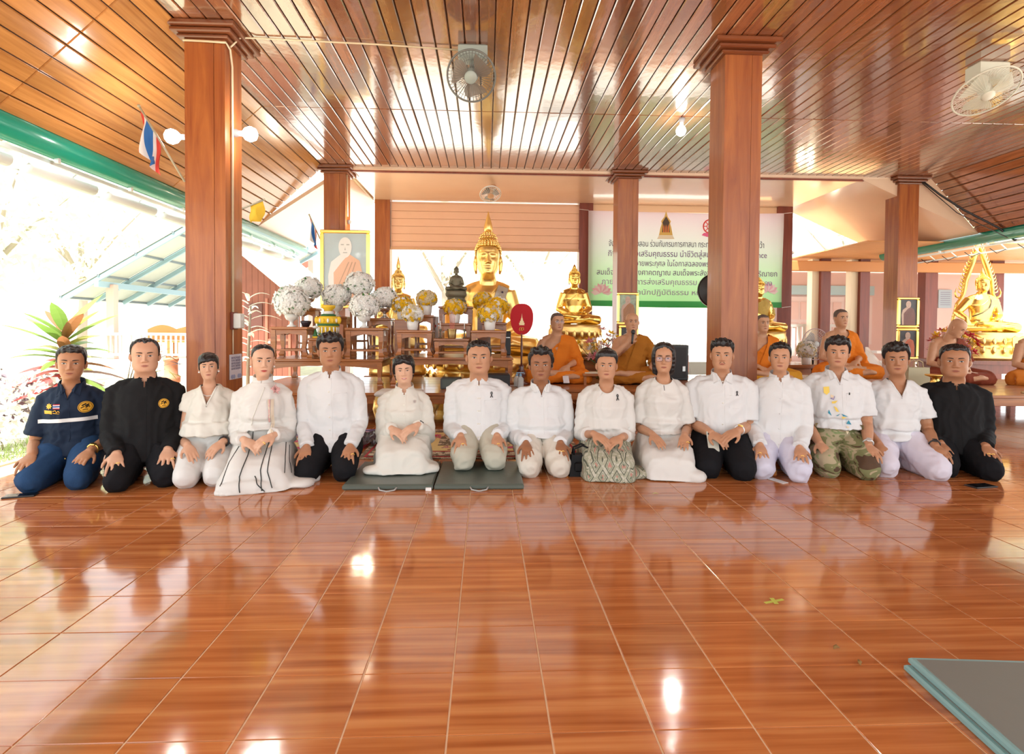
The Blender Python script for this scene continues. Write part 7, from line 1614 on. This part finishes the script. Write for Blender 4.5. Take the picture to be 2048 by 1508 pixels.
for k in range(4): rbx('stair_tread', (7.95-.0*k,10.3+.25*k,.02+.19*k), (.62,.26,.05), WHR)
for s in (-1,1): b = MB(); b.add([(-.68+s*.33,-1.35,.2),(-.68+s*.33,-.30,1.0),(-.68+s*.33,-.30,.8),(-.68+s*.33,-1.35,.0)]+[(-.62+s*.33,-1.35,.2),(-.62+s*.33,-.30,1.0),(-.62+s*.33,-.30,.8),(-.62+s*.33,-1.35,.0)], [(0,1,2,3),(7,6,5,4),(0,4,5,1),(1,5,6,2),(2,6,7,3),(3,7,4,0)]); b.build('stair_string', WHR, rb)
rbx('wall', (10.2,12.3,1.05), (1.5,.10,2.4), PINKW)
nb_ = thing('notice_board', 'blue-grey notice sheet on the pink wall behind the aureole statue', 'notice', (10.06, 12.22, 1.72)); MB().box((0,0,0), (.30,.02,.40)).build('board', mat('blue_grey_sheet', (.45,.52,.58), .6), nb_)
for k in range(7): MB().box((0,-.012,.14-.045*k), (.22,.004,.010)).build('text_line', mat('ink_grey', (.28,.26,.36), .6), nb_)
sc = thing('security_camera', 'white dome security camera under the orange porch ceiling at right', 'camera', (9.1, 11.05, 2.62)); MB().lathe([(.09,0),(.095,-.04),(.07,-.06)], n=20).build('base', WHR, sc, True); MB().ball((0,0,-.06), (.062,.062,.055), 14, 8).build('dome', WHR, sc, True); MB().ball((.01,-.045,-.085), .022, 10, 6).build('lens', M_BLACK, sc, True)
# pale building behind the middle
wb2 = thing('pale_building', 'pale raised building with a slatted white railing seen below the banner', 'building', (4.6, 15.0, -.32))
MB().box((0,1.8,1.6), (7.0,.2,3.2)).build('wall', mat('white_wall', (.80,.78,.74), .7), wb2); MB().box((0,.9,.55), (7.0,1.8,.16)).build('deck', WHR, wb2)
for k in range(50): MB().box((-1.6+.085*k,.05,1.07), (.038,.04,.52)).build('baluster', mat('grey_baluster', (.66,.64,.60), .6), wb2)
MB().box((.5,.05,1.36), (4.4,.07,.06)).build('handrail', WHR, wb2)
for x in (-1.05, -.58, .2): MB().box((x,.0,1.78), (.07,.07,.26)).build('post_cap', PINKP, wb2)
for x in (-1.05, -.58): MB().box((x,.0,.38), (.07,.07,.26)).build('post_foot', PINKP, wb2)
MB().box((.7,.0,.42), (.10,.05,.45)).build('shutter', BRB, wb2)
for x in (-3.3, 3.3): MB().box((x,.1,1.5), (.2,.2,3.0)).build('post', WHR, wb2)
# ---- plants ----
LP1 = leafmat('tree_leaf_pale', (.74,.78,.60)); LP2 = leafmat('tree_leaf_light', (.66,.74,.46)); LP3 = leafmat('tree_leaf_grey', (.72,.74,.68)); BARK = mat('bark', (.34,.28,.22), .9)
def leafcloud(blobs, n, size, seed, flat=.5):
    r = np.random.RandomState(seed); V = []; F = []; tot = sum(b[3]**2 for b in blobs)
    for (x, y, z, R) in blobs:
        k = int(n*R*R/tot); d = r.normal(size=(k,3)); d /= np.linalg.norm(d, axis=1, keepdims=True); p = np.array([x,y,z])+d*R*(.55+.5*r.rand(k,1))*np.array([1,1,.8])
        for q in p:
            a = r.normal(size=3); a /= np.linalg.norm(a); c = np.cross(a, r.normal(size=3)); c /= np.linalg.norm(c); s = size*(.6+.8*r.rand()); o = len(V)
            V += [q-a*s, q+c*s*flat*.6-a*s*.2, q+a*s, q-c*s*flat*.6-a*s*.2]; F.append((o,o+1,o+2,o+3))
    return V, F
def tree(x, y, h, R, label, m, seed, n=1500, size=.20):
    t = thing('tree', label, 'tree', (x, y, -.32), 0, None); b = MB(); rr = random.Random(seed); b.tube([(0,0,0),(.1,0,h*.3),(-.05,.1,h*.62)], [.18,.14,.08], 8)
    for k in range(4): a = k*1.6+seed; b.tube([(.02,0,h*.4+.1*k),(R*.4*math.cos(a),R*.4*math.sin(a),h*.62),(R*.7*math.cos(a),R*.7*math.sin(a),h*.75)], [.08,.05,.02], 6)
    b.build('trunk', BARK, t, True); bl = [(rr.uniform(-.6,.6)*R, rr.uniform(-.6,.6)*R, h*rr.uniform(.45,.95), R*rr.uniform(.45,.7)) for k in range(8)]
    V, F = leafcloud(bl, n, size, seed); o = mkobj('crown', V, F, m, t, False); tag(o, kind='stuff')
TG = ['pale sunlit tree nearest the left eave', 'pale green tree beyond the left pavilion', 'light green tree left of the pavilion roof', 'grey-leaved tree at the far left edge', 'pale tree far behind the pavilion', 'faint tree behind the huge statue', 'faint tree behind the small dark statue', 'light green tree between the posts of the pink building', 'pale tree behind the right end of the pink building']
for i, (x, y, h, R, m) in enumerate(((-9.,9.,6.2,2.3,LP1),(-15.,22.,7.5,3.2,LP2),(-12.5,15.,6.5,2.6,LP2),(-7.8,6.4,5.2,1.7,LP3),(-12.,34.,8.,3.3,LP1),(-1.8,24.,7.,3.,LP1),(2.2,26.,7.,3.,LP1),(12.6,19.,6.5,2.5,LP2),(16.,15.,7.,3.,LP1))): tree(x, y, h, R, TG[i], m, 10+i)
def blade_leaf(b, base, d, L, w, droop, mi=0):
    d = Vector(d).normalized(); s = Vector((-d.y, d.x, 0)); s = s.normalized() if s.length > 1e-4 else Vector((1,0,0)); P = []
    p = Vector(base); dd = d.copy(); n = 6
    for k in range(n+1):
        q = k/n; ww = w*math.sin(math.pi*min(1,(.12+q*.88)))**.8*(1 if q < .95 else .3); up = s.cross(dd).normalized()
        P += [p+s*ww+up*ww*.35, p, p-s*ww+up*ww*.35]; dd = (dd+Vector((0,0,-droop/n))).normalized(); p = p+dd*L/n
    b.add(P, [(3*k, 3*k+1, 3*k+4, 3*k+3) for k in range(n)]+[(3*k+1, 3*k+2, 3*k+5, 3*k+4) for k in range(n)], mi)
cp = thing('cordyline', 'tall ti plant with green and crimson leaves behind the man in navy', 'plant', (-3.72, 5.25, -.01)); b = MB(); b.tube([(0,0,0),(.02,.01,.5),(-.01,0,.98)], [.022,.018,.014], 8); b.build('stem', BARK, cp, True)
CG = leafmat('ti_green', (.22,.36,.08), .4, .35); CR_ = leafmat('ti_crimson', (.66,.12,.12), .4, .35); CD = leafmat('ti_bronze', (.36,.16,.07), .4, .35); CY = leafmat('ti_yellow_green', (.52,.54,.16), .4, .35)
rr = random.Random(12)
for k in range(46):
    q = k/45; z = .38+.60*q; a = k*2.4; el = .15+.9*q**2; d = (math.cos(a)*(1-.35*q), math.sin(a)*(1-.35*q), el); b = MB(); blade_leaf(b, (0,0,z), d, rr.uniform(.36,.54)*(1-.1*q), rr.uniform(.042,.062), rr.uniform(.8,1.5)*(1-.4*q)); b.build('leaf', [CR_,CD,CR_,CG,CY][k % 5] if q < .55 else [CG,CG,CY,CD][k % 4], cp)
bs = thing('variegated_shrub', 'white-leaved variegated shrub along the left edge of the floor', 'shrub', (-3.86, 4.9, -.02)); V, F = leafcloud([(0,-.5,.30,.30),(.05,0,.35,.34),(-.15,.5,.40,.36),(.02,1.0,.34,.30),(-.35,-.1,.50,.38),(-.3,-.7,.25,.3)], 1500, .038, 5, .9); mkobj('foliage', V, F, leafmat('variegated_leaf', (.80,.78,.74)), bs, False)['kind'] = 'stuff'; V, F = leafcloud([(0,-.4,.28,.26),(-.1,.4,.36,.32),(-.3,0,.42,.34)], 260, .03, 6, .9); mkobj('dark_leaves', V, F, mat('dark_purple_leaf', (.18,.13,.16), .6), bs, False)['kind'] = 'stuff'
b = MB()
for k in range(7): b.tube([(rr.uniform(-.1,.1),-.6+.25*k,0),(rr.uniform(-.2,.1),-.6+.25*k,.35)], [.008,.004], 5)
tag(b.build('stems', BARK, bs, True), kind='stuff')
gs = MB()
for k in range(900):
    x, y = rr.uniform(-3.95,-3.46), rr.uniform(3.5,5.6); a = rr.random()*6.28; h = rr.uniform(.03,.09); gs.add([(x-.004,y,-.01),(x+.004,y,-.01),(x+.03*math.cos(a),y+.03*math.sin(a),h)], [(0,1,2)])
tag(gs.build('grass_edge', leafmat('grass_blade', (.40,.52,.20)), None), 'low green grass along the left edge of the floor', 'grass', kind='stuff')
wp = thing('pale_fern', 'sunlit white fern-like shrub right of the large left column', 'shrub', (-3.30, 8.1, -.02)); b = MB(); b.tube([(0,0,0),(.02,0,.8),(.05,0,1.3)], [.03,.02,.012], 8); b.build('stem', BARK, wp, True)
for k in range(26): q = k/25; a = k*2.4; b = MB(); blade_leaf(b, (.02,0,.5+.95*q), (math.cos(a), math.sin(a)*.8, .5+.5*q), rr.uniform(.30,.48), .030, 1.3); b.build('frond', leafmat('sunlit_frond', (.80,.82,.74)), wp)
tw = thing('twig_shrub', 'small dark-leaved twiggy shrub between the man in navy and the man in black', 'shrub', (-3.30, 5.6, -.02)); b = MB()
tw.location = (-3.52, 5.75, -.02)
for k in range(7): a = -.6+.35*k; b.tube([(0,0,.3),(.16*math.cos(a),0.02*k,.52+.04*k),(.42*math.cos(a*.6),.03*k,.60+.05*k)], [.006,.004,.002], 5)
b.tube([(0,0,0),(0,0,.32)], [.010,.007], 6); b.build('twigs', BARK, tw, True)
for k in range(14): a = rr.uniform(-.8,.8); b = MB(); blade_leaf(b, (rr.uniform(.05,.42), rr.uniform(-.02,.15), rr.uniform(.45,.85)), (math.cos(a), .3, math.sin(a)), .13, .016, .7); b.build('leaf', [CD, MATS['dark_purple_leaf'], CY][k % 3], tw)
tc_ = thing('terracotta_post', 'terracotta tube post standing behind the man in black', 'post', (-3.74, 7.0, -.02)); MB().lathe([(.085,0),(.085,.34),(.10,.36),(.10,.42),(.075,.44),(.072,.60),(.085,.61),(.085,.64),(.06,.64)], n=20).build('tube', mat('terracotta', (.62,.26,.15), .6), tc_, True)
